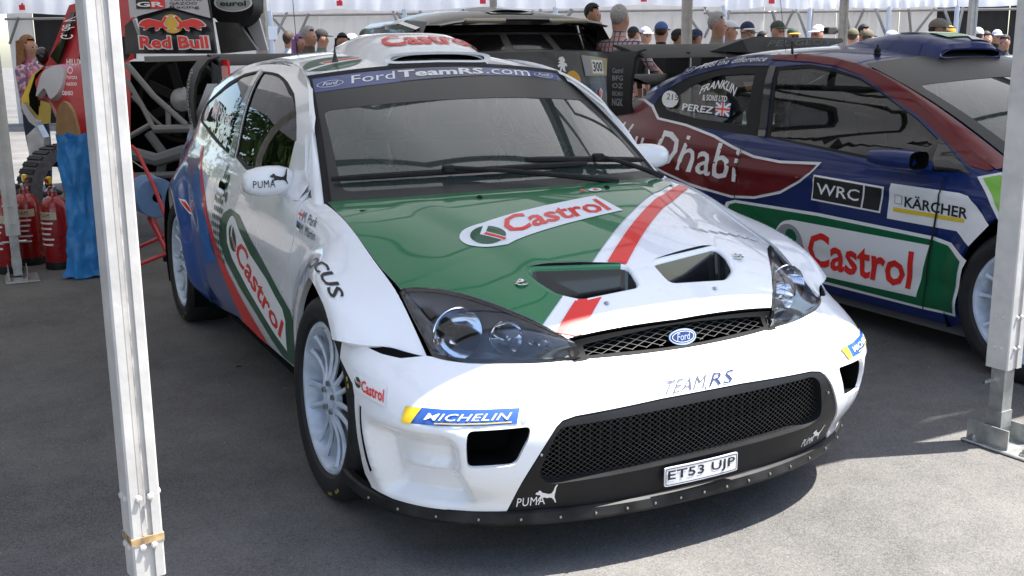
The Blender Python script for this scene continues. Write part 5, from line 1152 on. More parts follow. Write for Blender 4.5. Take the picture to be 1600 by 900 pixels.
shape('door_sponsor_emblem',[(.1,.08),(.9,.08),(.9,.92),(.1,.92)],[(-.795,.675),(-.75,.672),(-.75,.715),(-.795,.718)],F,WPR,bc,off=.003)
g0=[(-2.02,.540),(-1.942,.560),(-1.29,.568),(-.555,.553),(-.460,.539),(-.352,.480),(-.372,.44),(-.42,.212),(-.613,.205),(-1.289,.205),(-2.1,.20),(-2.15,.35)]
plate2('green_panel_edge',g0,WPR,.0012)
plate2('green_panel',[(-1.99,.530),(-1.935,.545),(-1.29,.552),(-.560,.537),(-.475,.524),(-.385,.470),(-.432,.225),(-.613,.218),(-1.289,.222),(-2.07,.22),(-2.12,.35)],GRN2,.002)
cp=smoothc([(-1.46,.245),(-1.56,.270),(-1.615,.377),(-1.56,.479),(-1.475,.509)],4,False)+[(-.574,.511),(-.642,.258)]
plate2('side_sponsor_plate',cp,WPR,.003)
text('side_sponsor_lettering','Castrol',[(-1.352,.290),(-.675,.285),(-.655,.470),(-1.347,.470)],F,RED,bc,off=.004,bold=.022,nx=12,ny=3)
shape('roundel',circ(),[(-1.60,.285),(-1.385,.285),(-1.385,.485),(-1.60,.485)],F,GPR,bc,off=.0036)
shape('roundel_leaf',circ(n=12),[(-1.53,.40),(-1.44,.38),(-1.42,.44),(-1.50,.475)],F,GRN2,bc,off=.0042)
shape('roundel_bar',[(0,0),(1,0),(1,1),(0,1)],[(-1.56,.345),(-1.38,.350),(-1.38,.385),(-1.56,.375)],F,RED,bc,off=.0042)
plate2('lime_fender_corner',[(-.375,.835),(-.27,.862),(-.10,.855),(-.02,.80),(-.20,.66)],WPR,.0016); plate2('lime_fender_print',[(-.345,.832),(-.27,.850),(-.11,.842),(-.04,.80),(-.20,.69)],LIME,.0024)
panel('door_gap',[(-.607,.205),(-.601,.205),(-.546,.594),(-.529,.830),(-.535,.830),(-.558,.594)],F,BPR,bc,step=.03,off=.0048)
panel('door_gap',[(-1.945,.56),(-1.939,.56),(-1.925,.90),(-1.931,.90)],F,BPR,bc,step=.03,off=.0040)
shape('number_disc',circ(),[(-2.90,1.035),(-2.71,1.030),(-2.77,1.130),(-2.96,1.138)],F,WPR,bc,off=.003)
text('number_lettering','215',[(-2.87,1.080),(-2.74,1.076),(-2.76,1.112),(-2.89,1.117)],F,BPR,bc,off=.0036)
text('window_lettering','PEREZ',[(-2.66,1.022),(-2.32,1.014),(-2.34,1.052),(-2.69,1.063)],F,WPR,bc,off=.003,bold=.02,shear=.15)
text('window_lettering','FRANKLIN',None,F,WPR,bc,off=.003,bold=.02,g=lambda u,v:(-2.55+.36*u,1.118+.048*v+.040*(1-(2*u-1)**2)))
text('window_lettering','& SONS LTD',[(-2.49,1.085),(-2.24,1.085),(-2.25,1.118),(-2.51,1.120)],F,WPR,bc,off=.003,bold=.015)
ujack([(-2.30,1.008),(-2.16,1.004),(-2.19,1.078),(-2.34,1.080)],F,bc,.003)
text('rail_lettering','Feel the difference',None,F,WPR,bc,off=.0032,g=lambda u,v:(-2.66+.60*u,1.279+.045*u-.012*(2*u-1)**2+.030*v),shear=.2,nx=14)
ford_oval([(-2.80,1.228),(-2.70,1.260),(-2.72,1.292),(-2.83,1.262)],F,bc,.003,field=DBL)
OFFM[0]=1.0
r2p=[(-1.28,-.60),(-1.24,-.3),(-1.225,0),(-1.24,.3),(-1.28,.60),(-1.4,.565),(-1.56,.54),(-2.0,.515),(-2.44,.50),(-2.96,.50),(-3.2,.5),(-3.25,0),(-3.2,-.5),(-2.96,-.5),(-2.44,-.5),(-2.0,-.515),(-1.56,-.54),(-1.4,-.565)]
ro2=panel('roof_panel',r2p,roof2,DBL,bc,step=.06,rim=.012)
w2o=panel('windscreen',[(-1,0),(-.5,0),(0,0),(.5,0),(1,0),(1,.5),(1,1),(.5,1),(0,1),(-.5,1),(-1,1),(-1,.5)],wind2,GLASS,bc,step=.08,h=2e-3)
panel('windscreen_border',[(-1.0,-.01),(1.0,-.01),(1.0,1.0),(-1.0,1.0)],wind2,MAT['windscreen_frit'],w2o,step=.06,h=2e-3,off=.0012,holes=(rnd([(-.93,.08),(.93,.08),(.91,.70),(-.93,.70)],.05),))
text('windscreen_lettering','Dhabi',[(-.25,.18),(.75,.18),(.70,.45),(-.30,.45)],wind2,WPR,w2o,off=.002,bold=.01,shear=.2)
# scoop
rows2=[(-1.165,.225,.01,.050),(-1.18,.235,.005,.075),(-1.22,.245,.0,.085),(-1.35,.25,0,.095),(-1.55,.245,0,.080),(-1.75,.22,0,.045),(-1.90,.20,0,.010)]
V=[];F_=[];n=15
for x,w,lo,hi in rows2:
    for j in range(n):
        t=-1+2*j/(n-1); V.append((x,w*math.copysign(abs(t)**.85,t),roof2(x,w*t)[2]+lo+(hi-lo)*(1-abs(t)**6)-.004))
for i in range(len(rows2)-1):
    for j in range(n-1): F_.append((i*n+j,i*n+j+1,(i+1)*n+j+1,(i+1)*n+j))
so2=MB().add(V,F_).build('roof_scoop',DBL,bc)
V=[];F_=[]
for (x,w,z0,z1) in ((-1.163,.230,.004,.052),(-1.168,.215,.010,.044),(-1.26,.20,.014,.040)):
    for a in range(28):
        t=2*math.pi*a/28; cy=math.copysign(abs(math.cos(t))**.35,math.cos(t)); cz=math.copysign(abs(math.sin(t))**.6,math.sin(t)); V.append((x,w*cy,roof2(-1.2,w*cy)[2]+(z0+z1)/2+(z1-z0)/2*cz-.01))
for r in range(2):
    for i in range(28): F_.append((r*28+i,r*28+(i+1)%28,(r+1)*28+(i+1)%28,(r+1)*28+i))
mk('scoop_mouth',V,F_+[tuple(range(56,84))],[DBL,DARK],so2,True,mi=[0]*28+[1]*29,angle=40)
sc2f=lambda x,y:(x,y,roof2(x,y)[2]+ip(x,[r[0] for r in reversed(rows2)],[r[3] for r in reversed(rows2)])*(1-cl(abs(y)/.24)**7)-.002)
panel('scoop_lime_print',[(-1.25,-.08),(-1.28,.12),(-1.5,.16),(-1.68,.02),(-1.55,-.10)],sc2f,LIME,so2,step=.04,off=.003)
panel('scoop_white_print',[(-1.21,.05),(-1.21,.20),(-1.34,.21),(-1.34,.14)],sc2f,WPR,so2,step=.04,off=.003)
b=MB(); c=Vector(roof2(-1.42,-.40)); b.lathe([(0,.055),(.004,.05),(.012,.02),(.02,.0)],c,'z',10); b.ball(c+Vector((0,0,.02)),.018,10,6); b.build('antenna_base',BLK,bc)
b=MB(); c=Vector(roof2(-2.1,-.42)); b.tube([c,c+Vector((-.10,-.03,.62))],.0016,5); b.build('whip_antenna',BLK,bc)
b=MB(); b.tube([Vector(side2(-1.86,1.33))+Vector((0,0,.03)),Vector(side2(-1.90,1.33))+Vector((-.02,.05,.09))],.008,6); b.build('antenna_base',BLK,bc)
# mirror
b=MB(); V=[];F_=[];prof=[(-.11,.030),(-.10,.052),(-.05,.058),(.02,.056),(.07,.05)]
mc=Vector((-.70,-.985,.895))
for k,(t,r) in enumerate([(-.150,.014),(-.135,.030),(-.08,.038),(0,.042),(.09,.042),(.125,.040)]):
    for j in range(16):
        a=2*math.pi*j/16; V.append(mc+Vector((t,math.copysign(abs(math.cos(a))**.6,math.cos(a))*r*1.5,math.copysign(abs(math.sin(a))**.6,math.sin(a))*r)))
for i in range(5):
    for j in range(16): F_.append((i*16+j,i*16+(j+1)%16,(i+1)*16+(j+1)%16,(i+1)*16+j))
b.add(V,F_+[tuple(range(16))]); mo2=b.build('door_mirror',DBL,bc)
b=MB(); b.add([v*1 for v in V[-16:]]+[mc+(v-mc)*.85-Vector((.05,0,0)) for v in V[-16:]],[(j,(j+1)%16,16+(j+1)%16,16+j) for j in range(16)]+[tuple(range(16,32))]); b.build('mirror_cavity',DARK,mo2)
b=MB(); b.tube([mc+Vector((.03,.04,-.02)),mc+Vector((.05,.12,-.04)),mc+Vector((.06,.20,-.055))],[.035,.03,.04],10); b.build('mirror_stalk',DBL,mo2)
panel('mirror_sail',[(-.66,.985),(-.625,.842),(-.41,.846)],side2,GBLK,bc,step=.05,off=.004)
for x in (-.085,-2.64):
    wheel(x,-.885,1,bc,R_=.325,rr=.240,ns=12,yellow=False); wheel(x,.885,-1,bc,R_=.325,rr=.240,ns=12,yellow=False)
    for sg in (1,-1):
        b=MB(); b.lathe([(.42,-sg*.86),(.43,-sg*.5),(.05,-sg*.49)],(x,0,.33),'y',28,a0=math.radians(-25),a1=math.radians(205)); b.build('arch_liner',DARK,bc)
b=MB(); b.box((-1.3,0,.16),(2.2,1.60,.10)); b.box((.3,0,.45),(1.0,1.1,.5)); b.box((-3.1,0,.55),(.8,1.2,.6)); each(b,'underbody',mat('dark_sill_grey',(.10,.10,.10),.6),bc,smooth=False)
b=MB(); b.add([(-.02,-.72,.86),(-.02,.72,.86),(-.62,.70,.84),(-.62,-.70,.84),(-.75,-.7,.66),(-.75,.7,.66)],[(0,1,2,3),(3,2,5,4)]); b.box((-.15,0,.60),(.1,1.4,.5)); b.build('dashboard',MAT['dashboard_flock'],bc,smooth=False)
hd=[(.9,0)]
def hood2(u,v): # bonnet sheet
    return (u,v,.90-.16*ss(u,-.2,1.0)-.06*(abs(v)/.7)**3-.05*ss(u,.6,1.0))
panel('bonnet',[(-.22,-.74),(.02,-.3),(.05,0),(.02,.3),(-.22,.74),(.6,.72),(.95,.5),(1.0,0),(.95,-.5),(.6,-.72)],hood2,DBL,bc,step=.06,rim=.01)
mk('nose',[(.95,-.5,.66),(1.0,0,.69),(.95,.5,.66),(1.05,.55,.2),(1.1,0,.2),(1.05,-.55,.2),(.55,-.86,.62),(.55,-.88,.2),(.55,.86,.62),(.55,.88,.2)],[(0,1,4,5),(1,2,3,4),(6,0,5,7),(2,8,9,3)],DBL,bc,False)
for sy in (-.36,.36):
    b=MB(); R_=Matrix.Rotation(math.radians(-16),3,'Y'); b.box((-1.5,sy,.50),(.48,.46,.14),bev=.05); b.box((-1.78,sy,.78),(.12,.48,.60),R=R_,bev=.05); b.box((-1.88,sy,1.06),(.12,.40,.18),R=R_,bev=.05); b.build('bucket_seat',FABR,bc)
cg=MB()
for p in ([(-1.9,-.62,.3),(-1.88,-.60,1.0),(-1.86,-.5,1.26),(-1.86,0,1.33),(-1.86,.5,1.26),(-1.88,.6,1.0),(-1.9,.62,.3)],[(-.5,-.62,.8),(-.7,-.60,.98),(-1.25,-.52,1.25),(-1.86,-.50,1.28)],[(-.5,.62,.8),(-.7,.60,.98),(-1.25,.52,1.25),(-1.86,.50,1.28)],[(-1.86,-.50,1.26),(-3.0,-.4,.8)],[(-1.86,.50,1.26),(-3.0,.4,.8)],[(-1.25,-.52,1.25),(-1.22,.52,1.25)],[(-.75,-.62,.85),(-1.9,-.62,.62)],[(-1.8,.48,1.22),(-2.4,-.50,.85)]): cg.tube(p,.021,8)
cg.build('roll_cage',mat('cage_pale_green',(.30,.40,.36),.45),bc)
# wing
b=MB(); V=[];n=14
for y in (-.70,-.4,0,.4,.70):
    for j in range(n):
        a=2*math.pi*j/n; V.append((-3.32-.20*math.cos(a),y,1.385+.014*math.sin(a)+.045*math.cos(a)))
b.add(V,[(k*n+j,k*n+(j+1)%n,(k+1)*n+(j+1)%n,(k+1)*n+j) for k in range(4) for j in range(n)]+[tuple(range(n))]); w2=b.build('rear_wing',WING,bc)
b=MB(); V=[]
for y in (-.66,0,.66):
    for j in range(n):
        a=2*math.pi*j/n; V.append((-3.30-.16*math.cos(a),y,1.20+.012*math.sin(a)+.03*math.cos(a)))
b.add(V,[(k*n+j,k*n+(j+1)%n,(k+1)*n+(j+1)%n,(k+1)*n+j) for k in range(2) for j in range(n)]); b.build('lower_wing_blade',WING,w2)
for y in (-.3,0,.3):
    b=MB(); b.box((-3.31,y,1.29),(.26,.012,.17)); b.build('wing_divider',WING,w2,smooth=False)
for sy in (-1,1):
    V=[];F_=[]
    pr=[(.66,1.40),(.71,1.385),(.735,1.34),(.74,1.2),(.735,1.05),(.70,.93)]
    for (y,z) in pr:
        k=cl((1.38-z)/.3)
        for dx in (-3.52,-3.18-.06*k):
            for th in (0,.020): V.append((dx,sy*(y-th),z-th*.4))
    for i in range(len(pr)-1):
        a_=i*4; c_=a_+4; F_+=[(a_,a_+2,c_+2,c_),(a_+1,c_+1,c_+3,a_+3),(a_,c_,c_+1,a_+1),(a_+2,a_+3,c_+3,c_+2)]
    F_+=[(0,1,3,2),(20,22,23,21)]
    ep=MB().add(V,F_).build('wing_endplate',WING,w2)
    if sy<0:
        E2=lambda u,v:(-3.50+.24*u,-.7425,.95+.42*v)
        for (tx,y0,y1) in (('Castrol',.70,.78),('BFG',.58,.66),('OZ',.46,.54),('RECARO',.34,.41),('NGK',.18,.30)):
            text('endplate_lettering',tx,[(.25,y0),(.80,y0),(.80,y1),(.25,y1)],E2,GPR,ep,off=.002,bold=.02,nx=2)
# =============== big off-road racer behind (black and white) ===============
PK=mat('carbon_grey_body',(.055,.055,.055),.42,coat=.3,noise=.15,nscale=8)
PW=mat('grey_roof',(.085,.083,.078),.4,coat=.4)
off=root('off_road_racer','black off-road racer with roof lamps and a number plate marked 300 behind the cars','off-road car',(-5.6,2.80,0))
def PV(x,y,z): return (x,y,z)
def loftg(name,rows,m,par,smooth=True,angle=35,close=False):
    n=len(rows[0]); V=[p for r in rows for p in r]; F_=[(i*n+j,i*n+(j+1)%n,(i+1)*n+(j+1)%n,(i+1)*n+j) for i in range(len(rows)-1) for j in range(n if close else n-1)]
    b=MB(); b.add(V,F_); return b.build(name,m,par,smooth,angle)
def arcrow(x,w,z0,z1,k=3.0,n=13): # across y, from -w to w, dome
    return [(x,-w+2*w*i/(n-1),z0+(z1-z0)*(1-abs(-1+2*i/(n-1))**k)) for i in range(n)]
# windscreen band: base z 1.42 to top z 1.66
def pws(u,v): # u -1..1, v 0..1
    w=1.00-.14*v; x=.35*(1-abs(u)**2.2)+.0-.34*v; return (x,w*u,1.40+.24*v-.03*abs(u)**2*(1-v))
pw=panel('windscreen_frame',[(-1,0),(-.5,0),(0,0),(.5,0),(1,0),(1,1),(.5,1),(0,1),(-.5,1),(-1,1)],pws,PK,off,step=.12,h=2e-3)
PG=mat('black_glass',(.008,.008,.009),.12,coat=.6)
for (a,b_) in ((-.86,-.28),(-.20,.20),(.28,.88)): panel('windscreen_pane',rnd([(a,.06),(b_,.06),(b_-.01*(1 if b_>0 else -1),.62),(a,.62)],.03),pws,PG,pw,step=.12,h=2e-3,off=.004)
panel('windscreen_top_band',[(-.97,.70),(.97,.70),(.97,.98),(-.97,.98)],pws,PG,pw,step=.12,h=2e-3,off=.004)
ph_=MB(); ph_.box((0,0,0),(0,0,0)) if 0 else None
loftg('roof_panel',[arcrow(.06,.86,1.64,1.68),arcrow(.02,.88,1.66,1.715),arcrow(-.3,.88,1.69,1.77),arcrow(-.8,.86,1.70,1.80),arcrow(-1.3,.82,1.66,1.77),arcrow(-1.9,.74,1.55,1.66)],PW,off)
loftg('roof_visor',[arcrow(.16,.84,1.61,1.665),arcrow(.20,.84,1.625,1.68),arcrow(.05,.85,1.64,1.70)],PK,off)
for y in (-.42,.42):
    b=MB(); b.box((.20,y,1.668),(.05,.40,.040),bev=.015); b.build('roof_lamp',mat('lamp_beige',(.38,.34,.27),.3,coat=.5) if 'lamp_beige' not in MAT else MAT['lamp_beige'],off)
for i in range(6):
    b=MB(); b.box((-.10-.11*i,-.02,1.742+.010*i),(.07,.42,.012),R=Matrix.Rotation(math.radians(12),3,'Y')); b.build('roof_louvre',GBLK,off,smooth=False)
loftg('roof_scoop',[arcrow(-.15,.34,1.70,1.775),arcrow(-.5,.36,1.72,1.82),arcrow(-1.0,.32,1.72,1.83),arcrow(-1.6,.2,1.68,1.74)],PK,off)
# bonnet / front face
def pfr(u,v): # v 0 bottom .2 -> 1 top 1.40
    x=.38*(1-abs(u)**2.4)+.10*math.sin(math.pi*cl(v))+.06; return (x,1.04*u,.35+1.05*v-.03*u*u*v)
pf=panel('front_face',[(-1,0),(-.5,0),(0,0),(.5,0),(1,0),(1,.5),(1,1),(.5,1),(0,1),(-.5,1),(-1,1),(-1,.5)],pfr,PK,off,step=.12,h=2e-3)
PNV=mat('matt_navy',(.012,.016,.045),.4,coat=.3)
panel('navy_front_panel',[(-.98,.1),(.98,.1),(.98,.73),(-.98,.73)],pfr,PNV,pf,step=.12,h=2e-3,off=.004)
shape('sun_disc',circ(n=24,a0=0,a1=180),[(.20,.66),(.36,.66),(.36,.84),(.20,.84)],pfr,mat('amber_print',(.68,.36,.03),.4),pf,off=.007)
shape('bull_emblem_edge',BULL,[(.62,.36),(.27,.36),(.27,.70),(.62,.70)],pfr,WPR,pf,off=.007)
shape('bull_emblem',[(.04+.93*a,.03+.93*b_) for a,b_ in BULL],[(.62,.36),(.27,.36),(.27,.70),(.62,.70)],pfr,RED,pf,off=.009)
LION=[(.1,0),(.35,.05),(.42,.25),(.55,.05),(.8,0),(.72,.2),(.78,.4),(1,.35),(.95,.55),(.75,.6),(.85,.8),(.7,1),(.35,.98),(.15,.8),(.35,.75),(.1,.6),(.3,.55),(.0,.42),(.1,.3),(.3,.35)]
shape('lion_emblem',LION,[(.135,.83),(.235,.83),(.235,.955),(.135,.955)],pfr,WPR,pf,off=.004)
text('maker_lettering','PEUGEOT',[(.10,.795),(.27,.795),(.27,.815),(.10,.815)],pfr,GPR,pf,off=.004)
shape('rally_plate',[(0,0),(1,0),(1,1),(0,1)],[(.42,.795),(.82,.80),(.84,.94),(.40,.97)],pfr,mat('plate_sand',(.42,.38,.20),.4),pf,off=.006)
shape('rally_plate_white',[(0,0),(1,0),(1,1),(0,1)],[(.515,.815),(.66,.815),(.66,.93),(.515,.93)],pfr,WPR,pf,off=.008)
shape('rally_plate_emblem',[(0,0),(1,0),(1,1),(0,1)],[(.42,.80),(.50,.80),(.50,.96),(.405,.965)],pfr,GPR,pf,off=.008)
text('rally_plate_number','300',[(.525,.83),(.65,.83),(.65,.915),(.525,.915)],pfr,BPR,pf,off=.010,bold=.02)
# flanks and the side deflector with the maker's name
for sy in (-1,1):
    loftg('flank',[[(.08,sy*1.04,.4),(-.5,sy*1.06,.4),(-2.6,sy*1.06,.45)],[(.06,sy*1.03,1.38),(-.5,sy*1.06,1.36),(-2.6,sy*1.04,1.30)],[(.0,sy*.88,1.66),(-.5,sy*.89,1.69),(-1.9,sy*.76,1.56)]],PK,off,False)
    bb=MB(); bb.add([(-.25,sy*.97,1.42),(-.15,sy*.94,1.60),(-.55,sy*.93,1.655),(-1.45,sy*.92,1.64),(-1.60,sy*.97,1.42)]+[(-.25,sy*.91,1.42),(-.15,sy*.88,1.60),(-.55,sy*.87,1.655),(-1.45,sy*.86,1.64),(-1.60,sy*.91,1.42)],[(0,1,2,3,4),(9,8,7,6,5)]+[(i,5+i,5+(i+1)%5,(i+1)%5) for i in range(5)]); d_=bb.build('side_deflector',GBLK,off,smooth=False)
    bb=MB(); bb.add([(-.10,sy*.95,1.60),(-.55,sy*.935,1.665),(-1.5,sy*.93,1.65),(-1.5,sy*.86,1.69),(-.55,sy*.86,1.70),(-.10,sy*.88,1.63)],[(0,1,4,5),(1,2,3,4)]); bb.build('deflector_top',mat('gloss_white',(.7,.7,.68),.3,coat=.8) if sy<0 else MAT['gloss_white'],d_,smooth=False)
    if sy<0: text('deflector_lettering','PEUGEOT',[(0,0),(1,0),(1,1),(0,1)],plane_F((-1.40,-.975,1.47),(.95,.0,0),(0,.02,.09)),WPR,d_,off=.008,bold=.02,shear=.2)
wh_=MB()
for x in (-.1,-2.7):
    for sy in (-1,1): 
        b=MB(); b.lathe([(.20,-sy*0),(.24,sy*.02),(.42,sy*.02),(.46,-sy*.03),(.46,-sy*.25),(.3,-sy*.28)],(x-.2,sy*1.0,.46),'y',28); b.build('wheel',RUB,off)
# =============== red pickup with its rear clamshell off, far left ===============
tp=root('off_road_pickup','red and white off-road pickup with open rear frame behind the left marquee legs','off-road car',tuple(Vector((at(150,300,8.8).x,at(150,300,8.8).y,0))))
TO=Vector(tp.location)
TR=mat('racing_red_paint',(.42,.012,.016),.45,coat=.25,spec=.3,noise=.05,nscale=5); TWT=mat('racing_white_paint',(.50,.50,.53),.4,coat=.3)
def slab(name,pts,D,m,par,th=.05,o=None,bev=False):
    # a plate with real thickness; D one depth or one for each corner
    o=TO if o is None else o
    Ds=D if isinstance(D,(list,tuple)) else [D]*len(pts)
    A=[at(u,v,d)-o for (u,v),d in zip(pts,Ds)]; back=Vector((_f.x,_f.y,0)).normalized()*th; n=len(A)
    b=MB(); b.add(A+[a+back for a in A],[tuple(range(n)),tuple(range(2*n-1,n-1,-1))]+[(i,n+i,n+(i+1)%n,(i+1)%n) for i in range(n)]); return b.build(name,m,par,smooth=False)
def patchF(c,D4,o=None):
    # bilinear patch through 4 sight points: bl br tr tl
    o=TO if o is None else o
    P=[at(u,v,d)-o for (u,v),d in zip(c,D4)]
    return lambda u,v:tuple(P[0]*((1-u)*(1-v))+P[1]*(u*(1-v))+P[2]*(u*v)+P[3]*((1-u)*v))
# side body in bands so it bulges (from the front of the pickup on the left to the tail on the right)
def tsurf(rows,name,m,par): # rows of (u,v,D)
    return loftg(name,[[tuple(at(*p)-TO) for p in r] for r in rows],m,par,True,40)
tsurf([[(108,8,9.6),(130,2,9.4),(210,-10,9.0)],[(88,60,9.6),(120,50,9.3),(210,50,8.8)],[(72,100,9.6),(110,96,9.2),(210,92,8.7)],[(66,125,9.5),(100,120,9.0),(145,118,8.6),(212,118,8.3)][:3],[(64,150,9.3),(84,150,8.9),(212,160,8.2)]],'cab_side',TR,tp)
fe=tsurf([[(56,112,9.5),(72,104,9.3),(98,100,9.1),(150,98,8.8),(204,96,8.5)],[(55,130,9.2),(70,118,9.0),(100,112,8.7),(150,112,8.4),(204,112,8.2)],[(60,156,9.1),(72,150,8.9),(88,172,8.6),(118,175,8.2),(204,175,8.0)],[(78,160,9.0),(84,163,8.85),(98,208,8.6),(120,215,8.2),(204,225,7.9)],[(98,208,8.8),(100,211,8.7),(106,228,8.5),(140,240,8.2),(204,262,8.0)]],'front_wing',TR,tp)
fp=patchF([(60,160),(105,165),(108,103),(66,118)],[8.9,8.45,8.75,9.0])
panel('white_wing_patch',smoothc([(.10,.15),(.35,.40),(.62,.08),(.95,.40),(1.0,.85),(.6,1.0),(.2,.9)],5),fp,TWT,tp,step=.15,off=.05,rim=.05)
slab('tail_quarter',[(120,215),(200,240),(200,320),(170,300),(135,250)],[8.2,7.9,7.9,8.1,8.2],TR,tp,.1)
sf=patchF([(92,78),(120,60),(134,14),(108,30)],[9.3,9.1,9.1,9.4])
slab('side_glass',[(78,88),(96,60),(110,20),(117,18),(100,70),(90,100)],[9.45,9.4,9.4,9.35,9.3,9.3],PG,tp,.03)
tf=patchF([(108,150),(150,150),(150,100),(108,100)],[8.35,8.2,8.35,8.6])
for tx,q in (('HILUX',[(.02,.9),(.60,.9),(.60,1.1),(.02,1.1)]),('TOYOTA',[(.0,.45),(.42,.45),(.42,.55),(.0,.55)]),('GAZOO',[(.0,.25),(.40,.25),(.40,.35),(.0,.35)]),('DENSO',[(-.15,-.05),(.25,-.05),(.25,.08),(-.15,.08)])):
    text('side_lettering',tx,q,tf,WPR,tp,off=.03,sg=1,bold=.01)
shape('maker_emblem',circ(),[(.05,.62),(.25,.62),(.25,.85),(.05,.85)],tf,WPR,tp,off=.03,holes=(circ(rx=.38,ry=.38),))
tf2=patchF([(98,64),(118,64),(124,26),(104,32)],[9.25,9.15,9.25,9.35]); text('roof_side_lettering','G. de V.',[(0,0),(0,1),(1,1),(1,0)],tf2,WPR,tp,off=.03)
# nose
slab('nose_panel',[(35,150),(50,118),(66,104),(62,150),(60,195),(42,180),(33,165)],[9.3]*7,YEL,tp,.25); slab('nose_intake',[(45,148),(55,116),(64,108),(60,150),(58,180),(46,165)],9.27,DARK,tp,.05)
slab('nose_white_edge',[(33,168),(37,160),(57,190),(58,200),(45,190)],9.25,TWT,tp,.1)
slab('skid_plate',[(41,212),(58,196),(68,215),(70,268),(48,258)],[8.9]*5,mat('bare_alloy',(.42,.42,.43),.35,metal=.7,noise=.2,nscale=12),tp,.12)
b=MB(); c=at(86,262,8.45)-TO; WR=Matrix.Rotation(math.radians(-62),3,'Z'); b.lathe([(.18,-.04),(.22,-.0),(.335,.0),(.36,.03),(.36,.22),(.28,.25)],(c.x,c.y,.36),'y',36,R=WR); tyw=b.build('front_wheel',mat('dusty_tyre',(.10,.10,.11),.8,noise=.2),tp)
for k in range(36):
    a=2*math.pi*k/36; b=MB(); b.box(Vector((c.x,c.y,.36))+WR@Vector((.362*math.cos(a),.125,.362*math.sin(a))),(.016,.19,.036),R=WR@Matrix.Rotation(-a,3,'Y')); b.build('tread_block',RUB,tyw,smooth=False)
b=MB(); b.ball(at(66,87,9.25)-TO,(.05,.055,.075),14,10); b.build('wing_mirror',PG,tp); 
slab('black_door_glass',[(122,92),(130,60),(212,56),(212,92)],8.75,PG,tp,.02)
# rear clamshell carrying the printing
cs=slab('tail_panel',[(203,-30),(322,-30),(338,84),(225,84)],[8.0,7.9,7.75,7.9],mat('tail_panel_black',(.022,.024,.032),.4,coat=.3),tp,.04)
CF=patchF([(213,83),(337,84),(321,-12),(203,-12)],[7.88,7.72,7.86,7.96])
shape('tail_panel_white',[(-.02,.56),(.52,.74),(1.02,.56),(1.02,1.0),(-.02,1.0)],[(0,0),(1,0),(1,1),(0,1)],CF,TWT,cs,off=.015,sg=-1 if 0 else 1,step=.2)
rect([(.08,.71),(.27,.71),(.27,.88),(.08,.88)],CF,BPR,'logo_block',cs,.02); rect([(.27,.71),(.46,.71),(.46,.88),(.27,.88)],CF,RED,'logo_block',cs,.02)
text('tail_lettering','GR',[(.09,.735),(.45,.735),(.45,.82),(.09,.82)],CF,WPR,cs,off=.025,bold=.03)
text('tail_lettering','TOYOTA',[(.52,.835),(.95,.835),(.95,.88),(.52,.88)],CF,BPR,cs,off=.02,bold=.01); text('tail_lettering','GAZOO',[(.52,.775),(.88,.775),(.88,.82),(.52,.82)],CF,BPR,cs,off=.02,bold=.01); text('tail_lettering','Racing',[(.52,.70),(.90,.70),(.90,.76),(.52,.76)],CF,BPR,cs,off=.02,bold=.01)
shape('sun_disc',circ(),[(.38,.31),(.66,.31),(.66,.62),(.38,.62)],CF,mat('sun_yellow',(.72,.45,.05),.4),cs,off=.018)
for q in ([(.08,.34),(.48,.34),(.48,.60),(.08,.60)],[(.95,.34),(.55,.34),(.55,.60),(.95,.60)]):
    shape('bull_emblem_edge',[(a*1.03-.015,b_*1.05-.025) for a,b_ in [(1-x,y) for x,y in BULL]],q,CF,WPR,cs,off=.021,step=.15); shape('bull_emblem',[(.03+.94*(1-x),.03+.93*y) for x,y in BULL],q,CF,RED,cs,off=.024,step=.15)
text('tail_lettering_edge','Red Bull',[(.06,.04),(.965,.04),(.965,.275),(.06,.275)],CF,WPR,cs,off=.020,bold=.07,nx=8); text('tail_lettering','Red Bull',[(.08,.06),(.945,.06),(.945,.258),(.08,.258)],CF,RED,cs,off=.025,bold=.03,nx=8)
slab('tail_rail',[(225,88),(340,86),(338,94),(226,97)],[7.85,7.7,7.7,7.85],mat('pale_tube',(.20,.20,.195),.4,metal=.3),tp,.03)
# engine bay: dark box, frame tubes, fan
slab('engine_bay_back',[(195,96),(345,94),(345,300),(195,310)],8.7,DARK,tp,.05); slab('engine_bay_side',[(330,96),(345,94),(345,300),(335,300)],[7.9,8.6,8.6,7.9],BLK,tp,.05)
tb=MAT['pale_tube']
def tubes(name,P,r,m,par,o=TO): b=MB(); b.tube([at(*p)-o for p in P],r,8); return b.build(name,m,par)
for P,r in (([(198,100,7.8),(240,150,7.7),(292,196,7.7)],.022),([(198,125,7.8),(222,165,7.75),(240,200,7.7)],.018),([(240,202,7.7),(318,200,7.7)],.03),([(262,165,7.9),(264,208,7.9)],.02),([(206,150,8.0),(240,186,8.0),(262,205,8)],.014),([(200,215,7.8),(235,195,7.8)],.02),([(318,200,7.7),(345,160,7.7)],.03)): tubes('frame_tube',P,r,tb,tp)
for P,r in (([(200,238,7.8),(245,250,7.8),(290,236,7.8)],.05),([(232,208,7.9),(256,240,7.9),(250,276,7.9)],.035),([(206,275,7.8),(300,272,7.8)],.025),([(286,270,7.7),(305,240,7.7)],.02)): tubes('suspension_arm',P,r,GREYM,tp)
c=at(284,156,8.3)-TO; Rv=Vector((0,1,0)).rotation_difference(Vector((_f.x,_f.y,0)).normalized()).to_matrix()
b=MB(); b.lathe([(0,-.01),(.09,0),(.10,.03)],c,'y',24,R=Rv); b.build('fan_hub',MAT['bare_alloy'],tp)
b=MB(); b.lathe([(.30,-.02),(.33,-.02),(.34,.04)],c,'y',36,R=Rv); b.build('fan_ring',BLK,tp)
sh=MB()
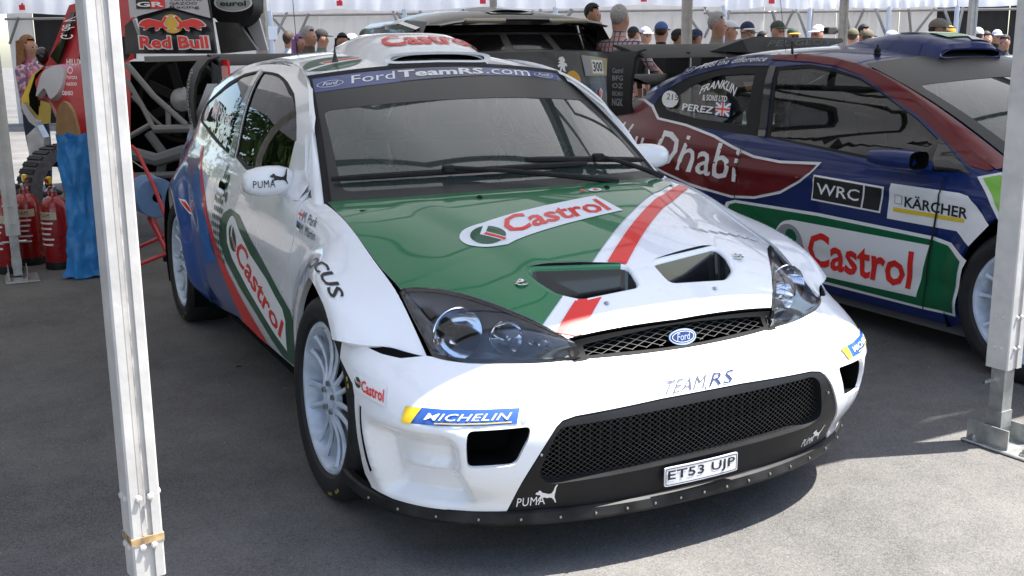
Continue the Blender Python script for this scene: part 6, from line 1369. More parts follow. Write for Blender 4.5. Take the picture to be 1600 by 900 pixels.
for k in range(7):
    a=2*math.pi*k/7; sh.box(Vector(c)+Rv@Vector((.19*math.cos(a),.02,.19*math.sin(a))),(.20,.01,.07),R=Rv@Matrix.Rotation(-a,3,'Y'))
each(sh,'fan_blade',BLK,tp,smooth=False)
b=MB(); b.lathe([(0,0),(.17,0),(.17,.30),(0,.30)],at(362,8,8.2)-TO,'y',24,R=Rv); eb=b.build('roof_duct',BLK,tp)
EF3=patchF([(336,20),(396,20),(396,-8),(336,-8)],[8.1,8.1,8.1,8.1]); shape('duct_badge',circ(n=28),[(0,0),(1,0),(1,1),(0,1)],EF3,WPR,eb,off=.03); shape('duct_badge_field',circ(n=28,rx=.45,ry=.44),[(0,0),(1,0),(1,1),(0,1)],EF3,mat('badge_grey',(.36,.40,.39),.4),eb,off=.034)
text('duct_lettering','eurol',[(.16,.30),(.84,.30),(.84,.60),(.16,.60)],EF3,BPR,eb,off=.04,bold=.03)
slab('duct_body',[(322,-10),(398,-10),(398,18),(380,26),(330,28)],8.35,BLK,tp,.3); slab('tail_dark_panel',[(336,34),(372,36),(402,78),(345,84)],8.2,PK,tp,.08)
slab('tail_dark_panel',[(195,40),(206,30),(226,84),(196,84)],8.0,PK,tp,.08)
slab('white_tail_flank',[(368,28),(378,26),(384,-10),(394,-10),(418,78),(402,80)],8.5,TWT,tp,.05)
slab('flank_slot',[(372,30),(378,30),(403,76),(399,78)],8.47,DARK,tp,.02)
# =============== other rally cars mostly hidden on the right ===============
oc_=root('rally_car','dark rally car whose black rear wing rises beyond the blue car roof','car',tuple(Vector((at(1210,90,7.6).x,at(1210,90,7.6).y,0))))
PO=Vector(oc_.location)
wg_=slab('rear_wing',[(1110,80),(1160,62),(1180,57),(1316,60),(1318,66),(1290,74),(1170,82)],[7.2,7.2,7.3,8.2,8.1,7.9,7.2],WING,oc_,.30,o=PO)
WF=patchF([(1195,76),(1300,72),(1296,64),(1198,66)],[7.25,7.9,7.95,7.32],o=PO); text('wing_lettering','PEUGEOT',[(0,0),(1,0),(1,1),(0,1)],WF,mat('dim_print',(.05,.05,.05),.5),wg_,off=-.02 if 0 else .02,shear=.2)
def simple_car(par,m,L0=-3.6,L1=.9,w=.88,roofz=1.36):
    prof=[(L0,.35),(L0-.02,.85),(L0+.15,1.0),(L0+.75,roofz-.03),(L0+1.6,roofz),(L0+2.2,roofz-.05),(L0+3.1,.93),(L1-.05,.72),(L1,.35)]
    rows=[[(x*1,sy*(w if z<.98 else w-.27*(z-.93)/.4),z) for x,z in prof] for sy in (-1,-.8,0,.8,1)]
    for r,sy in zip(rows,(-1,-.8,0,.8,1)): 
        for i,(x,y,z) in enumerate(r): r[i]=(x,(abs(y))*sy,z+(.02 if abs(sy)<.9 else 0))
    o=loftg('body',rows,m,par,True,30)
    for sy in (-1,1):
        mk('body_flank',[(x,sy*(w if z<.98 else w-.27*(z-.93)/.4),z) for x,z in prof],[tuple(range(len(prof)))],m,par,False)
        mk('side_window',[(L0+.6,sy*(w-.03),1.0),(L0+2.75,sy*(w-.03),.98),(L0+2.1,sy*(w-.235),roofz-.07),(L0+.95,sy*(w-.235),roofz-.07)],[(0,1,2,3)],PG,par,False)
        for x in (L0+.85,L0+3.5): b=MB(); b.lathe([(.0,0),(.24,-sy*.01),(.325,0),(.325,-sy*.2)],(x,sy*(w+.01),.325),'y',24); b.build('wheel',RUB,par)
    mk('windscreen',[(L0+3.05,-w+.12,.965),(L0+3.05,w-.12,.965),(L0+2.22,w-.33,roofz-.04),(L0+2.22,-w+.33,roofz-.04)],[(0,1,2,3)],PG,par,False)
    return o
cc=root('rally_car','black hatchback rally car half hidden beyond the blue car','car',(-.25,5.2,0)); simple_car(cc,GBLK,roofz=1.30)
b=MB(); b.box((-3.25,0,1.36),(.34,1.5,.03),R=Matrix.Rotation(math.radians(-6),3,'Y'),bev=.01); b.box((-3.25,-.74,1.22),(.3,.02,.30)); b.box((-3.25,.74,1.22),(.3,.02,.30)); b.build('rear_wing',WING,cc,smooth=False)
dd_=root('rally_car','second blue rally car at the far right behind the marquee leg','car',(.55,7.3,0)); simple_car(dd_,DBL,roofz=1.40)
text('rail_lettering','Feel the difference',[(0,0),(1,0),(1,1),(0,1)],plane_F((-2.7,-.76,1.16),(.9,0,.06),(0,.03,.05)),WPR,dd_,off=.01,shear=.2)
# =============== row of white tents behind ===============
FWD=Vector((_f.x,_f.y,0)).normalized()
def gpt(u,D): 
    p=at(u,85,D); return Vector((p.x,p.y,0))
TEDGE=[-70,150,426,634,868,1130,1262,1385,1490,1700]
TLAB=['white tent at the far left above the woman','white tent behind the red pickup','white tent behind the purple haired woman','white tent between the two front cars roofs','white tent behind the man in the checked shirt','white tent behind the people in caps','open white tent with grey inside braces, left one of three','open white tent with grey inside braces, middle one of three','open white tent with dark interior at the far right']
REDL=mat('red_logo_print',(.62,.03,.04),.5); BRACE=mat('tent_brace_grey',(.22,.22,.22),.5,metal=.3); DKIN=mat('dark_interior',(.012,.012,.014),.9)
for i in range(len(TEDGE)-1):
    u0,u1=TEDGE[i],TEDGE[i+1]; D=21.
    A=gpt(u0,D); B=gpt(u1,D); ctr=(A+B)/2; r=root('tent',TLAB[i],'tent',tuple(ctr),0,'white tents in a row behind the crowd')
    ax=(B-A); wd=ax.length; ax.normalize(); dep=Vector((-ax.y,ax.x,0)); 
    if dep.dot(FWD)<0: dep=-dep
    hv=2.27 if i<5 else 2.20; ht=hv+ (.62 if i<6 else .26); DP=3.0
    def Q(a,d,z): return Vector((0,0,z))+ax*(a*wd/2)+dep*d
    # valance with soft folds
    N=26; V=[];F_=[]
    for k in range(N+1):
        a=-1+2*k/N; w=.03*math.sin(k*1.7+i)+.02*math.sin(k*.6); sag=.05*math.cos(a*math.pi/2)**2*(1 if i<6 else .3)
        V+=[Q(a*.995,-.02+w,hv+sag-.02*abs(math.sin(a*3))),Q(a*.995,.0+w*.6,(hv+ht)/2),Q(a*.995,.05,ht)]
    for k in range(N):
        for m in (0,1): F_.append((k*3+m,(k+1)*3+m,(k+1)*3+m+1,k*3+m+1))
    mk('valance',V,F_,CANW,r,True)
    V=[Q(-1,.05,ht),Q(1,.05,ht),Q(1,DP,ht),Q(-1,DP,ht),Q(0,DP/2,ht+.8)]
    mk('roof_canvas',V,[(0,1,4),(1,2,4),(2,3,4),(3,0,4)],CANW,r,False)
    # back wall in hanging panels, with creases
    M=5
    for q in range(M):
        a0=-1+2*q/M; a1=a0+2/M+.004; V=[];F_=[]
        for k in range(7):
            a=a0+(a1-a0)*k/6; V+=[Q(a,DP-.6+.01*(q%2)+.02*math.sin(k*1.3+q*2),0.02),Q(a,DP-.6+.01*(q%2)+.03*math.sin(k*1.9+q),ht)]
        for k in range(6): F_.append((2*k,2*k+2,2*k+3,2*k+1))
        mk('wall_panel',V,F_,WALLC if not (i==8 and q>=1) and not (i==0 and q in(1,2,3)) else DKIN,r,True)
    for a in (-1,1):
        b=MB(); b.tube([Q(a*.99,0,0),Q(a*.99,0,hv+.02)],.035 if i not in (1,) else .04,8); b.build('tent_post',mat('white_post',(.55,.57,.62),.4) if 'white_post' not in MAT else MAT['white_post'],r)
        b=MB(); b.tube([Q(a*.97,.0,hv-.55),Q(a*.80,.35,hv+.02)],.03,5); b.build('brace',BRACE,r)
        b=MB(); b.tube([Q(a*.97,DP-.7,hv-.5),Q(a*.72,DP-.9,hv+.05)],.03,5); b.build('brace',BRACE,r)
    b=MB(); b.tube([Q(-1,DP-.7,hv+.02),Q(1,DP-.7,hv+.02)],.03,5); b.build('roof_bar',BRACE,r)
    if i<6:
        lf=plane_F(Q(.0,-.075,hv+.10),ax*.13,(0,0,.13)); shape('valance_logo',[(.05,0),(.95,0),(.95,.75),(.7,.75),(.75,1),(.45,1),(.4,.75),(.05,.75)],[(0,0),(1,0),(1,1),(0,1)],lf,REDL,r,off=0,sg=1)
    if i in (1,4): 
        sf_=Q(1.0,-.045,hv-.40)
        sp=MB(); sp.box(sf_,(.02,.02,.02)); 
        lf=plane_F(sf_-ax*.13-Vector((0,0,.13)),ax*.26,(0,0,.26)); sg_=root('sign','no smoking sign on a white tent post %s'%('left of the white car roof' if i==1 else 'above the man in the beige jacket'),'sign',tuple(ctr))
        pn=shape('sign_plate',[(0,0),(1,0),(1,1),(0,1)],[(0,0),(1,0),(1,1),(0,1)],lf,WPR,sg_,off=0); pn.parent=sg_
        shape('sign_ring',circ(n=24,rx=.40,ry=.40),[(0,0),(1,0),(1,1),(0,1)],lf,mat('sign_violet',(.30,.12,.50),.5) if 'sign_violet' not in MAT else MAT['sign_violet'],sg_,off=-.01,holes=(circ(rx=.29,ry=.29),))
        shape('sign_bar',[(.25,.30),(.30,.25),(.75,.70),(.70,.75)],[(0,0),(1,0),(1,1),(0,1)],lf,MAT['sign_violet'],sg_,off=-.012)
# far legs of the marquees
for lab,u,D,w in (('aluminium marquee leg behind the beige-jacket man',1072,9.4,.085),('aluminium marquee leg behind the far black wing',1315,10.8,.075),('aluminium marquee leg at the back beyond the scoop of the blue car',1515,11.0,.075),('grey marquee leg behind the pickup tail, left of the no smoking sign',411,11.5,.12),('short view of a grey marquee leg above the black racer roof',772,13,.09)):
    p=gpt(u,D); pole('p',lab,p.x,p.y,math.radians(-27),w=w,d=w,foot=False,h=2.6)
# =============== people ===============
SK=[mat('skin_light',(.50,.27,.19),.55,noise=.08,nscale=12),mat('skin_tan',(.36,.18,.115),.55,noise=.08,nscale=12)]
def cloth(name,c,noise=.12): return mat(name,c,.85,noise=noise,nscale=9,bump=.1,bscale=60)
def checks(name,c0,c1,c2,s=26):
    m=bpy.data.materials.new(name); m.use_nodes=True; n=m.node_tree; b=n.nodes['Principled BSDF']; b.inputs['Roughness'].default_value=.85
    tc=n.nodes.new('ShaderNodeTexCoord'); sx=n.nodes.new('ShaderNodeSeparateXYZ'); n.links.new(tc.outputs['Object'],sx.inputs[0])
    def line(sock,f,th):
        a=n.nodes.new('ShaderNodeMath'); a.operation='MULTIPLY'; a.inputs[1].default_value=f; n.links.new(sock,a.inputs[0])
        q=n.nodes.new('ShaderNodeMath'); q.operation='FRACT'; n.links.new(a.outputs[0],q.inputs[0])
        t=n.nodes.new('ShaderNodeMath'); t.operation='LESS_THAN'; t.inputs[1].default_value=th; n.links.new(q.outputs[0],t.inputs[0]); return t.outputs[0]
    col=None; prev=None
    m1=n.nodes.new('ShaderNodeMix'); m1.data_type='RGBA'; m1.inputs['A'].default_value=(*c0,1); m1.inputs['B'].default_value=(*c1,1); n.links.new(line(sx.outputs[1],s,.28),m1.inputs['Factor'])
    m2=n.nodes.new('ShaderNodeMix'); m2.data_type='RGBA'; m2.inputs['B'].default_value=(*c2,1); n.links.new(m1.outputs['Result'],m2.inputs['A']); n.links.new(line(sx.outputs[2],s,.25),m2.inputs['Factor'])
    m3=n.nodes.new('ShaderNodeMix'); m3.data_type='RGBA'; m3.inputs['B'].default_value=(*c1,1); n.links.new(m2.outputs['Result'],m3.inputs['A']); n.links.new(line(sx.outputs[2],s*.5,.12),m3.inputs['Factor'])
    n.links.new(m3.outputs['Result'],b.inputs['Base Color']); MAT[name]=m; return m
def splotch(name,cols,s=30):
    m=bpy.data.materials.new(name); m.use_nodes=True; n=m.node_tree; b=n.nodes['Principled BSDF']; b.inputs['Roughness'].default_value=.85
    tc=n.nodes.new('ShaderNodeTexCoord'); v=n.nodes.new('ShaderNodeTexVoronoi'); v.inputs['Scale'].default_value=s; n.links.new(tc.outputs['Object'],v.inputs['Vector'])
    sp=n.nodes.new('ShaderNodeSeparateColor'); n.links.new(v.outputs['Color'],sp.inputs[0]); r=n.nodes.new('ShaderNodeValToRGB'); r.color_ramp.interpolation='CONSTANT'
    r.color_ramp.elements[0].color=(*cols[0],1); r.color_ramp.elements[1].color=(*cols[1],1); r.color_ramp.elements[1].position=.4
    e=r.color_ramp.elements.new(.7); e.color=(*cols[2],1)
    n.links.new(sp.outputs[0],r.inputs[0]); n.links.new(r.outputs[0],b.inputs['Base Color']); MAT[name]=m; return m
def body_mesh(pose,female=False):
    J={'pel':(0,0,.95,.15,.12),'sp':(0,0,1.12,.145,.105),'ch':(0,0,1.32,.165,.115),'nb':(-.005,0,1.475,.080,.075),'nk':(.01,0,1.545,.056,.055),'h1':(.028,0,1.61,.074,.066),'h2':(.018,0,1.685,.094,.076),'h3':(.004,0,1.738,.080,.071)}
    J['no']=(.110,0,1.655,.016,.016)
    for s,k in ((1,'l'),(-1,'r')):
        J['hp'+k]=(0,s*.095,.90,.088,.09); J['kn'+k]=(.02,s*.105,.50,.058,.06); J['an'+k]=(-.01,s*.11,.09,.04,.04); J['to'+k]=(.15,s*.125,.035,.035,.045)
        w=.17 if female else .195
        J['sh'+k]=(0,s*w,1.445,.068,.068)
        a=pose.get(k,'down')
        el,wr,hn={'down':((-.03,s*(w+.055),1.15),(.04,s*(w+.05),.92),(.06,s*(w+.045),.84)),
                  'fold':((-.02,s*(w+.06),1.16),(.20,s*.10,1.22),(.24,s*.02,1.24)),
                  'face':((.08,s*(w+.05),1.24),(.24,s*.10,1.45),(.25,s*.07,1.53)),
                  'hold':((.05,s*(w+.05),1.20),(.28,s*.13,1.28),(.36,s*.10,1.32)),
                  'lean':((.12,s*(w+.08),1.24),(.34,s*(w+.06),1.16),(.42,s*(w+.04),1.14))}[a]
        J['el'+k]=(*el,.043,.043); J['wr'+k]=(*wr,.030,.030); J['hn'+k]=(*hn,.034,.022)
        d=(Vector(hn)-Vector(wr)).normalized(); sd=Vector((0,1,0)) if abs(d.y)<.8 else Vector((0,0,1)); sd=(sd-d*sd.dot(d)).normalized()
        for fi,(o,ln_) in enumerate(((-.026,.052),(-.009,.062),(.009,.060),(.026,.048))):
            b0=Vector(hn)+d*.03+sd*o; e0=b0+d*ln_+Vector((.012,0,-.01)); J['f%d%s'%(fi,k)]=(*(b0*.5+e0*.5),.009,.009); J['g%d%s'%(fi,k)]=(*e0,.008,.008)
        tb_=Vector(hn)+sd*.035*s+d*.02; J['t'+k]=(*tb_,.010,.010)
    E=[('pel','sp'),('sp','ch'),('ch','nb'),('nb','nk'),('nk','h1'),('h1','h2'),('h2','h3'),('h1','no')]
    for k in 'lr':
        E+=[('pel','hp'+k),('hp'+k,'kn'+k),('kn'+k,'an'+k),('an'+k,'to'+k),('ch','sh'+k),('sh'+k,'el'+k),('el'+k,'wr'+k),('wr'+k,'hn'+k),('hn'+k,'t'+k)]
        for fi in range(4): E+=[('hn'+k,'f%d%s'%(fi,k)),('f%d%s'%(fi,k),'g%d%s'%(fi,k))]
    names=list(J); me=bpy.data.meshes.new('person'); me.from_pydata([J[n][:3] for n in names],[(names.index(a),names.index(b)) for a,b in E],[])
    o=bpy.data.objects.new('tmp',me); COL.objects.link(o)
    bm=bmesh.new(); bm.from_mesh(me); sk_=bm.verts.layers.skin.verify(); bm.verts.ensure_lookup_table()
    for i,n in enumerate(names): bm.verts[i][sk_].radius=(J[n][3],J[n][4]); bm.verts[i][sk_].use_root=(n=='pel')
    bm.to_mesh(me); bm.free()
    md=o.modifiers.new('s','SKIN'); md.use_smooth_shade=True; sb=o.modifiers.new('b','SUBSURF'); sb.levels=1
    out=bpy.data.meshes.new_from_object(o.evaluated_get(bpy.context.evaluated_depsgraph_get())); bpy.data.objects.remove(o)
    out.materials.clear()
    for _ in range(4): out.materials.append(SK[0])
    for p in out.polygons:
        c=p.center; arm=abs(c.y)>.21 or (c.x>.17 and c.z>1.0)
        wrist=False
        for k in 'lr':
            e=Vector(J['el'+k][:3]); w=Vector(J['wr'+k][:3])
            if (c-w).length<.20 and ((c-w).length<(c-e).length): wrist=True
        if c.z>1.55 or wrist: m=0
        elif c.z>.93: m=1
        elif c.z>.10: m=2
        else: m=3
        p.material_index=m; p.use_smooth=True
    return out
POSES={k:body_mesh(p,f) for k,(p,f) in {'stand':({},False),'fold':({'l':'fold','r':'fold'},False),'hold':({'l':'hold','r':'hold'},False),'face':({'l':'face','r':'fold'},False),'woman':({'l':'hold','r':'hold'},True),'lean':({'l':'lean','r':'lean'},False)}.items()}
JEAN=cloth('dark_jeans',(.03,.04,.07)); SHOE=mat('shoe_black',(.02,.02,.02),.6)
EYE=mat('eye_dark',(.02,.015,.012),.3)
HC=Vector((.012,0,1.69))
def headgear(par,kind,m,m2=None):
    b=MB(); c=HC
    if kind in ('hair','long','bald'):
        for_=[]; V=[];F_=[];n=18;k=12; R3=(.097,.078,.099)
        b.ball(c+Vector((-.010,0,.012)),R3,n,k)
        keep=[]
        for f in b.F:
            q=sum((b.V[i] for i in f),Vector())/len(f)-c
            front=q.x>.028; low=q.z<(.040+q.x*.3 if front else (-.085 if kind!='long' else -.2))
            if kind=='bald' and (q.z>.085): continue
            if not low: keep.append(f)
        b.F=keep; b.M=[0]*len(keep)
        if kind=='long':
            b.add([(x,y,z) for x,y,z in [(-.05,-.095,1.73),(-.10,-.06,1.73),(-.115,0,1.74),(-.10,.06,1.73),(-.05,.095,1.73),(-.03,-.11,1.48),(-.11,-.08,1.44),(-.13,0,1.42),(-.11,.08,1.44),(-.03,.11,1.48),(.03,-.10,1.70),(.03,-.105,1.52),(.03,.10,1.70),(.03,.105,1.52)]],[(0,1,6,5),(1,2,7,6),(2,3,8,7),(3,4,9,8),(10,0,5,11),(4,12,13,9)])
        b.build('hair',m,par,angle=80)
    else:
        b.ball(c+Vector((-.006,0,.022)),(.100,.083,.088),18,10)
        b.F=[f for f in b.F if (sum((b.V[i] for i in f),Vector())/len(f)).z>c.z+.018]; b.M=[0]*len(b.F)
        o=b.build('cap',m,par,angle=80)
        b=MB(); V=[];F_=[]
        for t in range(9):
            a=math.radians(-62+124*t/8)
            for r0,z0 in ((.090,.028),(.165 if kind=='cap' else .145,.012)): V.append(c+Vector((r0*math.cos(a)*(1.0)-.0,r0*.72*math.sin(a),z0)))
        for t in range(8): F_.append((2*t,2*t+1,2*t+3,2*t+2))
        nn=len(V); V+=[v-Vector((0,0,.006)) for v in V]; F_+=[tuple(nn+i for i in reversed(f)) for f in F_]+[(2*t+1,nn+2*t+1,nn+2*t+3,2*t+3) for t in range(8)]
        b.add(V,F_); b.build('cap_peak',m2 or m,par)
        if kind=='cap' : 
            b=MB(); b.ball(c+Vector((-.012,0,-.0)),(.091,.073,.066),14,8); b.F=[f for f in b.F if (sum((b.V[i] for i in f),Vector())/len(f)).x<c.x-.02]; b.M=[0]*len(b.F); b.build('hair',MAT['hair_brown'],par,angle=80)
HB=mat('hair_brown',(.06,.035,.02),.7,noise=.3,nscale=60); HG=mat('hair_grey',(.38,.37,.36),.7,noise=.25,nscale=60); HP=mat('hair_purple',(.30,.14,.34),.7,noise=.3,nscale=50); HR=mat('hair_auburn',(.28,.13,.06),.7,noise=.35,nscale=50); HK=mat('hair_black',(.015,.012,.01),.7,noise=.3,nscale=60)
def person(u,v,D,face,pose,shirt,hg,hm,label,skin=0,legs=None,hm2=None,glasses=False,bag=None):
    p=at(u,v,D); s=p.z/1.675; s=min(1.12,max(.86,s))
    r=bpy.data.objects.new('person',POSES[pose].copy()); link(r); r.location=(p.x,p.y,0); r.location.z=0 if abs(r.location.z)<.35 else r.location.z
    r.location.z=0; r.scale=(s,s,s); r.rotation_euler=(0,0,face)
    for i,m in enumerate((SK[skin],shirt,legs or JEAN,SHOE)): r.data.materials[i]=m
    tag(r,label,'person',None)
    if hg: headgear(r,hg,hm,hm2)
    for sy in (-1,1):
        b=MB(); b.ball(HC+Vector((.076,sy*.029,-.028)),(.008,.014,.008),8,5); b.build('eye',EYE,r)
        b=MB(); b.ball(HC+Vector((.0,sy*.074,-.03)),(.018,.010,.030),8,6); b.build('ear',SK[skin],r)
    b=MB(); b.ball(HC+Vector((.070,0,-.080)),(.008,.022,.006),8,5); b.build('mouth',MAT['lip'] if 'lip' in MAT else mat('lip',(.32,.10,.09),.6),r)
    if glasses:
        b=MB()
        for sy in (-1,1): b.box(HC+Vector((.090,sy*.031,-.026)),(.006,.046,.028),bev=.003)
        b.box(HC+Vector((.05,-.084,-.024)),(.10,.004,.008)); b.box(HC+Vector((.05,.084,-.024)),(.10,.004,.008)); b.build('sunglasses',GBLK,r)
    return r
PI=math.pi
TOV=math.atan2(-FWD.y,-FWD.x)      # facing the viewer
WSH=cloth('white_shirt',(.62,.62,.66)); BJK=cloth('black_jacket',(.018,.018,.02)); BEI=cloth('beige_jacket',(.30,.26,.20)); LBL=cloth('light_blue_shirt',(.30,.38,.55)); BRS=cloth('brown_shirt',(.12,.10,.075)); DGS=cloth('dark_grey_shirt',(.05,.055,.055)); BLS=cloth('blue_shirt',(.06,.12,.34)); YGS=splotch('green_yellow_shirt',[(.04,.22,.06),(.60,.50,.04),(.5,.55,.1)],9)
PLD=checks('checked_shirt',(.62,.42,.38),(.06,.09,.22),(.45,.18,.14),22); FLO=splotch('floral_blouse',[(.60,.20,.28),(.62,.42,.45),(.16,.14,.28)],34); GLS=cloth('grey_green_shirt',(.18,.22,.18))
CN=mat('cap_navy',(.02,.03,.08),.8); CW=mat('cap_white',(.65,.66,.70),.8); CB=mat('cap_blue',(.07,.13,.33),.85); CK=mat('cap_khaki',(.13,.12,.075),.85); CGY=mat('cap_grey_tweed',(.20,.19,.175),.9,noise=.2,nscale=80); COR=mat('cap_orange',(.62,.30,.02),.8); CGN=mat('cap_dark_green',(.05,.075,.05),.8); CDK=mat('cap_black',(.02,.02,.022),.8)
P=[
(967,28,9.8,TOV+2.5,'lean',PLD,'hair',HG,'grey haired man in an orange and blue checked shirt seen from behind',0,None,None,False),
(1120,38,10.2,TOV+1.2,'fold',BEI,'hair',HG,'older grey haired man in a beige jacket looking right',0,None,None,False),
(1033,50,12.0,TOV+2.9,'stand',BJK,'cap',CB,'person in a blue cap and black jacket seen from behind',0,None,None,False),
(1008,55,15.5,TOV+.5,'stand',WSH,'cap',CW,'person in a white cap behind the man in checks',0,None,None,False),
(989,55,14.5,TOV+2.4,'stand',DGS,'cap',CDK,'person in a dark cap just right of the man in checks',0,None,None,False),
(1059,60,12.4,TOV+1.9,'stand',WSH,'cap',CDK,'person in a dark cap and white shirt with dark straps',0,None,None,False),
(1088,60,12.6,TOV-.8,'stand',DGS,'cap',CN,'person in a navy cap left of the beige jacket man',1,None,None,False),
(1139,48,12.2,TOV+1.4,'face',LBL,'cap',CW,'person in a white cap and light blue shirt behind the beige jacket',0,None,CN,False),
(1167,50,11.8,TOV+.3,'fold',BJK,'cap',CN,'man in a navy and white cap, sunglasses and black top',0,None,CW,True),
(1191,60,16.5,TOV+1.2,'stand',DGS,'hair',HK,'dark haired person far behind, right of the navy cap man',1,None,None,False),
(1214,48,12.5,TOV+.5,'stand',GLS,'cap',CGN,'man in a dark green cap with a yellow badge',0,None,None,False),
(1238,56,15.0,TOV+.2,'stand',DGS,'cap',CGN,'man in a green and yellow cap right of the dark green cap',0,None,COR,True),
(1279,53,13.5,TOV-1.0,'hold',WSH,'cap',CW,'person in a white cap raising a black camera',0,None,None,False),
(1332,58,13.5,TOV+2.6,'stand',WSH,'cap',CK,'man in a khaki cap and white shirt from behind, left of two',0,None,None,False),
(1356,60,14.0,TOV+2.2,'stand',WSH,'cap',CK,'man in a khaki cap and white shirt from behind, right of two',0,None,None,False),
(1349,50,16.0,TOV+.6,'stand',DGS,'hair',HK,'tall dark haired man behind the two white shirts',1,None,None,False),
(1392,60,15.0,TOV+1.6,'stand',DGS,'cap',CW,'person in a white sun hat standing alone',0,None,None,False),
(1465,48,9.8,TOV+1.1,'stand',DGS,'cap',CGY,'man in a grey flat cap and dark shirt looking right',1,None,None,True),
(1483,55,12.8,TOV+2.8,'stand',YGS,'cap',COR,'person in an orange cap and green and yellow shirt',0,None,None,False),
(1527,57,13.0,TOV+2.9,'stand',BLS,'cap',CW,'person in a white cap and blue shirt from behind',0,None,CB,False),
(1540,60,16.0,TOV+.4,'stand',GLS,'hair',HB,'brown haired person right of the white cap in the far right group',0,None,None,False),
(1557,57,18.0,TOV+.1,'fold',BJK,'cap',CW,'person in a white cap in front of the dark tent opening',1,None,None,False),
(1570,66,14.5,TOV-.7,'stand',DGS,'hair',HK,'dark haired person at the right edge by the marquee leg',1,None,None,False),
(451,62,14.2,TOV+2.6,'stand',WSH,'hair',HB,'brown haired man from behind, leftmost by the white tent post',0,None,None,False),
(469,67,12.8,TOV+.9,'stand',LBL,'long',HP,'woman with purple hair',0,None,None,False),
(482,56,12.5,TOV+1.3,'stand',BRS,'hair',HG,'grey haired man in a brown shirt right of the purple hair',0,None,None,False),
(501,60,13.4,TOV+1.9,'stand',GLS,'cap',CDK,'man in a dark cap and grey green shirt',0,None,None,False),
(535,66,12.6,TOV+.2,'stand',DGS,'long',HK,'woman with dark hair and pale headband',1,None,None,False),
(549,66,14.0,TOV+2.0,'stand',WSH,'cap',CW,'person in white right behind the dark haired woman',0,None,None,False),
(572,60,13.0,TOV+1.0,'face',GLS,'cap',CK,'man in a brown cap raising a hand, left of the roof scoop',0,None,None,False),
(925,22,13.0,TOV+1.0,'stand',DGS,'hair',HK,'dark haired person above the black racer roof',1,None,None,False),
(43,72,10.5,TOV+1.35,'woman',FLO,'long',HR,'woman with auburn hair and pink floral blouse at the far left',0,None,None,False),
]
for (u,v,D,fc,po,shm,hg,hm,lb,skn,lg,h2,gl) in P: person(u,v,D,fc,po,shm,hg,hm,lb,skn,lg,h2,gl)
# handheld camera
b=MB(); c=at(1297,48,13.2); b.box(c,(.10,.14,.09),bev=.01); b.lathe([(.0,.12),(.035,.12),(.035,0)],c,'y',12); tag(b.build('camera',GBLK,None),'black camera held up by the person in a white cap','camera')
# =============== small things by the back left leg ===============
ER=mat('extinguisher_red',(.30,.008,.010),.28,coat=.8,noise=.05,nscale=8)
def exting(u,v,lab,rz=0,sc=1,textile='FOAM'):
    g=Vector(hitz(u,v)); r=root('fire_extinguisher',lab,'fire extinguisher',tuple(g),rz,'red fire extinguishers')
    b=MB(); b.lathe([(0,.01),(.082,.01),(.090,.03),(.090,.40),(.083,.44),(.060,.475),(.030,.49),(.026,.52),(0,.52)],(0,0,0),'z',24); b.build('cylinder',ER,r)
    b=MB(); b.lathe([(.084,.0),(.092,.004),(.092,.05),(.091,.052)],(0,0,0),'z',24); b.build('base_ring',BLK,r)
    b=MB(); b.lathe([(.024,.51),(.024,.55),(.014,.56),(0,.56)],(0,0,0),'z',12); b.build('valve',STEEL,r)
    b=MB(); b.tube([(0,0,.55),(.05,0,.575),(.15,0,.62)],.009,6); b.build('handle',ER,r); b=MB(); b.tube([(.02,0,.545),(.08,0,.55),(.14,0,.53)],.008,6); b.build('handle',ER,r)
    b=MB(); b.box((.06,0,.60),(.05,.03,.05),bev=.006); b.build('safety_tag',YEL,r)
    b=MB(); b.tube([(0,-.02,.54),(-.10,-.03,.54),(-.14,-.03,.48),(-.13,-.03,.30),(-.11,-.02,.12),(-.10,0,.08)],.013,8); b.build('hose',BLK,r)
    lf=lambda u_,v_:(.0915*math.cos((u_-.5)*1.9-.6),.0915*math.sin((u_-.5)*1.9-.6),.10+.30*v_)
    shape('label_band',[(.0,.80),(1,.80),(1,.97),(.0,.97)],[(0,0),(1,0),(1,1),(0,1)],lf,mat('label_cream',(.55,.50,.36),.5) if 'label_cream' not in MAT else MAT['label_cream'],r,off=.001,step=.1)
    text('label_lettering',textile,[(.25,.84),(.75,.84),(.75,.94),(.25,.94)],lf,BPR,r,off=.002)
    for k in range(5): shape('label_lines',[(0,0),(1,0),(1,1),(0,1)],[(.15+.05*(k%2),.70-.12*k),(.85-.06*(k%3),.70-.12*k),(.85-.06*(k%3),.74-.12*k),(.15+.05*(k%2),.74-.12*k)],lf,WPR,r,off=.0015,step=.1)
    return r
def hitz(u,v):
    a=at(u,v,1)-Vector(co.matrix_world.translation); t=-1.3666/a.z; p=Vector(co.matrix_world.translation)+a*t; return (p.x,p.y,0)
exting(95,418,'red foam fire extinguisher beside the blue bag',math.radians(-20)); exting(50,412,'red fire extinguisher just right of the far left marquee leg',math.radians(10)); 
e3=exting(14,425,'red fire extinguisher with a white label left of the far left marquee leg',math.radians(-10))
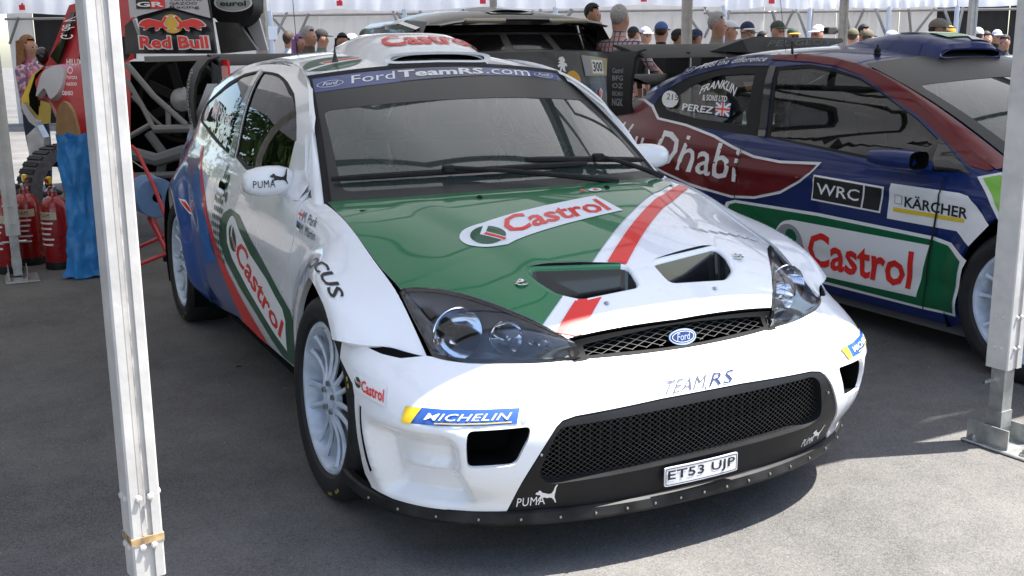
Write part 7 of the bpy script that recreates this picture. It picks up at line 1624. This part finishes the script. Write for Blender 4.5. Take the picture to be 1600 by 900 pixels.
# blue bag, hung from a board
BB=mat('blue_bag_plastic',(.03,.20,.50),.38,noise=.22,nscale=7,bump=1,bscale=8)
def hangbag():
    V=[];F_=[];n=64;rows=60; rr=random.Random(5); o=Vector(hitz(140,432)); 
    for i in range(rows):
        t=i/(rows-1); z=.90*(1-t)+.012
        for j in range(n):
            a=2*math.pi*j/n; wob=1+.12*math.sin(3*a+t*5)+.09*math.sin(5*a-t*9)+.05*math.sin(9*a+t*14); w=.115+.035*t-.02*math.sin(t*3.1)
            V.append((w*.75*math.cos(a)*wob,w*math.sin(a)*wob,z+.015*math.sin(4*a)*(1 if i==0 else .3)))
    from mathutils import noise as NZ
    for k,p in enumerate(V):
        q=Vector(p); d=Vector((q.x,q.y,0)).normalized(); a1=abs(NZ.noise(Vector((q.x*14,q.y*14,q.z*5+3)))); a2=abs(NZ.noise(Vector((q.x*30+7,q.y*30,q.z*17)))); V[k]=tuple(q-d*(a1*.045+a2*.012))
    for i in range(rows-1):
        for j in range(n): F_.append((i*n+j,i*n+(j+1)%n,(i+1)*n+(j+1)%n,(i+1)*n+j))
    F_.append(tuple((rows-1)*n+j for j in range(n)))
    o_=MB().add(V,F_).build('rubbish_bag',BB,None,angle=60); o_.location=o; return o_
tag(hangbag(),'creased blue plastic rubbish bag hanging beside the fire extinguisher','bag')
b=MB(); o=Vector(hitz(128,400)); R_=Matrix.Rotation(math.radians(-62),3,'Z')
bv=[(x,y) for x,y in [(-.10,0),(.10,0),(.13,.5),(.13,.9),(.10,1.02),(.05,1.08),(0,1.10),(-.05,1.08),(-.10,1.02),(-.13,.9),(-.13,.5)]]
V=[R_@Vector((-.012,x,z)) for x,z in bv]+[R_@Vector((.012,x,z)) for x,z in bv]; n=len(bv)
b.add(V,[tuple(range(n)),tuple(range(2*n-1,n-1,-1))]+[(i,n+i,n+(i+1)%n,(i+1)%n) for i in range(n)]); bo_=b.build('board',mat('plywood_brown',(.33,.19,.085),.6,noise=.15,nscale=10),None,smooth=False); bo_.location=o; bo_.rotation_euler=(0,math.radians(-6),0); tag(bo_,'brown rounded plywood board standing behind the blue bag','board')
# red trolley with a blue paper roll
o=Vector(hitz(230,408)); tr=root('paper_roll_stand','red tubular stand holding a big blue paper roll behind the white car','stand',tuple(o)); RT=mat('red_tube_paint',(.50,.02,.02),.35,coat=.4)
def TP(u,v,D): return at(u,v,D)-o
DD=6.9
for P_ in ([(205,228,DD-.05),(214,236,DD-.05),(240,290,DD-.1),(266,356,DD-.15)],[(232,340,DD+.1),(262,396,DD)],[(205,418,DD-.1),(266,394,DD-.05)],[(205,392,DD+.25),(262,366,DD+.25)],[(196,250,DD+.25),(222,300,DD+.25),(262,392,DD+.3)]):
    b=MB(); b.tube([TP(*q_) for q_ in P_],.013,8); b.build('stand_tube',RT,tr)
c=TP(237,306,DD+.05); Rv2=Vector((0,1,0)).rotation_difference((Vector((_f.x,_f.y,0)).normalized()+Vector((0,-.55,0))).normalized()).to_matrix()
b=MB(); b.lathe([(.030,-.13),(.126,-.13),(.130,-.125),(.130,.13),(.03,.13)],c,'y',36,R=Rv2); rl_=b.build('paper_roll',mat('blue_paper',(.14,.24,.42),.8,noise=.06,nscale=30),tr)
b=MB(); b.lathe([(.030,-.129),(.030,.12)],c,'y',18,R=Rv2); b.build('roll_core',DARK,rl_)
b=MB(); b.tube([TP(205,250,DD),TP(250,282,DD)],.004,5); b.build('tear_wire',STEEL,tr)
b=MB(); b.lathe([(0,-.012),(.03,-.012),(.03,.012),(0,.012)],TP(258,402,DD),'y',12); b.build('castor',BLK,tr)
# leaf and grit on the ground
rg=random.Random(9); b=MB()
for k in range(260):
    x=rg.uniform(-1.5,2.2); y=rg.uniform(-2.6,2.2); s=rg.uniform(.0012,.0035); b.box((x,y,s*.4),(s,s*rg.uniform(.7,1.3),s*.8))
gr_=b.build('grit',mat('grit_pale',(.34,.33,.30),.9),None,smooth=False); tag(gr_,'loose grit on the asphalt',kind='stuff')
p=hitz(371,573); b=MB(); b.add([(0,-.02,0),(.012,-.006,.004),(.010,.012,.005),(0,.024,.002),(-.010,.012,.004),(-.012,-.006,.003)],[tuple(range(6))]); lf_=b.build('leaf',mat('leaf_olive',(.12,.11,.04),.7),None,smooth=False); lf_.location=(p[0],p[1],.004); tag(lf_,'small dry leaf on the asphalt beside the front wheel','leaf')

# trees standing beyond the left side of the marquees
LEAF=mat('tree_leaf',(.055,.10,.022),.6,noise=.4,nscale=3); BARK=mat('tree_bark',(.09,.065,.045),.9,noise=.3,nscale=12)
def tree(x,y,h,seed,label):
    r=root('broadleaf_tree',label,'tree',(x,y,0),0,'trees beyond the left side of the marquees'); q=random.Random(seed)
    b=MB(); b.tube([(0,0,0),(.05,.03,h*.3),(-.04,.08,h*.55),(.02,0,h*.85)],[.20,.16,.11,.04],8)
    cl_=[]
    for k in range(9):
        a=q.uniform(0,6.28); z=h*q.uniform(.32,.75); L_=h*q.uniform(.18,.32); e=(L_*math.cos(a),L_*math.sin(a),z+h*.12); b.tube([(0,0,z-.3),(e[0]*.5,e[1]*.5,z),e],[.07,.05,.02],5); cl_.append(e)
    b.build('trunk',BARK,r)
    V=[];F_=[]
    for k in range(70):
        c=Vector((q.gauss(0,h*.20),q.gauss(0,h*.20),h*q.uniform(.18,.98))); 
        if k<9: c=Vector(cl_[k])
        R_=h*q.uniform(.07,.13)
        for m in range(90):
            d=Vector((q.gauss(0,1),q.gauss(0,1),q.gauss(0,1))).normalized()*R_*q.uniform(.5,1.05); p=c+d; s=q.uniform(.12,.22)
            u=Vector((q.gauss(0,1),q.gauss(0,1),q.gauss(0,1))).normalized(); w=u.orthogonal().normalized(); n=len(V); V+=[p+u*s,p+w*s*.6,p-u*s,p-w*s*.6]; F_.append((n,n+1,n+2,n+3))
    o=mk('crown',V,F_,LEAF,r,False); o['kind']='stuff'
for i,(x,y,h) in enumerate([(-9,-13,7.5),(-5,-14.5,8.5),(-1.5,-13,7),(2,-15,8),(-17,-9,8),(-20,-12,9),(-24,-9,9),(-27,-13,10),(-31,-9,10),(-14,-10,7),(-22,-16,10),(-6,-10.5,6.5),(-2,-10.8,6)]): tree(x,y,h,i+2,'%s leafy tree beyond the left side of the marquees'%('first second third fourth fifth sixth seventh eighth ninth tenth eleventh twelfth thirteenth fourteenth fifteenth'.split()[i]))

b=MB(); q=random.Random(12); V=[];F_=[]
for k in range(16000):
    t=q.random(); x=-62+60*t; y=-17.5+q.uniform(-1,1); z=11.5*q.random()**.85; s=q.uniform(.15,.32); u=Vector((q.gauss(0,1),q.gauss(0,.4),q.gauss(0,1))).normalized(); w=u.orthogonal().normalized(); p=Vector((x,y,z)); n=len(V); V+=[p+u*s,p+w*s*.6,p-u*s,p-w*s*.6]; F_.append((n,n+1,n+2,n+3))
hg_=root('tall_hedge','tall dense hedge beyond the left side of the marquees','hedge',(-32,-17.5,0)); V=[v-Vector((-32,-17.5,0)) for v in V]  # unseen hedge, added so the side glass reflects dark instead of sky
o=mk('foliage',V,F_,LEAF,hg_,False); o['kind']='stuff'; b.box((0,0,5.0),(60,.8,10)); b.build('inner_wood',BARK,hg_,smooth=False)  # solid dark box closes the gaps in the added hedge
